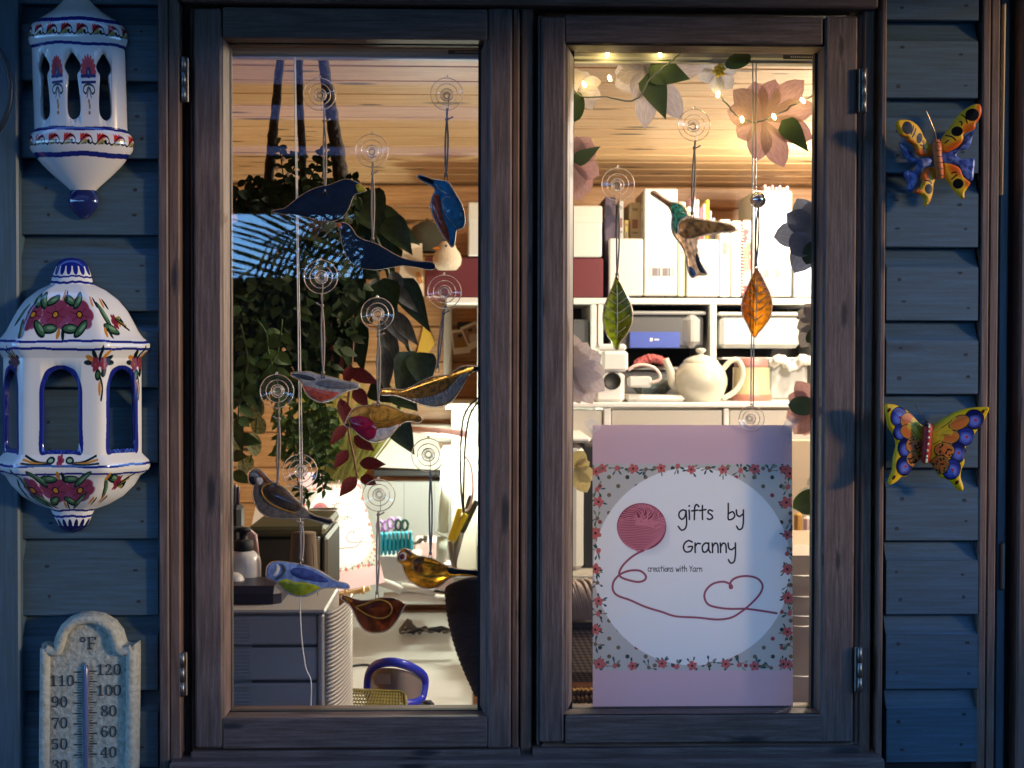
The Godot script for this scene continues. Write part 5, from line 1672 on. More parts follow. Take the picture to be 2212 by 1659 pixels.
func poster_image() -> void:
	glyphs = {
		"g": [0.9, [0.8, 0.9, 0.45, 1.02, 0.08, 0.75, 0.05, 0.3, 0.35, 0.02, 0.68, 0.3, 0.8, 0.95], [0.8, 0.95, 0.86, -0.3, 0.72, -0.95, 0.3, -1.15, -0.05, -0.75]],
		"i": [0.25, [0.1, 1.0, 0.12, 0.5, 0.12, 0.0], [0.1, 1.42, 0.13, 1.48]],
		"f": [0.72, [0.78, 1.38, 0.55, 1.6, 0.34, 1.35, 0.3, 0.6, 0.28, -0.02], [0.0, 0.92, 0.3, 0.95, 0.68, 1.0]],
		"t": [0.7, [0.32, 1.5, 0.3, 0.7, 0.32, 0.0], [0.0, 0.95, 0.3, 1.0, 0.7, 1.06]],
		"s": [0.62, [0.58, 0.9, 0.25, 1.02, 0.08, 0.75, 0.48, 0.45, 0.55, 0.15, 0.22, 0.0, 0.0, 0.1]],
		"b": [0.8, [0.06, 1.7, 0.06, 0.8, 0.06, 0.02, 0.45, 0.0, 0.75, 0.35, 0.55, 0.8, 0.12, 0.62]],
		"y": [0.82, [0.0, 1.0, 0.06, 0.5, 0.35, 0.3, 0.7, 0.55], [0.76, 1.0, 0.76, -0.2, 0.62, -0.95, 0.25, -1.1, 0.02, -0.75]],
		"G": [1.05, [0.92, 1.1, 0.55, 1.25, 0.15, 1.0, 0.0, 0.5, 0.25, 0.08, 0.75, 0.15, 0.95, 0.62, 0.5, 0.6]],
		"r": [0.62, [0.05, 1.0, 0.05, 0.5, 0.06, 0.0], [0.06, 0.65, 0.3, 0.95, 0.6, 0.92]],
		"a": [0.95, [0.72, 0.9, 0.4, 1.0, 0.06, 0.62, 0.14, 0.1, 0.45, 0.08, 0.7, 0.45, 0.74, 1.0, 0.74, 0.3, 0.92, 0.0]],
		"n": [0.72, [0.02, 1.0, 0.05, 0.5, 0.05, 0.0], [0.06, 0.6, 0.32, 0.98, 0.6, 0.8, 0.64, 0.0]],
		"c": [0.62, [0.6, 0.85, 0.3, 1.0, 0.02, 0.55, 0.22, 0.05, 0.65, 0.15]],
		"e": [0.62, [0.06, 0.5, 0.58, 0.6, 0.4, 1.0, 0.06, 0.75, 0.1, 0.15, 0.62, 0.1]],
		"o": [0.66, [0.32, 1.0, 0.0, 0.5, 0.3, 0.0, 0.64, 0.4, 0.34, 1.0]],
		"w": [0.9, [0.0, 1.0, 0.2, 0.02, 0.45, 0.72, 0.65, 0.02, 0.88, 1.0]],
		"h": [0.66, [0.05, 1.75, 0.05, 0.8, 0.05, 0.0], [0.06, 0.6, 0.35, 1.0, 0.6, 0.7, 0.62, 0.0]],
		"Y": [0.72, [0.0, 1.5, 0.2, 1.1, 0.36, 0.8], [0.75, 1.5, 0.45, 0.9, 0.28, 0.0]],
	}
	var W := 640
	var H := 918
	var k := W / 431.5
	var im := Image.create(W, H, false, Image.FORMAT_RGB8)
	im.fill(Color(0.88, 0.75, 0.77))
	var top := int(84 * k)
	var bot := int(531 * k)
	im.fill_rect(Rect2i(0, top, W, bot - top), Color(0.80, 0.79, 0.76))
	var cols := [Color(0.25, 0.28, 0.24), Color(0.45, 0.42, 0.30), Color(0.62, 0.28, 0.27), Color(0.50, 0.42, 0.32)]
	var n := 0
	for j in 23:
		for i in 12:
			var x := (16 + i * 40 + (20 if j % 2 else 0)) * k * 0.98
			var y := top + (10 + j * 20.2) * k * 0.96
			if y > top + 8 and y < bot - 6:
				dab(im, x, y, 4.4 * k, 4.4 * k, 0, cols[(i * 7 + j * 5) % 4])
	# white disc
	var cx := 215.0 * k
	var cy := (1223.0 - 917.5) * k
	dab(im, cx, cy, 213 * k, 214 * k, 0, Color(0.96, 0.96, 0.95))
	# floral border: blossoms, buds, twigs
	var pink := Color(0.80, 0.42, 0.40)
	var teal := Color(0.18, 0.33, 0.31)
	var sage := Color(0.52, 0.55, 0.43)
	var r := RandomNumberGenerator.new()
	r.seed = 21
	for e in 4:
		for i in 13:
			var q := (i + 0.5) / 13.0 + r.randf_range(-0.012, 0.012)
			var d := r.randf_range(5.0, 16.0) * k
			var p := Vector2()
			if e == 0:
				p = Vector2(q * W, top + d)
			elif e == 1:
				p = Vector2(q * W, bot - d)
			elif e == 2:
				p = Vector2(d * 0.8, lerpf(top, bot, q))
			else:
				p = Vector2(W - d * 0.8, lerpf(top, bot, q))
			for j in 6:
				var a := r.randf() * TAU
				var l := r.randf_range(10, 17) * k
				var tip := p + Vector2(cos(a), sin(a)) * l
				if tip.y > top + 3 and tip.y < bot - 3:
					stroke(im, PackedVector2Array([p, tip]), 1.3, Color(0.25, 0.2, 0.2))
					dab(im, tip.x, tip.y, r.randf_range(4, 8), r.randf_range(2, 3.4), a, teal if r.randf() > 0.4 else sage)
			if i % 2 == 0:
				bloom(im, p.x, clampf(p.y, top + 14, bot - 14), r.randf_range(10, 14) * k, 5, pink, Color(0.12, 0.09, 0.12), r.randf() * 3)
			elif i % 4 == 1:
				dab(im, p.x, p.y, 7, 9, r.randf(), pink)
			else:
				dab(im, p.x, p.y, 6, 6, 0, cols[i % 4])
	im.fill_rect(Rect2i(0, 0, W, top), Color(0.88, 0.75, 0.77))
	im.fill_rect(Rect2i(0, bot, W, H - bot), Color(0.88, 0.75, 0.77))
	# ball of yarn
	var bx := (1385.0 - 1280.0) * k
	var by := (1137.0 - 917.5) * k
	var rose := Color(0.84, 0.50, 0.55)
	var deep := Color(0.56, 0.25, 0.31)
	dab(im, bx + 14, by + 16, 50 * k, 46 * k, 0.3, Color(0.82, 0.83, 0.85, 0.7), 30.0)
	dab(im, bx, by, 53 * k, 51 * k, 0, deep)
	for i in 30:
		var q := (i - 14.5) / 15.0
		var half := sqrt(maxf(0.0, 1.0 - q * q)) * 51.0 * k
		if i > 8:
			sline(im, [bx - half, by + q * 49 * k + 4, bx - half * 0.4, by + q * 49 * k + 9 * (q + 0.2), bx + half * 0.4, by + q * 49 * k + 7, bx + half, by + q * 49 * k - 6], 3.4, rose.lerp(Color(0.85, 0.55, 0.60), r.randf() * 0.7))
	for i in 20:
		var a := -2.9 + i * 0.145
		sline(im, [bx + cos(a) * 50 * k, by + sin(a) * 49 * k, bx + cos(a + 0.5) * 34 * k, by + sin(a + 0.3) * 34 * k - 4, bx + 20 * sin(i * 1.7) , by + (-8 + i % 5) * k], 3.2, rose.lerp(Color(0.88, 0.58, 0.62), r.randf() * 0.7))
	# its thread, ending in a heart
	var z := [700, 305, 620, 350, 545, 420, 512, 485, 530, 520, 600, 545, 665, 556, 714, 540, 722, 505, 680, 468, 610, 464, 545, 482, 500, 512, 466, 560, 463, 620, 500, 665, 600, 702, 720, 755, 850, 795, 960, 830, 1130, 840, 1290, 855, 1400, 840, 1480, 795, 1560, 730, 1630, 655, 1655, 590, 1630, 540, 1580, 515, 1510, 508, 1440, 522, 1400, 555, 1392, 600, 1410, 600, 1398, 575, 1340, 553, 1260, 568, 1205, 615, 1188, 675, 1220, 735, 1300, 760, 1400, 770, 1520, 770, 1640, 785, 1768, 806]
	var th := []
	for i in range(0, z.size(), 2):
		th.append((RB + z[i] * RK - 1280.0) * k)
		th.append((1105.9 + z[i + 1] * RK - 917.5) * k)
	sline(im, th, 6.0, Color(0.55, 0.22, 0.28))
	sline(im, th, 2.6, Color(0.68, 0.36, 0.42))
	var kz := RK * k
	var ink := Color(0.06, 0.06, 0.07)
	var fx := func(x: float) -> float: return (RB + x * RK - 1280.0) * k
	var fy := func(y: float) -> float: return (1105.9 + y * RK - 917.5) * k
	write(im, "gifts", fx.call(985.0), fy.call(56.0), 74 * kz, 4.6, ink)
	write(im, "by", fx.call(1378.0), fy.call(54.0), 74 * kz, 4.6, ink)
	write(im, "Granny", fx.call(1022.0), fy.call(320.0), 76 * kz, 4.6, ink)
	write(im, "creations with Yarn", fx.call(740.0), fy.call(472.0), 29.5 * kz, 1.7, Color(0.16, 0.16, 0.17))
	poster_tex = ImageTexture.create_from_image(im)

func sheet(st: SurfaceTool, tl: Vector3, tr: Vector3, br: Vector3, bl: Vector3, th := 0.0004) -> void:
	var n := (tr - tl).cross(bl - tl).normalized()
	if n.z > 0.0:
		n = -n
	quad(st, tl, tr, br, bl)
	var b := [tl + n * th, tr + n * th, br + n * th, bl + n * th]
	var bu := Vector2(0.5, 0.75)
	quad(st, b[1], b[0], b[3], b[2], bu, bu, bu, bu)
	var f := [tl, tr, br, bl]
	for i in 4:
		var j := (i + 1) % 4
		quad(st, f[j], f[i], b[i], b[j], Vector2(0.5, 0.01), Vector2(0.5, 0.01), Vector2(0.5, 0.01), Vector2(0.5, 0.01))

func poster() -> void:
	poster_image()
	var z := -0.0105
	var t := thing("poster", P(1496, 1534, z), "pink bordered floral poster reading gifts by Granny, behind the right pane", "poster")
	var st := sb()
	sheet(st, P(1280, 917.5, z), P(1710.8, 918.5, z), P(1713, 1536, z), P(1280.5, 1536, z))
	M.paper = mk(Color(1, 1, 1), 0.75, {"tex": poster_tex, "texture_repeat": false, "back": Color(0.42, 0.42, 0.42)})
	obj("sheet", st, M.paper, t)
	for q in [[1280, 918, 0.6], [1706, 918, -0.5]]:
		st = sb()
		var c := P(q[0], q[1], z + 0.003)
		box(st, c, Vector3(0.018, 0.024, 0.0003), 0.0, Basis(Vector3.BACK, q[2]))
		obj("tape", st, mk(Color(0.9, 0.9, 0.88), 0.12, {"alpha": 0.18}), t)

# ---------- flower garland with fairy lights inside the right pane
func flower(c: Vector2, z: float, label: String, petals: Array, col: Color, leaves: Array, heart: Color) -> void:
	var p := P(c.x, c.y, z)
	var s := S(z)
	var t := thing("silk_flower", p, label, "silk flower", "silk flowers of the garland")
	var vt := noise_tex(0.09, 128, 128, 2, ramp2(Color(0.80, 0.78, 0.78), Color(1, 1, 1)), 12)
	var m := mk(col, 0.8, {"back": Color(col.r, col.g, col.b) * 0.85, "tex": vt, "uv1_scale": Vector3(3.5, 0.35, 1), "bump": vt, "bumps": 0.12})
	for q in petals:
		var a := deg_to_rad(q[0])
		var st := sb(true)
		leaf(st, p + Vector3(0, 0, rng.randf_range(-0.003, 0.003)), Vector3(cos(a), sin(a), rng.randf_range(0.1, 0.45)), Vector3(0, 0, 1), q[1] * s * 1.1, q[2] * s * 1.22, rng.randf_range(-0.25, 0.3), rng.randf_range(0.05, 0.35), 3 if q.size() < 4 else q[3], Color.WHITE, 8)
		obj("petal", st, m, t)
	var g := mk(Color(0.075, 0.125, 0.04), 0.6, {"back": Color(0.10, 0.16, 0.04), "tex": vt, "uv1_scale": Vector3(6, 1, 1)})
	for q in leaves:
		var a := deg_to_rad(q[0])
		var st := sb(true)
		leaf(st, p + Vector3(q[3] * s, q[4] * s, 0.012), Vector3(cos(a), sin(a), 0.1), Vector3(0, 0, 1), q[1] * s, q[2] * s, 0.2, 0.15, 1 if q[1] < 70 else 2, Color.WHITE, 8)
		obj("leaf", st, g, t)
	if heart.a > 0.0:
		var st := sb(true)
		for i in 14:
			var a := TAU * i / 14.0 * 2.4
			var rr := 2.0 + 11.0 * i / 14.0
			lathe(st, p + Vector3(cos(a) * rr * s, sin(a) * rr * s, 0.012), [Vector2(0.0001, 0.004), Vector2(0.0042, 0.0), Vector2(0.0001, -0.004)], 7)
		obj("stamens", st, mk(heart, 0.7, {"back": heart * 0.7}), t)

func garland() -> void:
	var no := Color(0, 0, 0, 0)
	var wh := Color(0.72, 0.66, 0.66)
	var pk := Color(0.70, 0.50, 0.47)
	var z := -0.075
	flower(Vector2(1400, 152), z, "large white silk flower with two hanging green leaves at the pane top", [[205, 72, 44], [245, 66, 42], [266, 118, 40], [305, 118, 44], [2, 112, 40], [100, 60, 40], [60, 55, 40], [150, 85, 42], [182, 66, 46]], wh, [[-67, 108, 60, -4, -10], [-14, 96, 66, -2, 2]], no)
	flower(Vector2(1550, 156), z + 0.01, "small white silk flower with bright yellow heart at the pane top", [[20, 44, 30], [80, 40, 30], [140, 42, 30], [200, 42, 28], [262, 46, 28], [315, 44, 30]], Color(0.70, 0.68, 0.70), [[22, 62, 34, 14, 10]], Color(0.60, 0.45, 0.03))
	flower(Vector2(1645, 256), z, "large pink silk lily wound with fairy lights, upper right of the pane", [[140, 84, 46], [172, 78, 44], [218, 66, 42], [262, 88, 46], [293, 108, 46], [338, 110, 48], [12, 112, 44], [42, 116, 46], [70, 84, 44], [100, 76, 44]], pk, [[-48, 92, 48, 40, -6]], no)
	flower(Vector2(1252, 186), z + 0.01, "small white silk flower lit by a bulb at the pane's upper left corner", [[10, 44, 26], [60, 34, 26], [300, 52, 26], [330, 48, 26], [110, 36, 24], [200, 30, 24]], wh, [[-98, 66, 36, -4, -16]], no)
	flower(Vector2(1236, 348), z, "peach silk flower at the left pane edge beside the green leaf ornament", [[52, 60, 40], [30, 56, 36], [-30, 62, 40], [-60, 72, 38], [-80, 86, 36], [80, 50, 36]], pk, [[32, 70, 32, 2, -6]], no)
	flower(Vector2(1758, 500), z + 0.02, "silk flower with bluish shadow put into its colour at the right pane edge above the binder", [[188, 80, 46], [150, 70, 44], [115, 74, 46], [222, 74, 48], [245, 92, 50], [100, 60, 40], [265, 70, 44]], Color(0.34, 0.36, 0.42), [[-108, 52, 36, -4, -24]], no)  # petals darkened and blued so their colour carries the shade
	flower(Vector2(1238, 792), z, "white silk flower at the left pane edge beside the white charger tower", [[-38, 78, 40], [22, 62, 40], [60, 56, 36], [-62, 84, 42], [-80, 76, 40], [88, 64, 36], [-12, 66, 40]], wh, [], no)
	flower(Vector2(1757, 880), z, "pale pink silk flower with a green leaf at the right pane edge above the poster", [[155, 58, 36], [125, 64, 36], [200, 62, 36], [235, 66, 38], [255, 60, 34], [178, 50, 34]], Color(0.72, 0.52, 0.46), [[176, 62, 42, 2, 2]], no)
	flower(Vector2(1762, 1060), z, "yellow green silk leaf and pale petals at the right edge beside the poster", [[110, 40, 26], [200, 36, 28], [250, 52, 28]], Color(0.62, 0.60, 0.52), [[212, 66, 44, 2, -2], [196, 50, 34, 4, -26]], no)
	flower(Vector2(1764, 690), z, "greyish silk flower at the right pane edge beside the orange leaf", [[130, 40, 28], [160, 44, 30], [205, 44, 30], [240, 66, 32], [262, 60, 30]], Color(0.50, 0.47, 0.42), [[230, 40, 26, 0, -20]], no)
	flower(Vector2(1240, 1010), z, "yellowish silk petals at the left pane edge beside the white bin", [[-30, 46, 30], [-62, 56, 32], [20, 34, 24], [60, 40, 26]], Color(0.66, 0.60, 0.36), [], no)
	var w := thing("fairy_lights", P(1500, 250, z + 0.02), "string of warm fairy lights on grey wire winding through the silk flowers", "fairy lights")
	var wire := mk(Color(0.16, 0.17, 0.16), 0.5)
	for path in [[1225, 178, 1255, 208, 1310, 210, 1372, 215, 1404, 170, 1440, 140, 1474, 110], [1550, 200, 1572, 228, 1598, 254, 1628, 264, 1668, 252, 1702, 234, 1734, 216, 1762, 204]]:
		var st := sb(true)
		var pts := []
		for p in smooth_loop(path, 6, false):
			pts.append(P(p.x, p.y, z + 0.026) + Vector3(rng.randf_range(-1, 1), rng.randf_range(-1, 1), 0) * 0.0012)
		tube(st, pts, 0.0013, 6)
		obj("wire", st, wire, w)
	var bulb := mk(Color(1.0, 0.86, 0.42), 0.4, {"glow": 9.0})
	for q in [[1262, 182], [1317, 169], [1551, 204], [1603, 258], [1672, 252], [1734, 217], [1312, 118], [1426, 118]]:
		var c := P(q[0], q[1], z + 0.030)
		var st := sb(true)
		lathe(st, c, [Vector2(0.0001, 0.0056), Vector2(0.0026, 0.0034), Vector2(0.0030, 0), Vector2(0.0024, -0.004), Vector2(0.0001, -0.0056)], 10, Basis(Vector3.BACK, rng.randf_range(-0.8, 0.8)))
		obj("bulb", st, bulb, w)
		var o := OmniLight3D.new()
		o.name = "fairy_light"
		o.position = c
		o.light_color = Color(1.0, 0.86, 0.5)
		o.light_energy = 0.0012
		o.omni_range = 3.0
		o.omni_attenuation = 2.0
		o.light_size = 0.01
		o.shadow_enabled = true
		add_child(o, true)

# ---------- the lit hobby room
const ZS := -2.0

func part_box(t: Node3D, called: String, u0: float, v0: float, u1: float, v1: float, z: float, thick: float, m: Material, bev := 0.003) -> MeshInstance3D:
	var st := sb()
	pbox(st, u0, v0, u1, v1, z, thick, bev)
	return obj(called, st, m, t)

func stand(called: String, label: String, cat: String, u0: float, v0: float, u1: float, v1: float, z: float, thick: float, m: Material, bev := 0.003, grp := "", pname := "body") -> Node3D:
	var t := thing(called, P((u0 + u1) / 2, v1, z), label, cat, grp)
	part_box(t, pname, u0, v0, u1, v1, z, thick, m, bev)
	return t

func paint_tex(seed_: int, base: Color, cols: Array, n: int, r0: float, r1: float, flowers := false) -> ImageTexture:
	var r := RandomNumberGenerator.new()
	r.seed = seed_
	var im := Image.create(96, 128, false, Image.FORMAT_RGB8)
	im.fill(base)
	for i in n:
		var c: Color = cols[i % cols.size()]
		if flowers:
			bloom(im, r.randf() * 96, r.randf() * 128, r.randf_range(r0, r1), 6, c, Color(0.15, 0.12, 0.1), r.randf())
		else:
			dab(im, r.randf() * 96, r.randf() * 128, r.randf_range(r0, r1), r.randf_range(r0, r1) * 0.6, r.randf() * 3, c)
	return ImageTexture.create_from_image(im)

func hobby_room() -> void:
	var cream := mk(Color(0.55, 0.545, 0.515), 0.6)
	var white := mk(Color(0.64, 0.63, 0.60), 0.5)
	var lid := mk(Color(0.56, 0.54, 0.49), 0.6)
	# shelving unit with open cells
	var sh := thing("shelving_unit", P(1400, 1300, ZS), "white shelving unit with square cells along the back wall", "shelf")
	for q in [[962, 644, 1860, 657], [962, 872, 1860, 884]]:
		part_box(sh, "shelf_board", q[0], q[1], q[2], q[3], ZS, 0.39, white, 0.002)
	for u in [[1031, 1043], [1277, 1288], [1291, 1302], [1533, 1547], [1790, 1803]]:
		part_box(sh, "upright", u[0], 657.5, u[1], 1180, ZS - 0.001, 0.388, white, 0.002)
	part_box(sh, "back_panel", 1044, 658, 1860, 1180, ZS - 0.38, 0.006, mk(Color(0.05, 0.04, 0.035), 0.7))
	# row of boxes, holders and books on top
	var grp := "magazine holders on the shelf"
	var bz := ZS + 0.004
	var t := stand("document_box", "white lidded document box on the shelf, left edge of the right pane", "box", 1196, 445, 1300, 555, bz, 0.3, cream, 0.004)
	part_box(t, "lid", 1195, 444, 1301, 483, bz + 0.002, 0.304, lid, 0.004)
	t = stand("document_box", "white document box at the right edge of the left pane, above maroon box", "box", 1011, 438, 1115, 553, bz, 0.3, cream, 0.004)
	part_box(t, "lid", 1010, 437, 1116, 477, bz + 0.002, 0.304, lid, 0.004)
	var maroon := mk(Color(0.12, 0.022, 0.03), 0.4)
	stand("storage_box", "maroon box under the white document box in the right pane", "box", 1198, 557, 1303, 643, bz - 0.004, 0.3, maroon, 0.004, "maroon boxes", "body")
	stand("storage_box", "maroon box on the shelf behind the cream knitted chick", "box", 918, 556, 1140, 643, bz - 0.02, 0.28, maroon, 0.004, "maroon boxes", "body")
	book("patterned tall book with dark spine behind the green leaf's cup", 1306, 425, 1330, 642, bz - 0.06, Color(0.25, 0.20, 0.28), paint_tex(3, Color(0.55, 0.5, 0.55), [Color(0.15, 0.12, 0.3), Color(0.7, 0.68, 0.6), Color(0.3, 0.25, 0.4)], 22, 8, 20))
	book("white spined book beside the patterned tall book", 1336, 433, 1347, 560, bz - 0.07, Color(0.75, 0.74, 0.70))
	book("short yellow book with dark top between pale books", 1349, 475, 1358, 560, bz - 0.07, Color(0.66, 0.50, 0.16))
	book("thick beige book left of the tall white holder", 1360, 437, 1384, 560, bz - 0.08, Color(0.66, 0.58, 0.40))
	book("thin pale book touching the tall white holder", 1385, 438, 1390, 560, bz - 0.07, Color(0.74, 0.70, 0.58))
	holder("low white magazine holder behind the green glass leaf", 1316, 515, 1389, 639, bz, cream, grp, [])
	holder("tall white magazine holder left of the hummingbird, with label slot", 1391, 407, 1463, 639, bz, cream, grp, [1404, 579, 1455, 596])
	book("narrow yellowish book behind the hummingbird's breast", 1465, 436, 1481, 640, bz - 0.01, Color(0.74, 0.72, 0.52))
	var cl := [Color(0.62, 0.62, 0.5), Color(0.72, 0.42, 0.50), Color(0.70, 0.64, 0.6), Color(0.60, 0.12, 0.18), Color(0.76, 0.74, 0.72), Color(0.72, 0.58, 0.06), Color(0.70, 0.70, 0.72), Color(0.25, 0.35, 0.6), Color(0.78, 0.76, 0.7)]
	var nm := ["olive", "pink", "grey", "crimson", "white", "yellow", "silver", "blue", "ivory"]
	var us := [1484, 1494, 1503, 1511, 1519, 1525, 1533, 1538, 1546, 1553]
	for i in 9:
		book("thin %s magazine standing in the low holder behind the hummingbird's wing" % nm[i], us[i], [446, 424, 430, 448, 440, 431, 455, 470, 478][i], us[i + 1] - 1, 560, bz - 0.06, cl[i])
	holder("low white magazine holder behind the hummingbird's tail", 1483, 517, 1553, 641, bz, cream, grp, [])
	t = book("white book with grey spine lettering right of the low holder", 1555, 474, 1577, 641, bz, Color(0.78, 0.77, 0.72))
	var tm := TextMesh.new()
	var f := SystemFont.new()
	f.font_names = PackedStringArray(["Droid Sans"])
	tm.font = f
	tm.text = "FRENCH"
	tm.font_size = 32
	tm.pixel_size = S(bz) * 8.0 / 24.0
	tm.depth = 0.0006
	tm.material = mk(Color(0.25, 0.25, 0.24), 0.8)
	var o := MeshInstance3D.new()
	o.mesh = tm
	o.name = "lettering"
	t.add_child(o)
	o.global_position = P(1565, 520, bz + 0.001)
	o.rotation.z = -PI / 2
	t = book("pale spiral bound notebook left of the pink flowered notebook", 1580, 477, 1601, 641, bz, Color(0.74, 0.74, 0.66))
	for i in 22:
		var st := sb(true)
		var c := P(1602, 484 + i * 7.0, bz + 0.004)
		tube(st, [c + Vector3(-0.006, 0, 0), c + Vector3(0, 0.001, 0.006), c + Vector3(0.006, 0, 0)], 0.0016, 6)
		obj("coil", st, mk(Color(0.7, 0.68, 0.6), 0.4), t)
	book("pink flowered notebook beside the spiral bound one", 1604, 475, 1622, 641, bz, Color(1, 1, 1), paint_tex(9, Color(0.80, 0.72, 0.68), [Color(0.72, 0.22, 0.26), Color(0.80, 0.42, 0.40), Color(0.35, 0.4, 0.35)], 14, 16, 26, true))
	holder("large white magazine holder behind the orange leaf, papers on top", 1625, 412, 1710, 641, bz, cream, grp, [1644, 582, 1699, 600])
	for i in 7:
		book("small coloured leaflet %s standing in the large white holder" % ["first from the left", "second from the left", "third from the left", "in the middle", "third from the right", "second from the right", "at the right end"][i], 1650 + i * 8, 398 + (i * 5) % 9, 1656 + i * 8, 480, bz - 0.08, [Color(0.75, 0.5, 0.5), Color(0.78, 0.77, 0.74), Color(0.72, 0.35, 0.38), Color(0.78, 0.76, 0.74), Color(0.6, 0.5, 0.66), Color(0.78, 0.72, 0.6), Color(0.7, 0.6, 0.62)][i])
	t = stand("ring_binder", "white ring binder with two dark rivets at the right pane edge", "binder", 1716, 552, 1790, 643, bz, 0.25, white, 0.003)
	for v in [602, 630]:
		var st := sb(true)
		lathe(st, P(1724, v, bz), [Vector2(0.004, 0.0), Vector2(0.0035, 0.002), Vector2(0.0001, 0.0024)], 12, Basis(Vector3.RIGHT, PI / 2))
		obj("rivet", st, mk(Color(0.3, 0.3, 0.28), 0.3, {"metallic": 0.8}), t)
	# bins in the cells
	var smoke := mk(Color(0.10, 0.10, 0.105), 0.3)
	t = stand("plastic_bin", "dark see-through bin with a blue label in the left shelf cell", "storage bin", 1320, 680, 1520, 752, ZS - 0.03, 0.3, smoke, 0.01)
	part_box(t, "rim", 1314, 672, 1526, 680, ZS - 0.02, 0.32, mk(Color(0.30, 0.30, 0.30), 0.3), 0.004)
	t = stand("blue_packet", "blue packet with small white print inside the dark bin", "packet", 1360, 717, 1469, 752, ZS - 0.012, 0.016, mk(Color(0.045, 0.08, 0.36), 0.5), 0.002)
	part_box(t, "print", 1404, 730, 1410, 737, ZS - 0.0115, 0.001, white, 0.0)
	part_box(t, "print", 1414, 732, 1424, 735, ZS - 0.0115, 0.001, white, 0.0)
	stand("plastic_bag", "crumpled clear bag in the dark bin right of the blue packet", "bag", 1478, 676, 1514, 752, ZS - 0.01, 0.05, mk(Color(0.35, 0.35, 0.34), 0.15, {"coat": 0.5}), 0.02)
	var frost := mk(Color(0.46, 0.47, 0.45), 0.35)
	t = stand("plastic_bin", "frosted white plastic bin in the right shelf cell behind the orange leaf", "storage bin", 1556, 682, 1728, 752, ZS - 0.03, 0.3, frost, 0.012)
	part_box(t, "rim", 1551, 674, 1734, 682, ZS - 0.02, 0.32, mk(Color(0.58, 0.58, 0.56), 0.3), 0.005)
	stand("plastic_bin", "dark bin in the shelf cell at the left edge of the right pane", "storage bin", 1200, 690, 1274, 800, ZS - 0.03, 0.3, smoke, 0.01)
	t = stand("plastic_bin", "clear bin with pale cloth at the right behind the preserve jar", "storage bin", 1660, 778, 1745, 866, ZS - 0.03, 0.3, mk(Color(0.38, 0.38, 0.36), 0.3), 0.01)
	part_box(t, "rim", 1560, 772, 1760, 777, ZS - 0.02, 0.31, mk(Color(0.5, 0.5, 0.48), 0.3), 0.002)
	t = thing("folded_cloth", P(1700, 790, ZS - 0.02), "crumpled white cloth lying on the clear bin", "cloth")
	var stc := sb(true)
	for i in 9:
		lathe(stc, P(1672 + i * 9, 784 - 8 * sin(i * 1.1), ZS - 0.01 + 0.02 * sin(i * 2.0)), [Vector2(0.0001, 0.018), Vector2(0.016, 0.008), Vector2(0.019, -0.004), Vector2(0.0001, -0.016)], 8, Basis(Vector3(0.3, 1, 0.2).normalized(), i * 1.3))
	obj("folds", stc, white, t)
	t = stand("plastic_bin", "dark bin below the blue packet, behind the teapot", "storage bin", 1320, 800, 1520, 868, ZS - 0.03, 0.3, smoke, 0.01)
	part_box(t, "rim", 1316, 793, 1526, 799, ZS - 0.02, 0.31, mk(Color(0.3, 0.3, 0.29), 0.3), 0.002)
	t = thing("pink_scarf", P(1425, 790, ZS), "bundle of pink and patterned cloth lying on the dark bin", "cloth")
	stc = sb(true)
	for i in 8:
		lathe(stc, P(1380 + i * 8, 783 - 9 * sin(i * 0.45), ZS + 0.0), [Vector2(0.0001, 0.015), Vector2(0.014, 0.005), Vector2(0.016, -0.006), Vector2(0.0001, -0.015)], 8, Basis(Vector3(0.5, 1, 0.1).normalized(), i))
	obj("folds", stc, mk(Color(0.62, 0.28, 0.28), 0.9, {"tex": paint_tex(4, Color(0.8, 0.6, 0.6), [Color(0.3, 0.15, 0.2), Color(0.95, 0.5, 0.5)], 20, 6, 12)}), t)
	counter(white, cream)
	left_room(white, cream)
	desk_things(white, cream)
	near_things(white)

func book(label: String, u0: float, v0: float, u1: float, v1: float, z: float, c: Color, tx: ImageTexture = null) -> Node3D:
	var m := mk(c, 0.6)
	if tx:
		m.albedo_texture = tx
		m.uv1_triplanar = true
		m.uv1_scale = Vector3(6, 6, 6)
	var b := stand("book", label, "book", u0, v0, u1, v1, z, 0.2, m, 0.003, "books and magazines on the shelf", "cover")
	if tx == null and v1 - v0 > 60:
		var h := v1 - v0
		for k in 3:
			var va: float = v0 + h * [0.10, 0.30, 0.52][k]
			part_box(b, "spine_print", u0 + (u1 - u0) * 0.25, va, u1 - (u1 - u0) * 0.25, va + h * [0.05, 0.16, 0.03][k], z + 0.0006, 0.002, mk([Color(0.28, 0.25, 0.24), c * 0.55, Color(0.35, 0.16, 0.14)][(k + int(u0)) % 3], 0.6), 0.0)
	return b

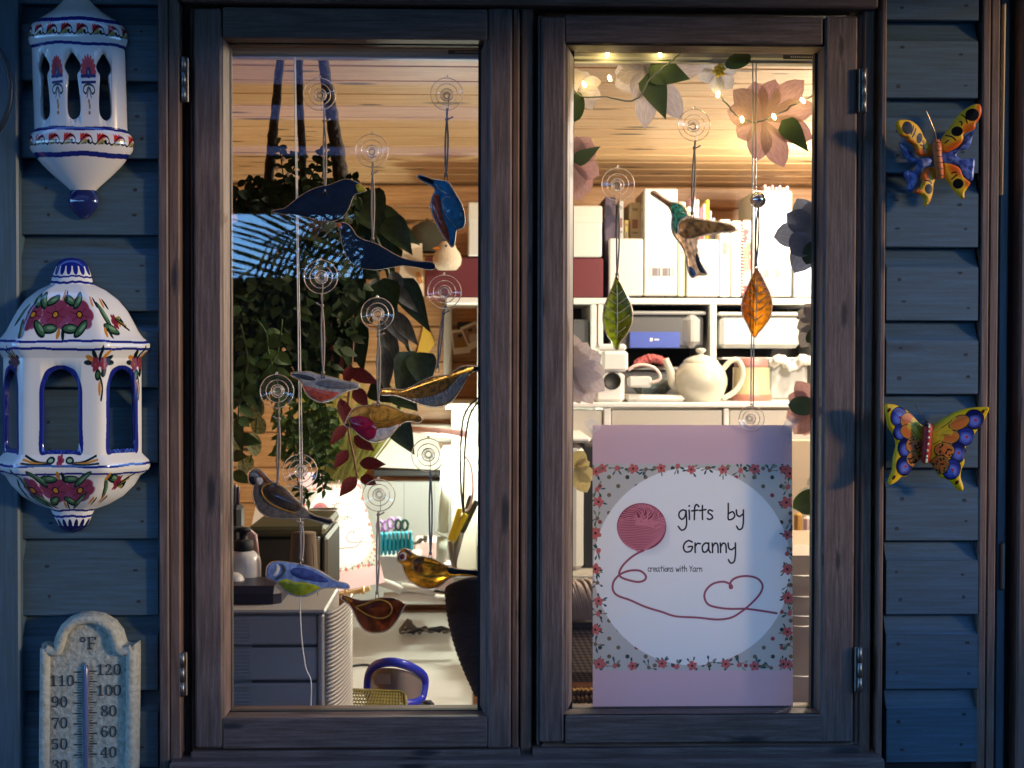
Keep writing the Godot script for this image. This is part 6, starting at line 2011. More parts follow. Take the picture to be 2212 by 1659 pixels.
func holder(label: String, u0: float, v0: float, u1: float, v1: float, z: float, m: Material, grp: String, slot: Array) -> void:
	var t := stand("magazine_holder", label, "magazine holder", u0, v0, u1, v1, z, 0.03, m, 0.004, grp, "front")
	for u in [[u0, u0 + 2], [u1 - 2, u1]]:
		part_box(t, "side", u[0], v0 + 3, u[1], v1, z - 0.03, 0.22, m, 0.001)
	if slot.size():
		part_box(t, "label_slot", slot[0], slot[1], slot[2], slot[3], z + 0.0008, 0.002, mk(Color(0.16, 0.14, 0.15), 0.6), 0.0)
		for i in 7:
			var w: float = (slot[2] - slot[0]) / 7.0
			if i % 3 == 1:
				continue
			part_box(t, "page_edge", slot[0] + i * w + 1, slot[1] + 1, slot[0] + i * w + w * 0.6, slot[3] - 1, z + 0.0014, 0.001, mk([Color(0.7, 0.68, 0.66), Color(0.4, 0.1, 0.14), Color(0.25, 0.25, 0.35)][i % 3], 0.6), 0.0)

func counter(white: Material, cream: Material) -> void:
	var zf := -1.72
	var t := thing("counter", P(1500, 1200, zf), "white counter unit with drawer fronts before the shelving", "counter")
	part_box(t, "top", 1228, 870, 1900, 881, zf, 0.27, white, 0.003)
	var fr := mk(Color(0.50, 0.46, 0.39), 0.5)
	for q in [[1220, 1302], [1320, 1561], [1575, 1800]]:
		part_box(t, "drawer_front", q[0], 885, q[1], 966, zf - 0.012, 0.02, fr, 0.003)
	for q in [[1303, 1319], [1562, 1574]]:
		part_box(t, "upright", q[0], 882, q[1], 1200, zf - 0.004, 0.25, white, 0.003)
	part_box(t, "drawer_front", 1575, 990, 1800, 1120, zf - 0.012, 0.02, fr, 0.003)
	# teapot
	var zt := -1.82
	var s := S(zt)
	var c := P(1513, 871, zt)
	var glaze := mk(Color(0.47, 0.45, 0.37), 0.12, {"coat": 0.5})
	t = thing("teapot", c, "cream ceramic teapot with knobbed lid on the white counter", "teapot")
	var st := sb(true)
	lathe(st, c, prof([0.1, 0, 38, 0, 41, 3, 44, 7, 53, 25, 58, 42, 58, 54, 53, 70, 45, 82, 40, 87, 37, 89], s), 40)
	obj("body", st, glaze, t)
	st = sb(true)
	lathe(st, c, prof([39, 88, 38, 92, 30, 98, 16, 103, 7, 105, 5, 107, 9, 110, 12, 114, 10, 118, 0.1, 120], s), 32)
	obj("lid", st, glaze, t)
	st = sb(true)
	tube(st, curve3([P(1470, 838, zt), P(1455, 826, zt), P(1447, 800, zt), P(1437, 775, zt)]), rads([0.020, 0.0165, 0.0115, 0.0095], 6), 14)
	obj("spout", st, glaze, t)
	st = sb(true)
	tube(st, curve3([P(1562, 798, zt), P(1576, 782, zt), P(1592, 777, zt), P(1603, 794, zt), P(1603, 818, zt), P(1588, 845, zt), P(1560, 862, zt)]), 0.0078, 12)
	obj("handle", st, glaze, t)
	# preserve jar behind the handle
	c = P(1622, 869, -1.9)
	s = S(-1.9)
	t = thing("preserve_jar", c, "glass jar with reddish lid and yellow contents behind the teapot handle", "jar")
	st = sb(true)
	lathe(st, c, prof([0.1, 0, 36, 0, 43, 8, 44, 20, 40, 30, 39, 76], s), 28)
	obj("jar", st, mk(Color(0.42, 0.36, 0.20), 0.25, {"coat": 0.4}), t)
	st = sb(true)
	lathe(st, c, prof([36, 77, 36, 94, 30, 97, 0.1, 97], s), 28)
	obj("lid", st, mk(Color(0.30, 0.12, 0.11), 0.5), t)
	st = sb(true)
	lathe(st, c, prof([44, 1, 45, 8, 45, 15, 43.5, 19], s), 28)
	obj("sediment", st, mk(Color(0.34, 0.14, 0.10), 0.4), t)
	# plug tower with adaptor and cables
	t = thing("power_tower", P(1320, 871, -1.75), "white plug tower with black socket and plugged adaptor on the counter", "power strip")
	part_box(t, "tower", 1283, 802, 1350, 871, -1.75, 0.09, white, 0.012)
	part_box(t, "upper_block", 1301, 758, 1357, 803, -1.745, 0.08, white, 0.008)
	part_box(t, "top_block", 1290, 743, 1353, 758, -1.75, 0.08, white, 0.006)
	st = sb(true)
	lathe(st, P(1323, 823, -1.749), [Vector2(0.0001, 0.004), Vector2(0.022, 0.004), Vector2(0.0245, 0.0)], 20, Basis(Vector3.RIGHT, PI / 2))
	obj("socket", st, M.rubber, t)
	part_box(t, "adaptor", 1358, 813, 1408, 837, -1.75, 0.04, white, 0.006)
	st = sb(true)
	var pts := []
	for p in smooth_loop([1357, 800, 1372, 790, 1392, 788, 1412, 794, 1425, 808, 1424, 820, 1408, 826], 5, false):
		pts.append(P(p.x, p.y, -1.745))
	tube(st, pts, 0.0042, 8)
	obj("cable", st, mk(Color(0.72, 0.52, 0.48), 0.5), t)
	stand("white_tray", "low white tray under the teapot spout on the counter", "tray", 1352, 854, 1480, 870, -1.76, 0.16, cream, 0.012)
	stand("dark_cloth", "dark folded fabric behind the teapot spout", "cloth", 1372, 815, 1452, 854, -1.86, 0.1, mk(Color(0.07, 0.09, 0.09), 0.9), 0.02)
	# below the counter at the left pane edge: bin, dark crate, wool basket
	t = stand("pedal_bin", "tall pale plastic bin with lid, left of the poster", "bin", 1208, 957, 1262, 1240, -1.45, 0.3, mk(Color(0.42, 0.42, 0.37), 0.4), 0.02)
	part_box(t, "lid", 1200, 943, 1276, 957, -1.44, 0.33, white, 0.006)
	stand("black_case", "tall black case standing between bin and poster", "case", 1258, 960, 1330, 1256, -1.5, 0.3, M.black, 0.006)
	stand("grey_crate", "low grey wooden crate on the floor left of the poster", "crate", 1190, 1240, 1340, 1292, -1.4, 0.4, mk(Color(0.30, 0.28, 0.24), 0.7), 0.006)
	t = stand("wool_basket", "woven brown basket with a black band holding grey yarn", "basket", 1180, 1335, 1340, 1480, -1.15, 0.35, mk(Color(0.20, 0.14, 0.095), 0.9, {"tex": weave(), "uv1_scale": Vector3(18, 18, 1)}), 0.03)
	part_box(t, "band", 1178, 1338, 1342, 1362, -1.145, 0.36, M.black, 0.008)
	t = thing("grey_yarn", P(1260, 1335, -1.2), "strands of grey brown yarn piled in the woven basket", "yarn")
	st = sb(true)
	for i in 46:
		var u := 1228 + (i % 23) * 3.4
		var zz := -1.13 - 0.02 * (i / 23)
		tube(st, curve3([P(u - 30, 1250 + rng.randf() * 10, zz - 0.1), P(u - 12, 1256 + rng.randf() * 12, zz), P(u, 1290 + rng.randf() * 8, zz + 0.02), P(u + 6, 1338, zz + 0.01)], 4), 0.0038, 5)
	obj("strands", st, mk(Color(0.24, 0.19, 0.17), 0.95), t).set_meta("kind", "stuff")
	t = thing("mustard_yarn", P(1260, 1560, -1.0), "mustard brown knitted heap below the woven basket", "yarn")
	st = sb(true)
	for i in 40:
		var u := 1225 + (i % 10) * 10.0 + rng.randf() * 4
		var v := 1495 + (i / 10) * 16.0
		tube(st, [P(u - 8, v + 5, -0.98), P(u, v - 4, -0.955), P(u + 8, v + 5, -0.98)], 0.007, 7)
	obj("stitches", st, mk(Color(0.24, 0.13, 0.035), 0.95), t).set_meta("kind", "stuff")
	# right of the poster
	t = stand("wrapped_pack", "tall brown pack in clear wrapping at the right edge beside the poster", "pack", 1690, 1180, 1900, 1640, -0.9, 0.3, mk(Color(0.27, 0.20, 0.13), 0.5, {"coat": 0.3}), 0.02)
	for q in [[1243, 8], [1288, 3], [1330, 3], [1352, 4], [1460, 3]]:
		st = sb(true)
		tube(st, [P(1712, q[0], -0.897), P(1738, q[0] + 2, -0.895), P(1770, q[0] - 1, -0.897)], [0.0005, 0.0009 + 0.0002 * q[1], 0.0004], 6)
		obj("crease_glint", st, mk(Color(0.75, 0.70, 0.60), 0.15), t)  # pale colour stands for the reflective bands on the wrapping
	stand("small_bottle", "small amber bottle behind the wrapped pack", "bottle", 1718, 1108, 1734, 1160, -1.3, 0.02, mk(Color(0.35, 0.18, 0.04), 0.2), 0.006)
	stand("small_bottle", "small pink capped bottle right of the amber one", "bottle", 1738, 1116, 1756, 1165, -1.3, 0.02, mk(Color(0.50, 0.36, 0.34), 0.3), 0.006)
	stand("cork_board", "beige board leaning behind the small bottles", "board", 1690, 950, 1900, 1260, -1.6, 0.02, mk(Color(0.36, 0.28, 0.19), 0.7), 0.003)

func prof(flat: Array, s: float) -> Array:
	var o := []
	for i in range(0, flat.size(), 2):
		o.append(Vector2(flat[i], flat[i + 1]) * s)
	return o

var weave_t: ImageTexture

func weave() -> ImageTexture:
	if weave_t == null:
		var im := Image.create(64, 64, false, Image.FORMAT_RGB8)
		for y in 64:
			for x in 64:
				var a := sin(TAU * (x / 16.0 + y / 32.0)) * 0.5 + 0.5
				var b := sin(TAU * y / 8.0) * 0.5 + 0.5
				var l := 0.45 + 0.55 * (a * 0.5 + b * 0.5)
				im.set_pixel(x, y, Color(l, l, l))
		weave_t = ImageTexture.create_from_image(im)
	return weave_t

func left_room(white: Material, cream: Material) -> void:
	# knitted chick and friends on the left end of the shelf
	var s := S(ZS)
	var c := P(966, 584, ZS + 0.05)
	var wool := mk(Color(0.62, 0.52, 0.40), 0.95, {"bump": noise_tex(0.12, 128, 128, 3, null, 2), "bumps": 0.3, "tri": Vector3(14, 14, 14)})
	var t := thing("knitted_chick", c, "round cream knitted chick with orange beak sitting on the shelf", "knitted toy")
	var st := sb(true)
	lathe(st, c, prof([0.1, 0, 20, 1, 29, 12, 31, 24, 27, 36, 20, 46, 17, 54, 12, 61, 0.1, 63], s), 24)
	obj("body", st, wool, t)
	st = sb(true)
	lathe(st, P(948, 537, ZS + 0.065), [Vector2(0.007, 0.0), Vector2(0.004, 0.012), Vector2(0.0001, 0.020)], 10, Basis(Vector3(0.2, 0, 1).normalized(), PI / 2))
	obj("beak", st, mk(Color(0.6, 0.2, 0.03), 0.8), t)
	st = sb(true)
	lathe(st, P(964, 531, ZS + 0.076), [Vector2(0.0001, 0.004), Vector2(0.003, 0.002), Vector2(0.004, 0), Vector2(0.0001, -0.004)], 10)
	obj("eye", st, M.rubber, t)
	t = thing("grey_beret", P(925, 540, ZS - 0.1), "grey green knitted beret lying behind the knitted chick", "hat")
	st = sb(true)
	lathe(st, P(923, 545, ZS - 0.1), prof([34, 0, 42, 20, 41, 40, 32, 56, 15, 66, 4, 69, 3, 74, 0.1, 75], s), 24)
	obj("crown", st, mk(Color(0.06, 0.058, 0.035), 0.95), t)
	st = sb()
	sheet(st, P(872, 526, ZS - 0.02), P(912, 526, ZS - 0.03), P(916, 640, ZS + 0.01), P(856, 640, ZS + 0.01), 0.002)
	t = thing("greeting_card", P(886, 640, ZS), "cream greeting card with orange mark standing on the shelf", "card")
	obj("card", st, mk(Color(0.62, 0.54, 0.42), 0.7), t)
	st = sb()
	box(st, P(906, 600, ZS + 0.003), Vector3(0.012, 0.035, 0.001), 0.0, Basis(Vector3.BACK, 0.3))
	obj("mark", st, mk(Color(0.55, 0.24, 0.06), 0.7), t)
	# wall behind the desk: strip, photos, folded yellow paper
	var zw := ZB + 0.02
	stand("drilled_strip", "cream vertical strip with a hole fixed on the plank wall", "strip", 958, 657, 976, 812, zw, 0.012, cream, 0.002)
	for q in [[995, 738, 0.12, "upright instant photo pinned on the plank wall", 1], [1021, 725, 0.4, "tilted instant photo overlapping the upright one", 2]]:
		var pc := P(q[0], q[1], zw + 0.002 * q[4])
		t = thing("instant_photo", pc, q[3], "photo", "pinned instant photos")
		st = sb()
		var bs := Basis(Vector3.BACK, q[2])
		box(st, pc, Vector3(0.058, 0.082, 0.0008), 0.0, bs)
		obj("paper", st, mk(Color(0.66, 0.62, 0.54), 0.6), t)
		var im := Image.create(48, 48, false, Image.FORMAT_RGB8)
		im.fill(Color(0.52, 0.42, 0.34))
		dab(im, 24, 40, 16, 18, 0, [Color(0.55, 0.42, 0.12), Color(0.7, 0.66, 0.62)][q[4] - 1])
		dab(im, 24, 17, 7, 8, 0, Color(0.55, 0.38, 0.28))
		dab(im, 24, 11, 8, 5, 0, Color(0.12, 0.08, 0.06))
		st = sb()
		var h := Vector3(0.024, 0.026, 0)
		var up := Vector3(0, 0.006, 0.0006)
		quad(st, pc + bs * (up + Vector3(-h.x, h.y, 0)), pc + bs * (up + Vector3(h.x, h.y, 0)), pc + bs * (up + Vector3(h.x, -h.y, 0)), pc + bs * (up + Vector3(-h.x, -h.y, 0)))
		obj("picture", st, mk(Color(1, 1, 1), 0.5, {"tex": ImageTexture.create_from_image(im)}), t)
	stand("black_hat_pin", "dark felt shape pinned above the instant photos", "pin", 988, 695, 1020, 730, zw - 0.004, 0.01, M.black, 0.004)
	t = thing("yellow_paper", P(900, 745, zw), "folded mustard yellow paper star pinned on the plank wall", "paper")
	st = sb()
	slab(st, uvpoly([872, 770, 900, 765, 918, 688, 940, 742, 908, 788, 880, 800], zw, P(900, 745, zw), 1), 0.0, 0.004, 0.001, P(900, 745, zw))
	obj("star", st, mk(Color(0.55, 0.33, 0.03), 0.7), t)
	# cables dropping beside the shelf
	var cb := 0
	for path in [[1036, 858, 1012, 880, 999, 915, 995, 990, 996, 1060, 1002, 1110], [1036, 866, 1018, 890, 1008, 930, 1003, 1000, 1001, 1100], [1005, 985, 1018, 1010, 1022, 1060, 1015, 1095, 1006, 1105]]:
		st = sb(true)
		var pts := []
		for p in smooth_loop(path, 5, false):
			pts.append(P(p.x, p.y, -1.75))
		tube(st, pts, 0.0032, 7)
		t = thing("cable", P(path[0], path[1], -1.75), ["black cable looping down outermost beside the white upright", "black cable looping down innermost beside the white upright", "pink cable curling down beside the desk lamp"][cb], "cable")
		obj("cable", st, M.rubber if cb < 2 else mk(Color(0.72, 0.48, 0.45), 0.5), t)
		cb += 1
	stand("grey_cabinet_side", "pale grey cabinet side behind the cables, right of the lamp", "cabinet", 975, 885, 1031, 1250, -2.2, 0.2, mk(Color(0.42, 0.39, 0.34), 0.5), 0.004)

func desk_things(white: Material, cream: Material) -> void:
	# long desk along the left wall, its near edge hidden below the sill
	var yd := 0.685
	var z0 := -0.95
	var x0 := XL + 0.02
	var x1 := P(1022, 1400, -1.5).x
	var t := thing("desk", Vector3((x0 + x1) / 2, 0, -1.7), "dark grey glossy desk top reaching to the back wall", "desk")
	var st := sb()
	box(st, Vector3((x0 + x1) / 2, yd - 0.015, (z0 + ZB + 0.03) / 2), Vector3(x1 - x0, 0.03, absf(ZB + 0.03 - z0)), 0.003)
	obj("top", st, mk(Color(0.58, 0.575, 0.56), 0.28), t)
	for q in [[x0 + 0.03, z0 - 0.05], [x1 - 0.05, z0 - 0.05], [x1 - 0.05, ZB + 0.1], [x0 + 0.03, ZB + 0.1]]:
		st = sb()
		box(st, Vector3(q[0], 0.36, q[1]), Vector3(0.045, 0.62, 0.045), 0.003)
		obj("leg", st, M.alu, t)
	# white back boards over the desk
	var zb := ZB + 0.12
	var bw := mk(Color(0.52, 0.55, 0.56), 0.4)
	t = stand("white_board", "white upright board at the back of the desk with thin grid lines", "board", 762, 1040, 1010, 1306, zb, 0.02, bw, 0.002)
	for q in [[872, 873.5], [938, 939]]:
		part_box(t, "seam", q[0], 1042, q[1], 1304, zb + 0.001, 0.004, mk(Color(0.25, 0.3, 0.28), 0.5), 0.0)
	stand("dark_gap_strip", "black strip for the dark gap above the white board", "ledge", 806, 1014, 1010, 1029, zb + 0.02, 0.06, M.black, 0.003)  # black strip put in for the shade of an open gap
	t = thing("white_flap", P(880, 1010, zb + 0.1), "slanting white paper sheet above the dark gap strip", "paper")
	st = sb()
	sheet(st, P(800, 926, zb + 0.04), P(940, 938, zb + 0.04), P(968, 1016, zb + 0.09), P(800, 1008, zb + 0.09), 0.002)
	obj("sheet", st, mk(Color(0.62, 0.62, 0.56), 0.6), t)
	stand("cream_box", "flat cream box over the dark gap strip, below the heart leaf", "box", 880, 918, 984, 955, zb + 0.02, 0.1, cream, 0.005)
	# desk lamp
	var zl := -1.95
	t = thing("desk_lamp", P(958, 1300, zl), "desk lamp with pink arm, shining white head and clear pole", "lamp")
	st = sb(true)
	tube(st, [P(880, 926, zl - 0.05), P(940, 932, zl), P(1008, 940, zl + 0.03)], [0.009, 0.012, 0.014], 10)
	obj("arm", st, mk(Color(0.66, 0.42, 0.40), 0.4), t)
	st = sb(true)
	lathe(st, P(973, 985, zl), prof([16, -17, 19, -12, 20, 14, 14, 22, 0.1, 23], S(zl)), 20)
	obj("lamp_head", st, mk(Color(0.95, 1.0, 0.93), 0.4, {"glow": 5.0}), t)
	for q in [[1005, 1150, 0.016], [1152, 1156, 0.020], [1160, 1218, 0.0155]]:
		st = sb(true)
		tube(st, [P(965 if q[0] < 1100 else 955, q[0], zl), P(957 if q[0] < 1100 else 953, q[1], zl)], q[2], 14)
		obj("pole", st, mk(Color(0.50, 0.55, 0.52), 0.12, {"coat": 0.5}), t)
	part_box(t, "base", 940, 1216, 978, 1300, zl + 0.02, 0.06, mk(Color(0.66, 0.50, 0.50), 0.4), 0.006)
	var o := OmniLight3D.new()
	o.name = "desk_lamp_light"
	o.position = P(973, 985, zl)
	o.light_color = Color(0.98, 1.0, 0.9)
	o.light_energy = 0.5
	o.omni_range = 6.0
	o.omni_attenuation = 2.0
	o.light_size = 0.03
	o.shadow_enabled = true
	add_child(o)
	# loose white sheet
	t = thing("loose_paper", P(600, 1140, -1.7), "loose white paper leaning behind the olive rimmed crate", "paper")
	st = sb()
	sheet(st, P(560, 1056, -1.9), P(650, 1046, -1.9), P(668, 1150, -1.75), P(540, 1150, -1.75), 0.002)
	obj("sheet", st, white, t)
	# leaning copy of the poster on a little easel
	t = thing("poster_copy", P(740, 1280, -1.7), "pink bordered copy of the poster leaning on a small wooden easel", "poster")
	st = sb()
	sheet(st, P(645, 1022, -1.85), P(770, 1012, -1.95), P(832, 1258, -1.75), P(672, 1290, -1.62), 0.002)
	obj("sheet", st, M.paper, t)
	t = thing("wooden_easel", P(770, 1290, -1.6), "small wooden easel ledge with brass screws under the leaning poster", "easel")
	st = sb()
	box(st, P(764, 1279, -1.6), Vector3(0.09, 0.012, 0.02), 0.002, Basis(Vector3.BACK, 0.22))
	obj("ledge", st, mk(Color(0.52, 0.34, 0.15), 0.5), t)
	for u in [747, 785]:
		st = sb(true)
		tube(st, [P(u, 1268, -1.585), P(u, 1284, -1.575)], 0.004, 8)
		obj("screw", st, M.brass, t)
	# cyan comb, pens, scissors
	t = thing("pen_comb", P(856, 1200, -1.9), "bright cyan slotted pen holder on the desk", "pen holder")
	var cy := mk(Color(0.02, 0.38, 0.52), 0.4)
	for i in 8:
		var u := 820 + i * 9.0
		part_box(t, "slat", u, 1152 - i * 0.4, u + 6.5, 1200 - i * 0.3, -1.9, 0.03, cy, 0.002)
	part_box(t, "bar", 818, 1166, 892, 1190, -1.912, 0.02, mk(Color(0.02, 0.28, 0.42), 0.4), 0.002)
	stand("paper_stack", "stack of white paper below the cyan pen holder", "paper", 818, 1200, 908, 1256, -1.93, 0.2, white, 0.004)
	for q in [[828, 1138, 0, Color(0.36, 0.2, 0.5), "purple handled scissors left in the pen holder", -2.02], [852, 1132, 1, Color(0.40, 0.26, 0.55), "purple handled scissors right of the first pair", -2.0], [868, 1136, 2, Color(0.02, 0.06, 0.045), "dark green handled scissors in the pen holder", -1.98]]:
		t = thing("scissors", P(q[0], 1160, q[5]), q[4], "scissors", "scissors in the pen holder")
		for sg in [-1.0, 1.0]:
			st = sb(true)
			var ring := []
			for i in 15:
				var a := TAU * i / 14.0
				ring.append(P(q[0] + sg * 7 + cos(a) * 6.5, q[1] - 2 + sin(a) * 11.0, q[5]))
			tube(st, ring, 0.0042, 8)
			obj("handle", st, mk(q[3], 0.4), t)
		st = sb()
		pbox(st, q[0] - 3, q[1] + 10, q[0] + 3, q[1] + 40, q[5], 0.004, 0.001)
		obj("blade", st, M.steel, t)
	var pink := mk(Color(0.66, 0.46, 0.46), 0.5)
	stand("pink_box", "pink drawer box behind the goldfinch", "box", 895, 1168, 942, 1240, -2.05, 0.12, pink, 0.004)
	stand("pink_box", "low pink box below the lamp base", "box", 880, 1240, 975, 1286, -2.0, 0.12, pink, 0.004)
	t = thing("bulldog_clips", P(900, 1180, -1.98), "steel bulldog clips lying on the pink box", "clips")
	for i in 3:
		st = sb()
		box(st, P(895 + i * 12, 1172 - i * 4, -1.97), Vector3(0.02, 0.012, 0.012), 0.003, Basis(Vector3(0.3, 0.5, 1).normalized(), i * 0.8))
		obj("clip", st, M.steel, t)
	# pliers standing at the right
	for q in [[[994, 1098, 983, 1135, 972, 1168, 978, 1185], Color(0.62, 0.46, 0.02), "yellow handled pliers standing right of the desk lamp"], [[1018, 1070, 1006, 1110, 992, 1150, 980, 1190], Color(0.03, 0.035, 0.03), "black handled pliers standing behind the yellow ones"]]:
		var a: Array = q[0]
		t = thing("pliers", P(a[6], 1200, -1.85), q[2], "pliers", "pliers standing by the lamp")
		for dx in [0.0, 12.0]:
			st = sb(true)
			var pts := []
			for p in smooth_loop([a[0] + dx, a[1] + dx, a[2] + dx * 0.9, a[3], a[4] + dx * 0.5, a[5]], 4, false):
				pts.append(P(p.x, p.y, -1.85 + (0.03 if a[0] < 1000 else 0.0)))
			tube(st, pts, 0.0085, 9)
			obj("handle", st, mk(q[1], 0.35), t)
		st = sb(true)
		tube(st, [P(a[4] + 3, a[5], -1.84), P(a[6], a[7] + 20, -1.84), P(a[6] + 4, a[7] + 50, -1.84)], [0.011, 0.01, 0.003], 8)
		obj("jaws", st, M.steel, t)
	# white styling irons and flex
	t = thing("heat_tool", P(900, 1296, -1.8), "white hand held heat tools with black flex at the back of the desk", "tool")
	for q in [[820, 1256, 868, 1276], [868, 1268, 940, 1280], [830, 1288, 975, 1296]]:
		st = sb(true)
		tube(st, [P(q[0], q[1], -1.85), P((q[0] + q[2]) / 2, (q[1] + q[3]) / 2 - 2, -1.84), P(q[2], q[3], -1.84)], 0.0125, 10)
		obj("grip", st, white, t)
	st = sb(true)
	tube(st, curve3([P(940, 1276, -1.83), P(962, 1280, -1.8), P(985, 1294, -1.78)]), 0.005, 8)
	obj("flex", st, M.rubber, t)
	# key bunch on the desk top
	t = thing("key_bunch", Vector3(P(900, 1362, -2.0).x, yd, -2.0), "bunch of keys and black rings lying on the desk", "keys")
	var kc := on_desk(905, 1362, yd + 0.012)
	for i in 7:
		st = sb(true)
		var rr := []
		var ctr := kc + Vector3(-0.04 + i * 0.022, 0.002 * (i % 3), rng.randf_range(-0.012, 0.012))
		for k in 13:
			var a := TAU * k / 12.0
			rr.append(ctr + Vector3(cos(a) * (0.018 + 0.004 * (i % 2)), 0.004 * sin(a * 2 + i), sin(a) * 0.016))
		tube(st, rr, 0.0042, 7)
		obj("ring", st, M.rubber if i % 3 else M.steel, t)
	for i in 4:
		st = sb()
		box(st, kc + Vector3(-0.045 + i * 0.012, 0.016 - 0.003 * i, -0.005 + 0.006 * i), Vector3(0.012, 0.045, 0.004), 0.001, Basis(Vector3(0.3, 0.2, 1).normalized(), -0.7 + i * 0.5))
		obj("key", st, M.steel, t)
	# grey pebble shaped speaker, flex and eye mask near the sill
	t = thing("dark_flex", on_desk(770, 1440, yd), "dark flex curving over the desk behind the goggles", "cable")
	st = sb(true)
	var pts2 := []
	for p in smooth_loop([732, 1438, 745, 1442, 765, 1438, 790, 1436, 815, 1442, 830, 1455], 5, false):
		pts2.append(on_desk(p.x, p.y, yd + 0.004))
	tube(st, pts2, 0.0035, 7)
	obj("flex", st, M.rubber, t)
	goggles(yd)

func on_desk(u: float, v: float, y: float) -> Vector3:
	var d: Vector3 = CB * Vector3((u - 1106.0) * K, -(v - 829.5) * K, -1.0)
	return CP + d * ((y - CP.y) / d.y)

func goggles(_yd: float) -> void:
	var z := -0.75
	var c := P(855, 1490, z)
	var t := thing("safety_goggles", c, "blue rimmed safety goggles with dark lens and paper label", "goggles")
	var bl := mk(Color(0.03, 0.055, 0.62), 0.25, {"coat": 0.4, "back": Color(0.01, 0.02, 0.3)})
	var ol := [795, 1480, 800, 1452, 815, 1436, 845, 1430, 875, 1436, 903, 1450, 916, 1466, 914, 1492, 906, 1512, 880, 1520, 830, 1518, 800, 1506]
	var st := sb(true)
	var pts := []
	for p in smooth_loop(ol, 4):
		var b: float = (p.x - 855.0) / 60.0
		pts.append(P(p.x, p.y, z - 0.06 * b * b))
	pts.append(pts[0])
	tube(st, pts, 0.0100, 9, false)
	obj("frame", st, bl, t)
	st = sb(true)
	for i in 16:
		for j in 6:
			var q := []
			for e in [[0, 0], [1, 0], [1, 1], [0, 1]]:
				var a: float = (i + e[0]) / 16.0
				var b: float = (j + e[1]) / 6.0
				var u := lerpf(800, 912, a)
				var k := (u - 855.0) / 60.0
				q.append(P(u, lerpf(lerpf(1440, 1456, a) + 14 * k * k - 4, 1522 - 10 * k * k, b), z - 0.06 * k * k + 0.004))
			quad(st, q[0], q[1], q[2], q[3])
	obj("lens", st, mk(Color(0.22, 0.19, 0.18), 0.06, {"coat": 1.0}), t)
	st = sb()
	sheet(st, P(810, 1456, z - 0.01), P(842, 1456, z + 0.008), P(842, 1478, z + 0.008), P(808, 1478, z - 0.01), 0.0006)
	obj("label", st, mk(Color(0.30, 0.30, 0.34), 0.6), t)
	st = sb(true)
	tube(st, curve3([P(805, 1498, z + 0.006), P(822, 1502, z + 0.012), P(838, 1512, z + 0.012), P(860, 1520, z + 0.01)]), 0.009, 8)
	obj("nose_piece", st, bl, t)
	# olive perforated swatter head in front of them
	var zs := -0.55
	t = thing("fly_swatter", P(800, 1537, zs), "olive green perforated fly swatter head on the sill", "fly swatter")
	var om := mk(Color(0.145, 0.125, 0.022), 0.5, {"back": Color(0.1, 0.09, 0.01)})
	var tl := P(745, 1490, zs - 0.12)
	var tr := P(874, 1496, zs - 0.12)
	var br := P(880, 1560, zs + 0.06)
	var bl2 := P(700, 1556, zs + 0.06)
	st = sb()
	var nx := 22
	var ny := 9
	for i in nx + 1:
		var a := float(i) / nx
		tube(st, [tl.lerp(tr, a), bl2.lerp(br, a)], 0.0016, 5)
	for j in ny + 1:
		var b := float(j) / ny
		tube(st, [tl.lerp(bl2, b), tr.lerp(br, b)], 0.0016, 5)
	obj("mesh", st, om, t).set_meta("kind", "stuff")
	st = sb(true)
	tube(st, [bl2, tl.lerp(bl2, 0.1), tl.lerp(tr, 0.08), tr.lerp(tl, 0.06), tr.lerp(br, 0.12), br], 0.0042, 8)
	obj("rim", st, om, t)
	st = sb()
	sheet(st, tl.lerp(tr, 0.45), tr, br, bl2.lerp(br, 0.4), 0.001)
	obj("web", st, om, t)
	t = thing("dark_cloth", P(940, 1540, -0.6), "crumpled dark blue cloth right of the goggles", "cloth")
	st = sb(true)
	for i in 8:
		lathe(st, P(905 + i * 9.5, 1543 - 10 * sin(i * 0.9) - (6 if i == 2 else 0), -0.62 + 0.02 * sin(i * 3.0)), [Vector2(0.0001, 0.016), Vector2(0.011, 0.010), Vector2(0.017, -0.004), Vector2(0.0001, -0.02)], 7, Basis(Vector3(0.4, 1, 0.3).normalized(), i * 1.1))
	obj("folds", st, mk(Color(0.018, 0.02, 0.035), 0.9), t)
	# ribbed navy cushion at the right edge of the left pane
	t = thing("knitted_cushion", P(1010, 1480, -0.9), "dark navy ribbed knitted cushion at the right edge of the left pane", "cushion")
	var navy := mk(Color(0.012, 0.013, 0.026), 0.95)
	for i in 22:
		var v := 1266.0 + i * 10.5
		var q := i / 21.0
		st = sb(true)
		var ul := 968.0 + 62.0 * pow(q, 1.4) - 6.0 * sin(q * PI)
		tube(st, curve3([P(ul, v + 14, -0.92), P(ul + 8, v + 4, -0.88), P(ul + 60, v - 12, -0.84), P(ul + 150, v - 10, -0.86)], 4), [0.004, 0.007, 0.009, 0.0095, 0.0095, 0.0095, 0.0095, 0.0095, 0.0095, 0.0095, 0.0095, 0.0095, 0.0095], 8)
		obj("rib", st, navy, t)

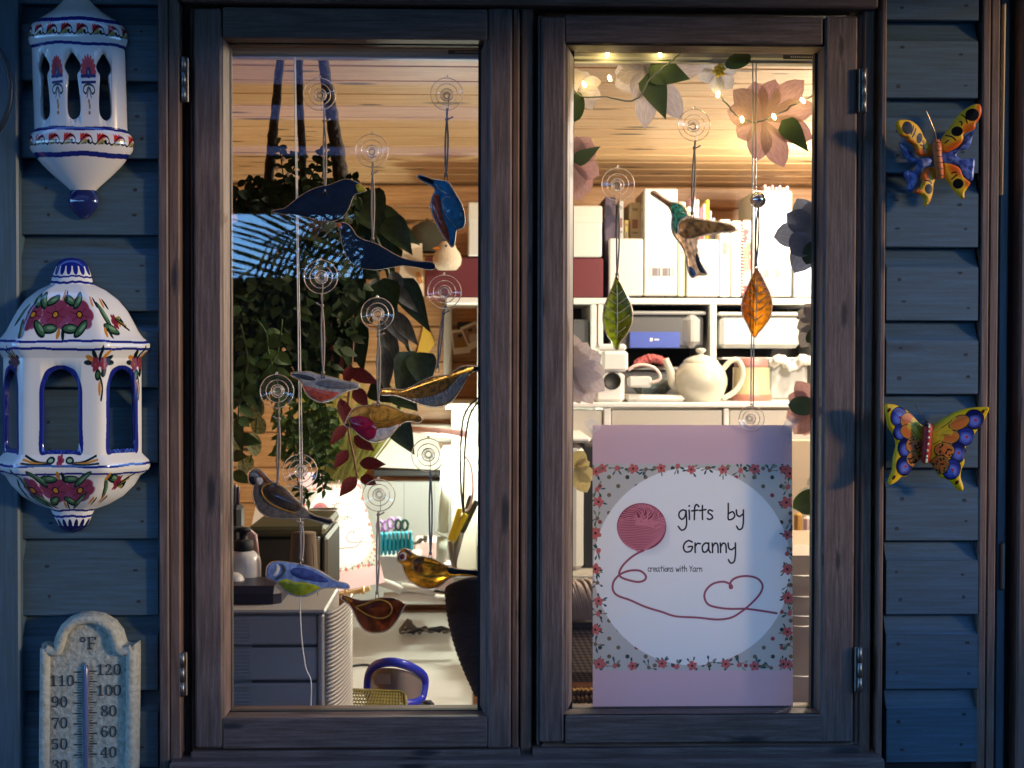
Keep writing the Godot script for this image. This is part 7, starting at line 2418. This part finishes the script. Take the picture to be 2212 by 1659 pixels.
func near_things(white: Material) -> void:
	# drawer tower right behind the glass, lit by the dusk
	var z := -0.16
	var grey := mk(Color(0.33, 0.32, 0.315), 0.5)
	var dk := mk(Color(0.05, 0.05, 0.055), 0.6)
	var t := thing("drawer_tower", P(590, 1600, z), "grey plastic drawer tower with ribbed corner close behind the left pane", "drawer tower")
	part_box(t, "carcass", 430, 1322, 700, 1640, z - 0.012, 0.26, grey, 0.004)
	part_box(t, "top_plate", 430, 1318, 703, 1328, z + 0.002, 0.27, grey, 0.003)
	for q in [[1331, 1394], [1400, 1470], [1477, 1540], [1546, 1610]]:
		var d := part_box(t, "drawer", 440, q[0], 684, q[1], z, 0.02, grey, 0.003)
		part_box(d, "groove", 545, q[1] + 0.6, 684, q[1] + 5, z - 0.004, 0.01, dk, 0.0)
		for i in 8:
			var v: float = q[0] + 5 + i * 7.6
			if v < q[1] - 3:
				var r := part_box(d, "grip_rib", 440, v, 540, v + 3.2, z + 0.0022, 0.003, grey, 0.001)
	part_box(t, "jamb", 686, 1329, 699, 1640, z + 0.003, 0.02, grey, 0.003)
	var st := sb(true)
	for i in 34:
		var y := 1326.0 + i * 9.0
		var pts := []
		for k in 9:
			var a := k / 8.0 * PI * 0.5
			pts.append(P(700, y + 4 - 6 * sin(a), z) + Vector3(sin(a) * 0.030, 0, -0.012 - (1.0 - cos(a)) * 0.16))
		tube(st, pts, 0.0028, 6)
	obj("corner_ribs", st, grey, t).set_meta("kind", "stuff")
	st = sb(true)
	for k in 10:
		var a0 := k / 10.0 * PI * 0.5
		var a1 := (k + 1) / 10.0 * PI * 0.5
		var top := P(700, 1322, z)
		var bot := P(700, 1640, z)
		var f := func(a: float, p: Vector3) -> Vector3: return p + Vector3(sin(a) * 0.029, 0, -0.014 - (1.0 - cos(a)) * 0.16)
		quad(st, f.call(a0, top), f.call(a1, top), f.call(a1, bot), f.call(a0, bot))
	obj("corner", st, grey, t)
	var yt := P(600, 1320, z).y
	var z2 := -0.33
	# dark tray with bottles
	t = stand("navy_tray", "dark navy tray on the drawer tower holding two white bottles", "tray", 440, 1268, 606, 1320, z - 0.05, 0.12, mk(Color(0.010, 0.013, 0.035), 0.4), 0.012)
	var c := P(526, 1290, z2)
	var s := S(z2)
	t = thing("pump_bottle", c, "white pump bottle with black pump head at the left pane edge", "bottle")
	st = sb(true)
	lathe(st, c, prof([0.1, 0, 36, 0, 38, 5, 38, 74, 35, 88, 26, 97, 19, 101], s), 28)
	obj("body", st, mk(Color(0.62, 0.60, 0.58), 0.3, {"coat": 0.3}), t)
	st = sb(true)
	lathe(st, c, prof([20, 101, 21, 103, 21, 122, 15, 124, 9, 126, 9, 140, 16, 142, 16, 150, 0.1, 152], s), 20)
	obj("pump", st, M.rubber, t)
	st = sb(true)
	tube(st, [c + Vector3(0, 148 * s, 0), c + Vector3(-0.028, 147 * s, 0.01), c + Vector3(-0.036, 138 * s, 0.012)], 0.005, 8)
	obj("nozzle", st, M.rubber, t)
	c = P(506, 1290, z2 + 0.05)
	t = thing("small_jar", c, "small white jar in front of the pump bottle", "jar")
	st = sb(true)
	lathe(st, c, prof([0.1, 0, 22, 0, 23, 4, 23, 34, 18, 46, 10, 52, 0.1, 54], S(z2 + 0.05)), 24)
	obj("body", st, mk(Color(0.58, 0.56, 0.52), 0.4), t)
	t = thing("pink_cosmetic", P(545, 1200, -0.5), "pink ribbed cap behind the pump bottle", "bottle")
	st = sb(true)
	for i in 7:
		tube(st, [P(530 + i * 3.4, 1142 + 3 * absf(i - 2), -0.5), P(532 + i * 4, 1200, -0.5)], 0.0042, 6)
	obj("cap", st, mk(Color(0.46, 0.28, 0.27), 0.5), t)
	t = stand("pen_pot", "black pot with dark brush handles at the left pane edge", "pot", 488, 1092, 520, 1200, -0.48, 0.05, M.black, 0.008)
	for i in 4:
		st = sb(true)
		tube(st, [P(498 + i * 5, 1100, -0.5), P(496 + i * 6.5, 1046 + 6 * (i % 2), -0.5)], 0.0032, 7)
		obj("brush_handle", st, mk([Color(0.30, 0.29, 0.3), Color(0.08, 0.02, 0.06), Color(0.25, 0.2, 0.22), Color(0.05, 0.03, 0.05)][i], 0.4), t)
	# olive rimmed black crate, twine cone, wood block
	t = stand("black_crate", "black plastic crate with olive rim behind the twine cone", "crate", 542, 1156, 690, 1300, -0.62, 0.25, mk(Color(0.014, 0.015, 0.013), 0.5), 0.01)
	var ol := mk(Color(0.04, 0.042, 0.022), 0.5)
	part_box(t, "rim", 532, 1138, 702, 1160, -0.60, 0.29, ol, 0.006)
	part_box(t, "side", 690, 1160, 708, 1300, -0.63, 0.25, mk(Color(0.012, 0.013, 0.012), 0.5), 0.006)
	c = P(656, 1292, -0.36)
	s = S(-0.36)
	t = thing("twine_cone", c, "cone of brown jute twine standing on a pinkish wood block", "twine")
	st = sb(true)
	var pf := []
	for i in 60:
		var q := i / 59.0
		pf.append(Vector2(lerpf(33, 26, q) + 0.7 * (i % 2), q * 142))
	pf.append(Vector2(0.1, 144))
	var fl := []
	for p in pf:
		fl.append(p * s)
	lathe(st, c, fl, 28)
	obj("winding", st, mk(Color(0.17, 0.125, 0.085), 0.95), t)
	st = sb(true)
	tube(st, curve3([c + Vector3(0.02, 0.1, 0.03), P(680, 1240, -0.32), P(686, 1280, -0.3), P(692, 1312, -0.28)]), 0.0009, 6)
	obj("loose_end", st, M.cord, t)
	stand("wood_block", "pinkish wooden block under the twine cone", "block", 606, 1290, 706, 1320, -0.30, 0.12, mk(Color(0.28, 0.21, 0.185), 0.7), 0.004)
	t = thing("grey_speaker", P(738, 1500, -0.4), "flat grey oval object standing right of the drawer tower", "speaker")
	st = sb(true)
	lathe(st, P(738, 1500, -0.42), prof([0.1, 0, 8, 4, 11, 20, 11, 50, 8, 66, 0.1, 72], S(-0.42)), 20)
	obj("body", st, mk(Color(0.14, 0.135, 0.145), 0.5), t)
	# inner sill board
	st = sb()
	pbox(st, 400, 1612, 1900, 1626, -0.05, 0.14, 0.003)
	tag(obj("window_board", st, M.stain), "stained inner window board below both panes", "window board")

# ---------- plants at the left of the room
# scatters leaves over an ellipse (u, v, ru, rv) between depths z0 and z1
func scatter(st: SurfaceTool, e: Array, z0: float, z1: float, n: int, l0: float, l1: float, w: float, shape: int, droop := 0.4, dark := 0.55) -> void:
	for i in n:
		var a := rng.randf() * TAU
		var r := sqrt(rng.randf())
		var z := rng.randf_range(z0, z1)
		var p := P(e[0] + cos(a) * e[2] * r, e[1] + sin(a) * e[3] * r, z)
		var d := Vector3(rng.randf_range(-1, 1), rng.randf_range(-1, 0.6) - droop, rng.randf_range(-0.4, 0.8)).normalized()
		var n_ := Vector3(rng.randf_range(-0.5, 0.5), rng.randf_range(-0.1, 0.8), 1).normalized()
		var l := rng.randf_range(l0, l1)
		var b := rng.randf_range(dark, 1.0)
		leaf(st, p, d, n_, l, l * w, rng.randf_range(0.0, 0.4), rng.randf_range(0, 0.5), shape, Color(b, b * rng.randf_range(0.92, 1.0), b * rng.randf_range(0.8, 1.0)), 4)

# trailing stem with paired leaves along a curve given in u, v
func trail(st: SurfaceTool, path: Array, z: float, step: float, l: float, w: float, shape: int, r := 0.0014) -> void:
	var pts := []
	for p in smooth_loop(path, 8, false):
		pts.append(P(p.x, p.y, z + rng.randf_range(-0.006, 0.006)))
	tube(st, pts, r, 5)
	var acc := 0.0
	for i in range(1, pts.size()):
		var seg: Vector3 = pts[i] - pts[i - 1]
		acc += seg.length()
		if acc >= step:
			acc = 0.0
			var d := seg.normalized()
			var sd := d.cross(Vector3.BACK).normalized()
			for sg in [-1.0, 1.0]:
				var b := rng.randf_range(0.65, 1.0)
				leaf(st, pts[i], d * 0.45 + sd * sg + Vector3(0, -0.2, rng.randf_range(-0.2, 0.6)), Vector3(sg * 0.3, 0.5, 1), l * rng.randf_range(0.75, 1.15), l * w, 0.2, rng.randf_range(0.1, 0.4), shape, Color(b, b, b * 0.9), 4)

func big_leaf(t: Node3D, called: String, m: Material, u0: float, v0: float, u1: float, v1: float, w: float, z: float, shape: int, curl := 0.2, fold := 0.2) -> void:
	var a := P(u0, v0, z)
	var b := P(u1, v1, z + 0.02)
	var st := sb(true)
	leaf(st, a, b - a, Vector3(rng.randf_range(-0.3, 0.3), 0.25, 1), a.distance_to(b) * 1.06, w * S(z), fold, curl, shape, Color.WHITE, 8)
	obj(called, st, m, t)

func plants() -> void:
	var vein := noise_tex(0.02, 128, 128, 3, ramp2(Color(0.7, 0.7, 0.7), Color(1.1, 1.1, 1.1)), 14)
	var dark := mk(Color(0.017, 0.038, 0.014), 0.6, {"metallic_specular": 0.3, "vc": true, "back": Color(0.03, 0.07, 0.02)})
	var mid := mk(Color(0.04, 0.08, 0.026), 0.5, {"metallic_specular": 0.3, "vc": true, "back": Color(0.07, 0.14, 0.03)})
	var lit_green := mk(Color(0.10, 0.18, 0.04), 0.5, {"vc": true, "back": Color(0.16, 0.28, 0.05)})  # brighter green, lamp light on the rear leaves put into the colour
	var heart := mk(Color(0.020, 0.042, 0.012), 0.35, {"back": Color(0.03, 0.07, 0.012), "tex": vein, "uv1_scale": Vector3(2, 2, 1)})
	var silver := mk(Color(0.12, 0.125, 0.115), 0.3, {"tex": noise_tex(0.06, 128, 128, 3, ramp2(Color(0.25, 0.28, 0.25), Color(1.5, 1.5, 1.45)), 23), "uv1_scale": Vector3(4, 0.5, 1)})
	var redm := mk(Color(0.13, 0.016, 0.024), 0.45, {"back": Color(0.16, 0.02, 0.02), "tex": vein, "uv1_scale": Vector3(2, 2, 1)})
	var pale := mk(Color(0.42, 0.46, 0.26), 0.55, {"back": Color(0.4, 0.42, 0.2), "tex": vein, "uv1_scale": Vector3(2, 2, 1)})
	var bark := mk(Color(0.030, 0.024, 0.021), 0.85, {"bump": noise_tex(0.05, 128, 128, 4, null, 31), "bumps": 0.6, "tri": Vector3(9, 9, 9)})
	# hanging basket on three dark straps
	var z := -0.62
	var t := thing("hanging_basket", P(640, 470, z), "hanging basket on three dark straps, crowned with small leaved sprays", "hanging basket")
	for q in [[606, 122, 596, 230, 586, 330, 578, 420, 9, 12], [646, 122, 647, 210, 652, 300, 655, 400, 9, 8], [698, 128, 712, 220, 728, 320, 742, 420, 12, 17]]:
		var pts := []
		var rr := []
		for p in smooth_loop([q[0], q[1], q[2], q[3], q[4], q[5], q[6], q[7]], 8, false):
			var k: float = (p.y - 120.0) / 300.0
			pts.append(P(p.x + rng.randf_range(-0.8, 0.8), p.y, z + 0.02))
			rr.append(lerpf(q[8], q[9], k) * S(z) * rng.randf_range(0.9, 1.08))
		var s0 := sb(true)
		tube(s0, pts, rr, 9)
		obj("strap", s0, bark, t)
	var st := sb(true)
	lathe(st, P(640, 520, z - 0.05), prof([0.1, 0, 60, 8, 95, 40, 108, 85, 104, 92, 20, 90], S(z)), 22)
	obj("bowl", st, bark, t)
	st = sb(true)
	for q in [[640, 425, 95, 34, 190], [560, 440, 60, 30, 90], [735, 425, 45, 30, 70], [640, 470, 130, 40, 150]]:
		scatter(st, q, z - 0.16, z + 0.10, q[4], 0.016, 0.030, 0.62, 1, 0.0)
	for q in [[620, 420, 612, 380, 605, 330, 598, 312], [625, 420, 630, 380, 640, 350, 650, 330], [690, 420, 698, 370, 704, 330, 700, 305], [720, 425, 742, 400, 765, 390, 772, 385], [560, 440, 540, 420, 520, 425, 505, 445], [585, 425, 560, 405, 545, 395, 530, 390], [660, 415, 676, 372, 690, 350, 705, 344]]:
		trail(st, q, z + 0.04, 0.017, 0.021, 0.65, 1)
	obj("foliage", st, dark, t).set_meta("kind", "stuff")
	st = sb(true)
	for q in [[612, 345], [598, 365], [622, 378], [702, 372], [576, 398]]:
		lathe(st, P(q[0], q[1], z + 0.05), [Vector2(0.0001, 0.006), Vector2(0.005, 0.002), Vector2(0.0001, -0.005)], 7)
	obj("blossoms", st, mk(Color(0.6, 0.45, 0.4), 0.7), t).set_meta("kind", "stuff")
	# heart leaved climber
	z = -0.85
	t = thing("heart_leaf_plant", P(830, 1000, z), "climbing plant with large glossy dark heart shaped leaves, centre of left pane", "house plant")
	for q in [[775, 415, 822, 500, 96], [800, 455, 905, 520, 62], [835, 470, 888, 545, 60], [775, 470, 850, 590, 100], [845, 520, 802, 590, 84], [862, 600, 925, 712, 60], [858, 612, 908, 690, 54], [790, 610, 745, 690, 74], [830, 600, 842, 700, 66], [765, 690, 782, 800, 56], [896, 758, 862, 862, 74], [905, 760, 922, 842, 66], [800, 830, 858, 868, 56], [856, 838, 900, 884, 62], [850, 906, 893, 978, 56], [700, 560, 640, 640, 84], [745, 560, 775, 640, 70], [720, 500, 660, 545, 72]]:
		big_leaf(t, "leaf", heart, q[0], q[1], q[2], q[3], q[4], z + rng.randf_range(-0.05, 0.06), 2, 0.15, 0.2)
	for q in [[838, 610, 900, 668, 34], [830, 660, 880, 745, 46], [848, 672, 898, 742, 40], [820, 690, 862, 792, 46], [812, 600, 800, 680, 40], [826, 745, 838, 845, 44], [846, 585, 868, 640, 36]]:
		big_leaf(t, "silvery_leaf", silver, q[0], q[1], q[2], q[3], q[4], z + rng.randf_range(0.0, 0.06), 0, 0.3, 0.35)
	st = sb(true)
	for q in [[780, 400, 800, 480, 830, 560, 850, 640, 870, 720, 890, 770], [700, 480, 760, 520, 800, 560, 820, 620, 800, 700], [895, 760, 880, 820, 865, 870, 852, 910]]:
		var pts := []
		for p in smooth_loop(q, 6, false):
			pts.append(P(p.x, p.y, z - 0.01))
		tube(st, pts, 0.0045, 7)
	obj("stem", st, mk(Color(0.06, 0.075, 0.03), 0.6), t)
	# dense ivy behind, filling the left third
	z = -0.75
	t = thing("trailing_ivy", P(570, 900, z), "dense dark trailing ivy filling the left side of the left pane", "house plant")
	st = sb(true)
	for q in [[600, 540, 120, 90, 300], [570, 660, 90, 80, 260], [690, 650, 100, 70, 240], [540, 770, 50, 90, 150], [630, 760, 70, 80, 190], [720, 560, 80, 60, 150], [700, 740, 60, 60, 110], [520, 620, 40, 200, 120]]:
		scatter(st, q, z - 0.25, z + 0.05, int(q[4] * 1.6), 0.022, 0.042, 0.58, 0, 0.4, 0.4)
	obj("foliage", st, dark, t).set_meta("kind", "stuff")
	st = sb(true)
	for q in [[555, 690, 575, 720, 580, 760, 590, 800, 585, 850], [610, 690, 600, 760, 575, 800, 560, 830], [520, 700, 535, 780, 520, 850, 515, 900], [545, 820, 585, 800, 600, 830, 615, 840]]:
		trail(st, q, z + 0.10, 0.03, 0.042, 0.55, 0, 0.002)
	obj("tendrils", st, mid, t).set_meta("kind", "stuff")
	# pale round leaved vine at the far left
	z = -0.95
	t = thing("pale_leaf_vine", P(530, 1010, z), "vine with pale cream green round leaves at the left pane edge", "house plant")
	for q in [[525, 860, 540, 905, 34], [545, 850, 560, 900, 36], [550, 900, 566, 935, 34], [545, 935, 552, 982, 32], [520, 930, 505, 975, 34], [540, 985, 522, 1020, 34], [515, 830, 505, 860, 30], [560, 800, 575, 830, 30], [585, 745, 600, 775, 30], [540, 760, 530, 800, 30], [620, 700, 630, 735, 26], [560, 720, 545, 750, 28]]:
		big_leaf(t, "leaf", pale, q[0], q[1], q[2], q[3], q[4], z + rng.randf_range(-0.04, 0.04), 1, 0.1, 0.1)
	var dk := mk(Color(0.035, 0.075, 0.022), 0.4, {"back": Color(0.05, 0.10, 0.02), "tex": vein})
	for q in [[500, 920, 545, 905, 30], [505, 945, 560, 955, 34], [500, 985, 530, 985, 30], [502, 1020, 540, 1042, 30], [500, 865, 540, 850, 28], [510, 900, 520, 975, 30]]:
		big_leaf(t, "dark_leaf", dk, q[0], q[1], q[2], q[3], q[4], z + 0.08, 0, 0.15, 0.2)
	st = sb(true)
	for q in [[520, 700, 530, 800, 525, 880, 520, 960, 530, 1020], [560, 760, 555, 850, 552, 930, 540, 1000]]:
		var pts := []
		for p in smooth_loop(q, 6, false):
			pts.append(P(p.x, p.y, z))
		tube(st, pts, 0.0022, 6)
	obj("stem", st, mk(Color(0.12, 0.12, 0.05), 0.6), t)
	# terracotta pot glimpsed among the ivy
	t = thing("clay_pot", P(590, 790, -1.25), "terracotta pot glimpsed between the ivy leaves", "pot")
	st = sb(true)
	lathe(st, P(590, 800, -1.25), prof([0.1, 0, 24, 0, 34, 62, 38, 62, 38, 78, 30, 78], S(-1.25)), 20)
	obj("pot", st, mk(Color(0.36, 0.15, 0.06), 0.8), t)
	# red leaved branch
	z = -0.8
	t = thing("red_leaf_branch", P(745, 700, z), "hanging branch with dark red pointed leaves over the desk", "house plant")
	for q in [[712, 745, 740, 790, 38], [705, 790, 730, 815, 30], [752, 800, 815, 826, 36], [765, 838, 793, 878, 34], [735, 860, 748, 920, 26], [748, 918, 714, 958, 28], [755, 900, 745, 868, 20], [764, 942, 806, 972, 32], [752, 972, 722, 1010, 30], [776, 1000, 830, 1002, 32], [770, 1030, 734, 1070, 34], [779, 1030, 812, 1046, 28], [725, 700, 690, 735, 34], [700, 760, 685, 800, 30], [760, 790, 745, 830, 30], [720, 830, 690, 850, 26]]:
		big_leaf(t, "leaf", redm, q[0], q[1], q[2], q[3], q[4], z + rng.randf_range(-0.03, 0.03), 0, 0.1, 0.2)
	st = sb(true)
	var rp := []
	for p in smooth_loop([758, 640, 764, 700, 762, 760, 758, 810, 752, 870, 753, 930, 764, 985, 772, 1032], 6, false):
		rp.append(P(p.x, p.y, z - 0.004))
	tube(st, rp, 0.0022, 6)
	obj("stem", st, mk(Color(0.15, 0.06, 0.03), 0.6), t)
	# green hanging spray in front of the lamp light; rear leaves carry it as colour
	z = -0.9
	t = thing("fern_spray", P(660, 1080, z), "bright green hanging spray with tiny leaves over the leaning poster", "house plant")
	st = sb(true)
	for q in [[650, 880, 55, 50, 150], [690, 930, 50, 60, 150], [640, 950, 45, 50, 100]]:
		scatter(st, q, z - 0.12, z - 0.02, q[4], 0.018, 0.032, 0.5, 0, 0.5, 0.6)
	obj("lit_tint_foliage", st, lit_green, t).set_meta("kind", "stuff")
	st = sb(true)
	for q in [[640, 850, 660, 900, 675, 960, 690, 1010, 700, 1040], [665, 840, 690, 890, 700, 950, 706, 1000, 694, 1030], [690, 850, 705, 880, 712, 920, 706, 950], [625, 880, 635, 940, 640, 1000, 645, 1060], [680, 1000, 692, 1030, 698, 1050, 701, 1060], [645, 1040, 650, 1060, 660, 1075, 668, 1080]]:
		trail(st, q, z + 0.02, 0.02, 0.026, 0.42, 0)
	obj("trails", st, mid, t).set_meta("kind", "stuff")
	# tuft of grass
	z = -1.35
	t = thing("grass_tuft", P(750, 1045, z), "tuft of thin yellow green artificial grass behind the red branch", "artificial grass")
	st = sb(true)
	for i in 220:
		var a := P(735 + rng.randf_range(-34, 34), 1050, z + rng.randf_range(-0.05, 0.05))
		var lean := rng.randf_range(-1.0, 1.0)
		var h := rng.randf_range(0.16, 0.34)
		var b := rng.randf_range(0.6, 1.0)
		leaf(st, a, Vector3(lean * 0.7 + 0.15, 1.0, rng.randf_range(-0.25, 0.25)), Vector3(lean * 0.4, 0.2, 1), h, 0.0042, 0.2, 0.25 * absf(lean), 0, Color(b, b, b * 0.8), 5)
	obj("blades", st, mk(Color(0.46, 0.48, 0.17), 0.6, {"vc": true, "back": Color(0.3, 0.32, 0.08)}), t).set_meta("kind", "stuff")
	st = sb(true)
	lathe(st, P(700, 1150, z - 0.1), prof([0.1, 0, 30, 0, 36, 52, 30, 52], S(z)), 20)
	obj("pot", st, mk(Color(0.55, 0.53, 0.5), 0.5), t)
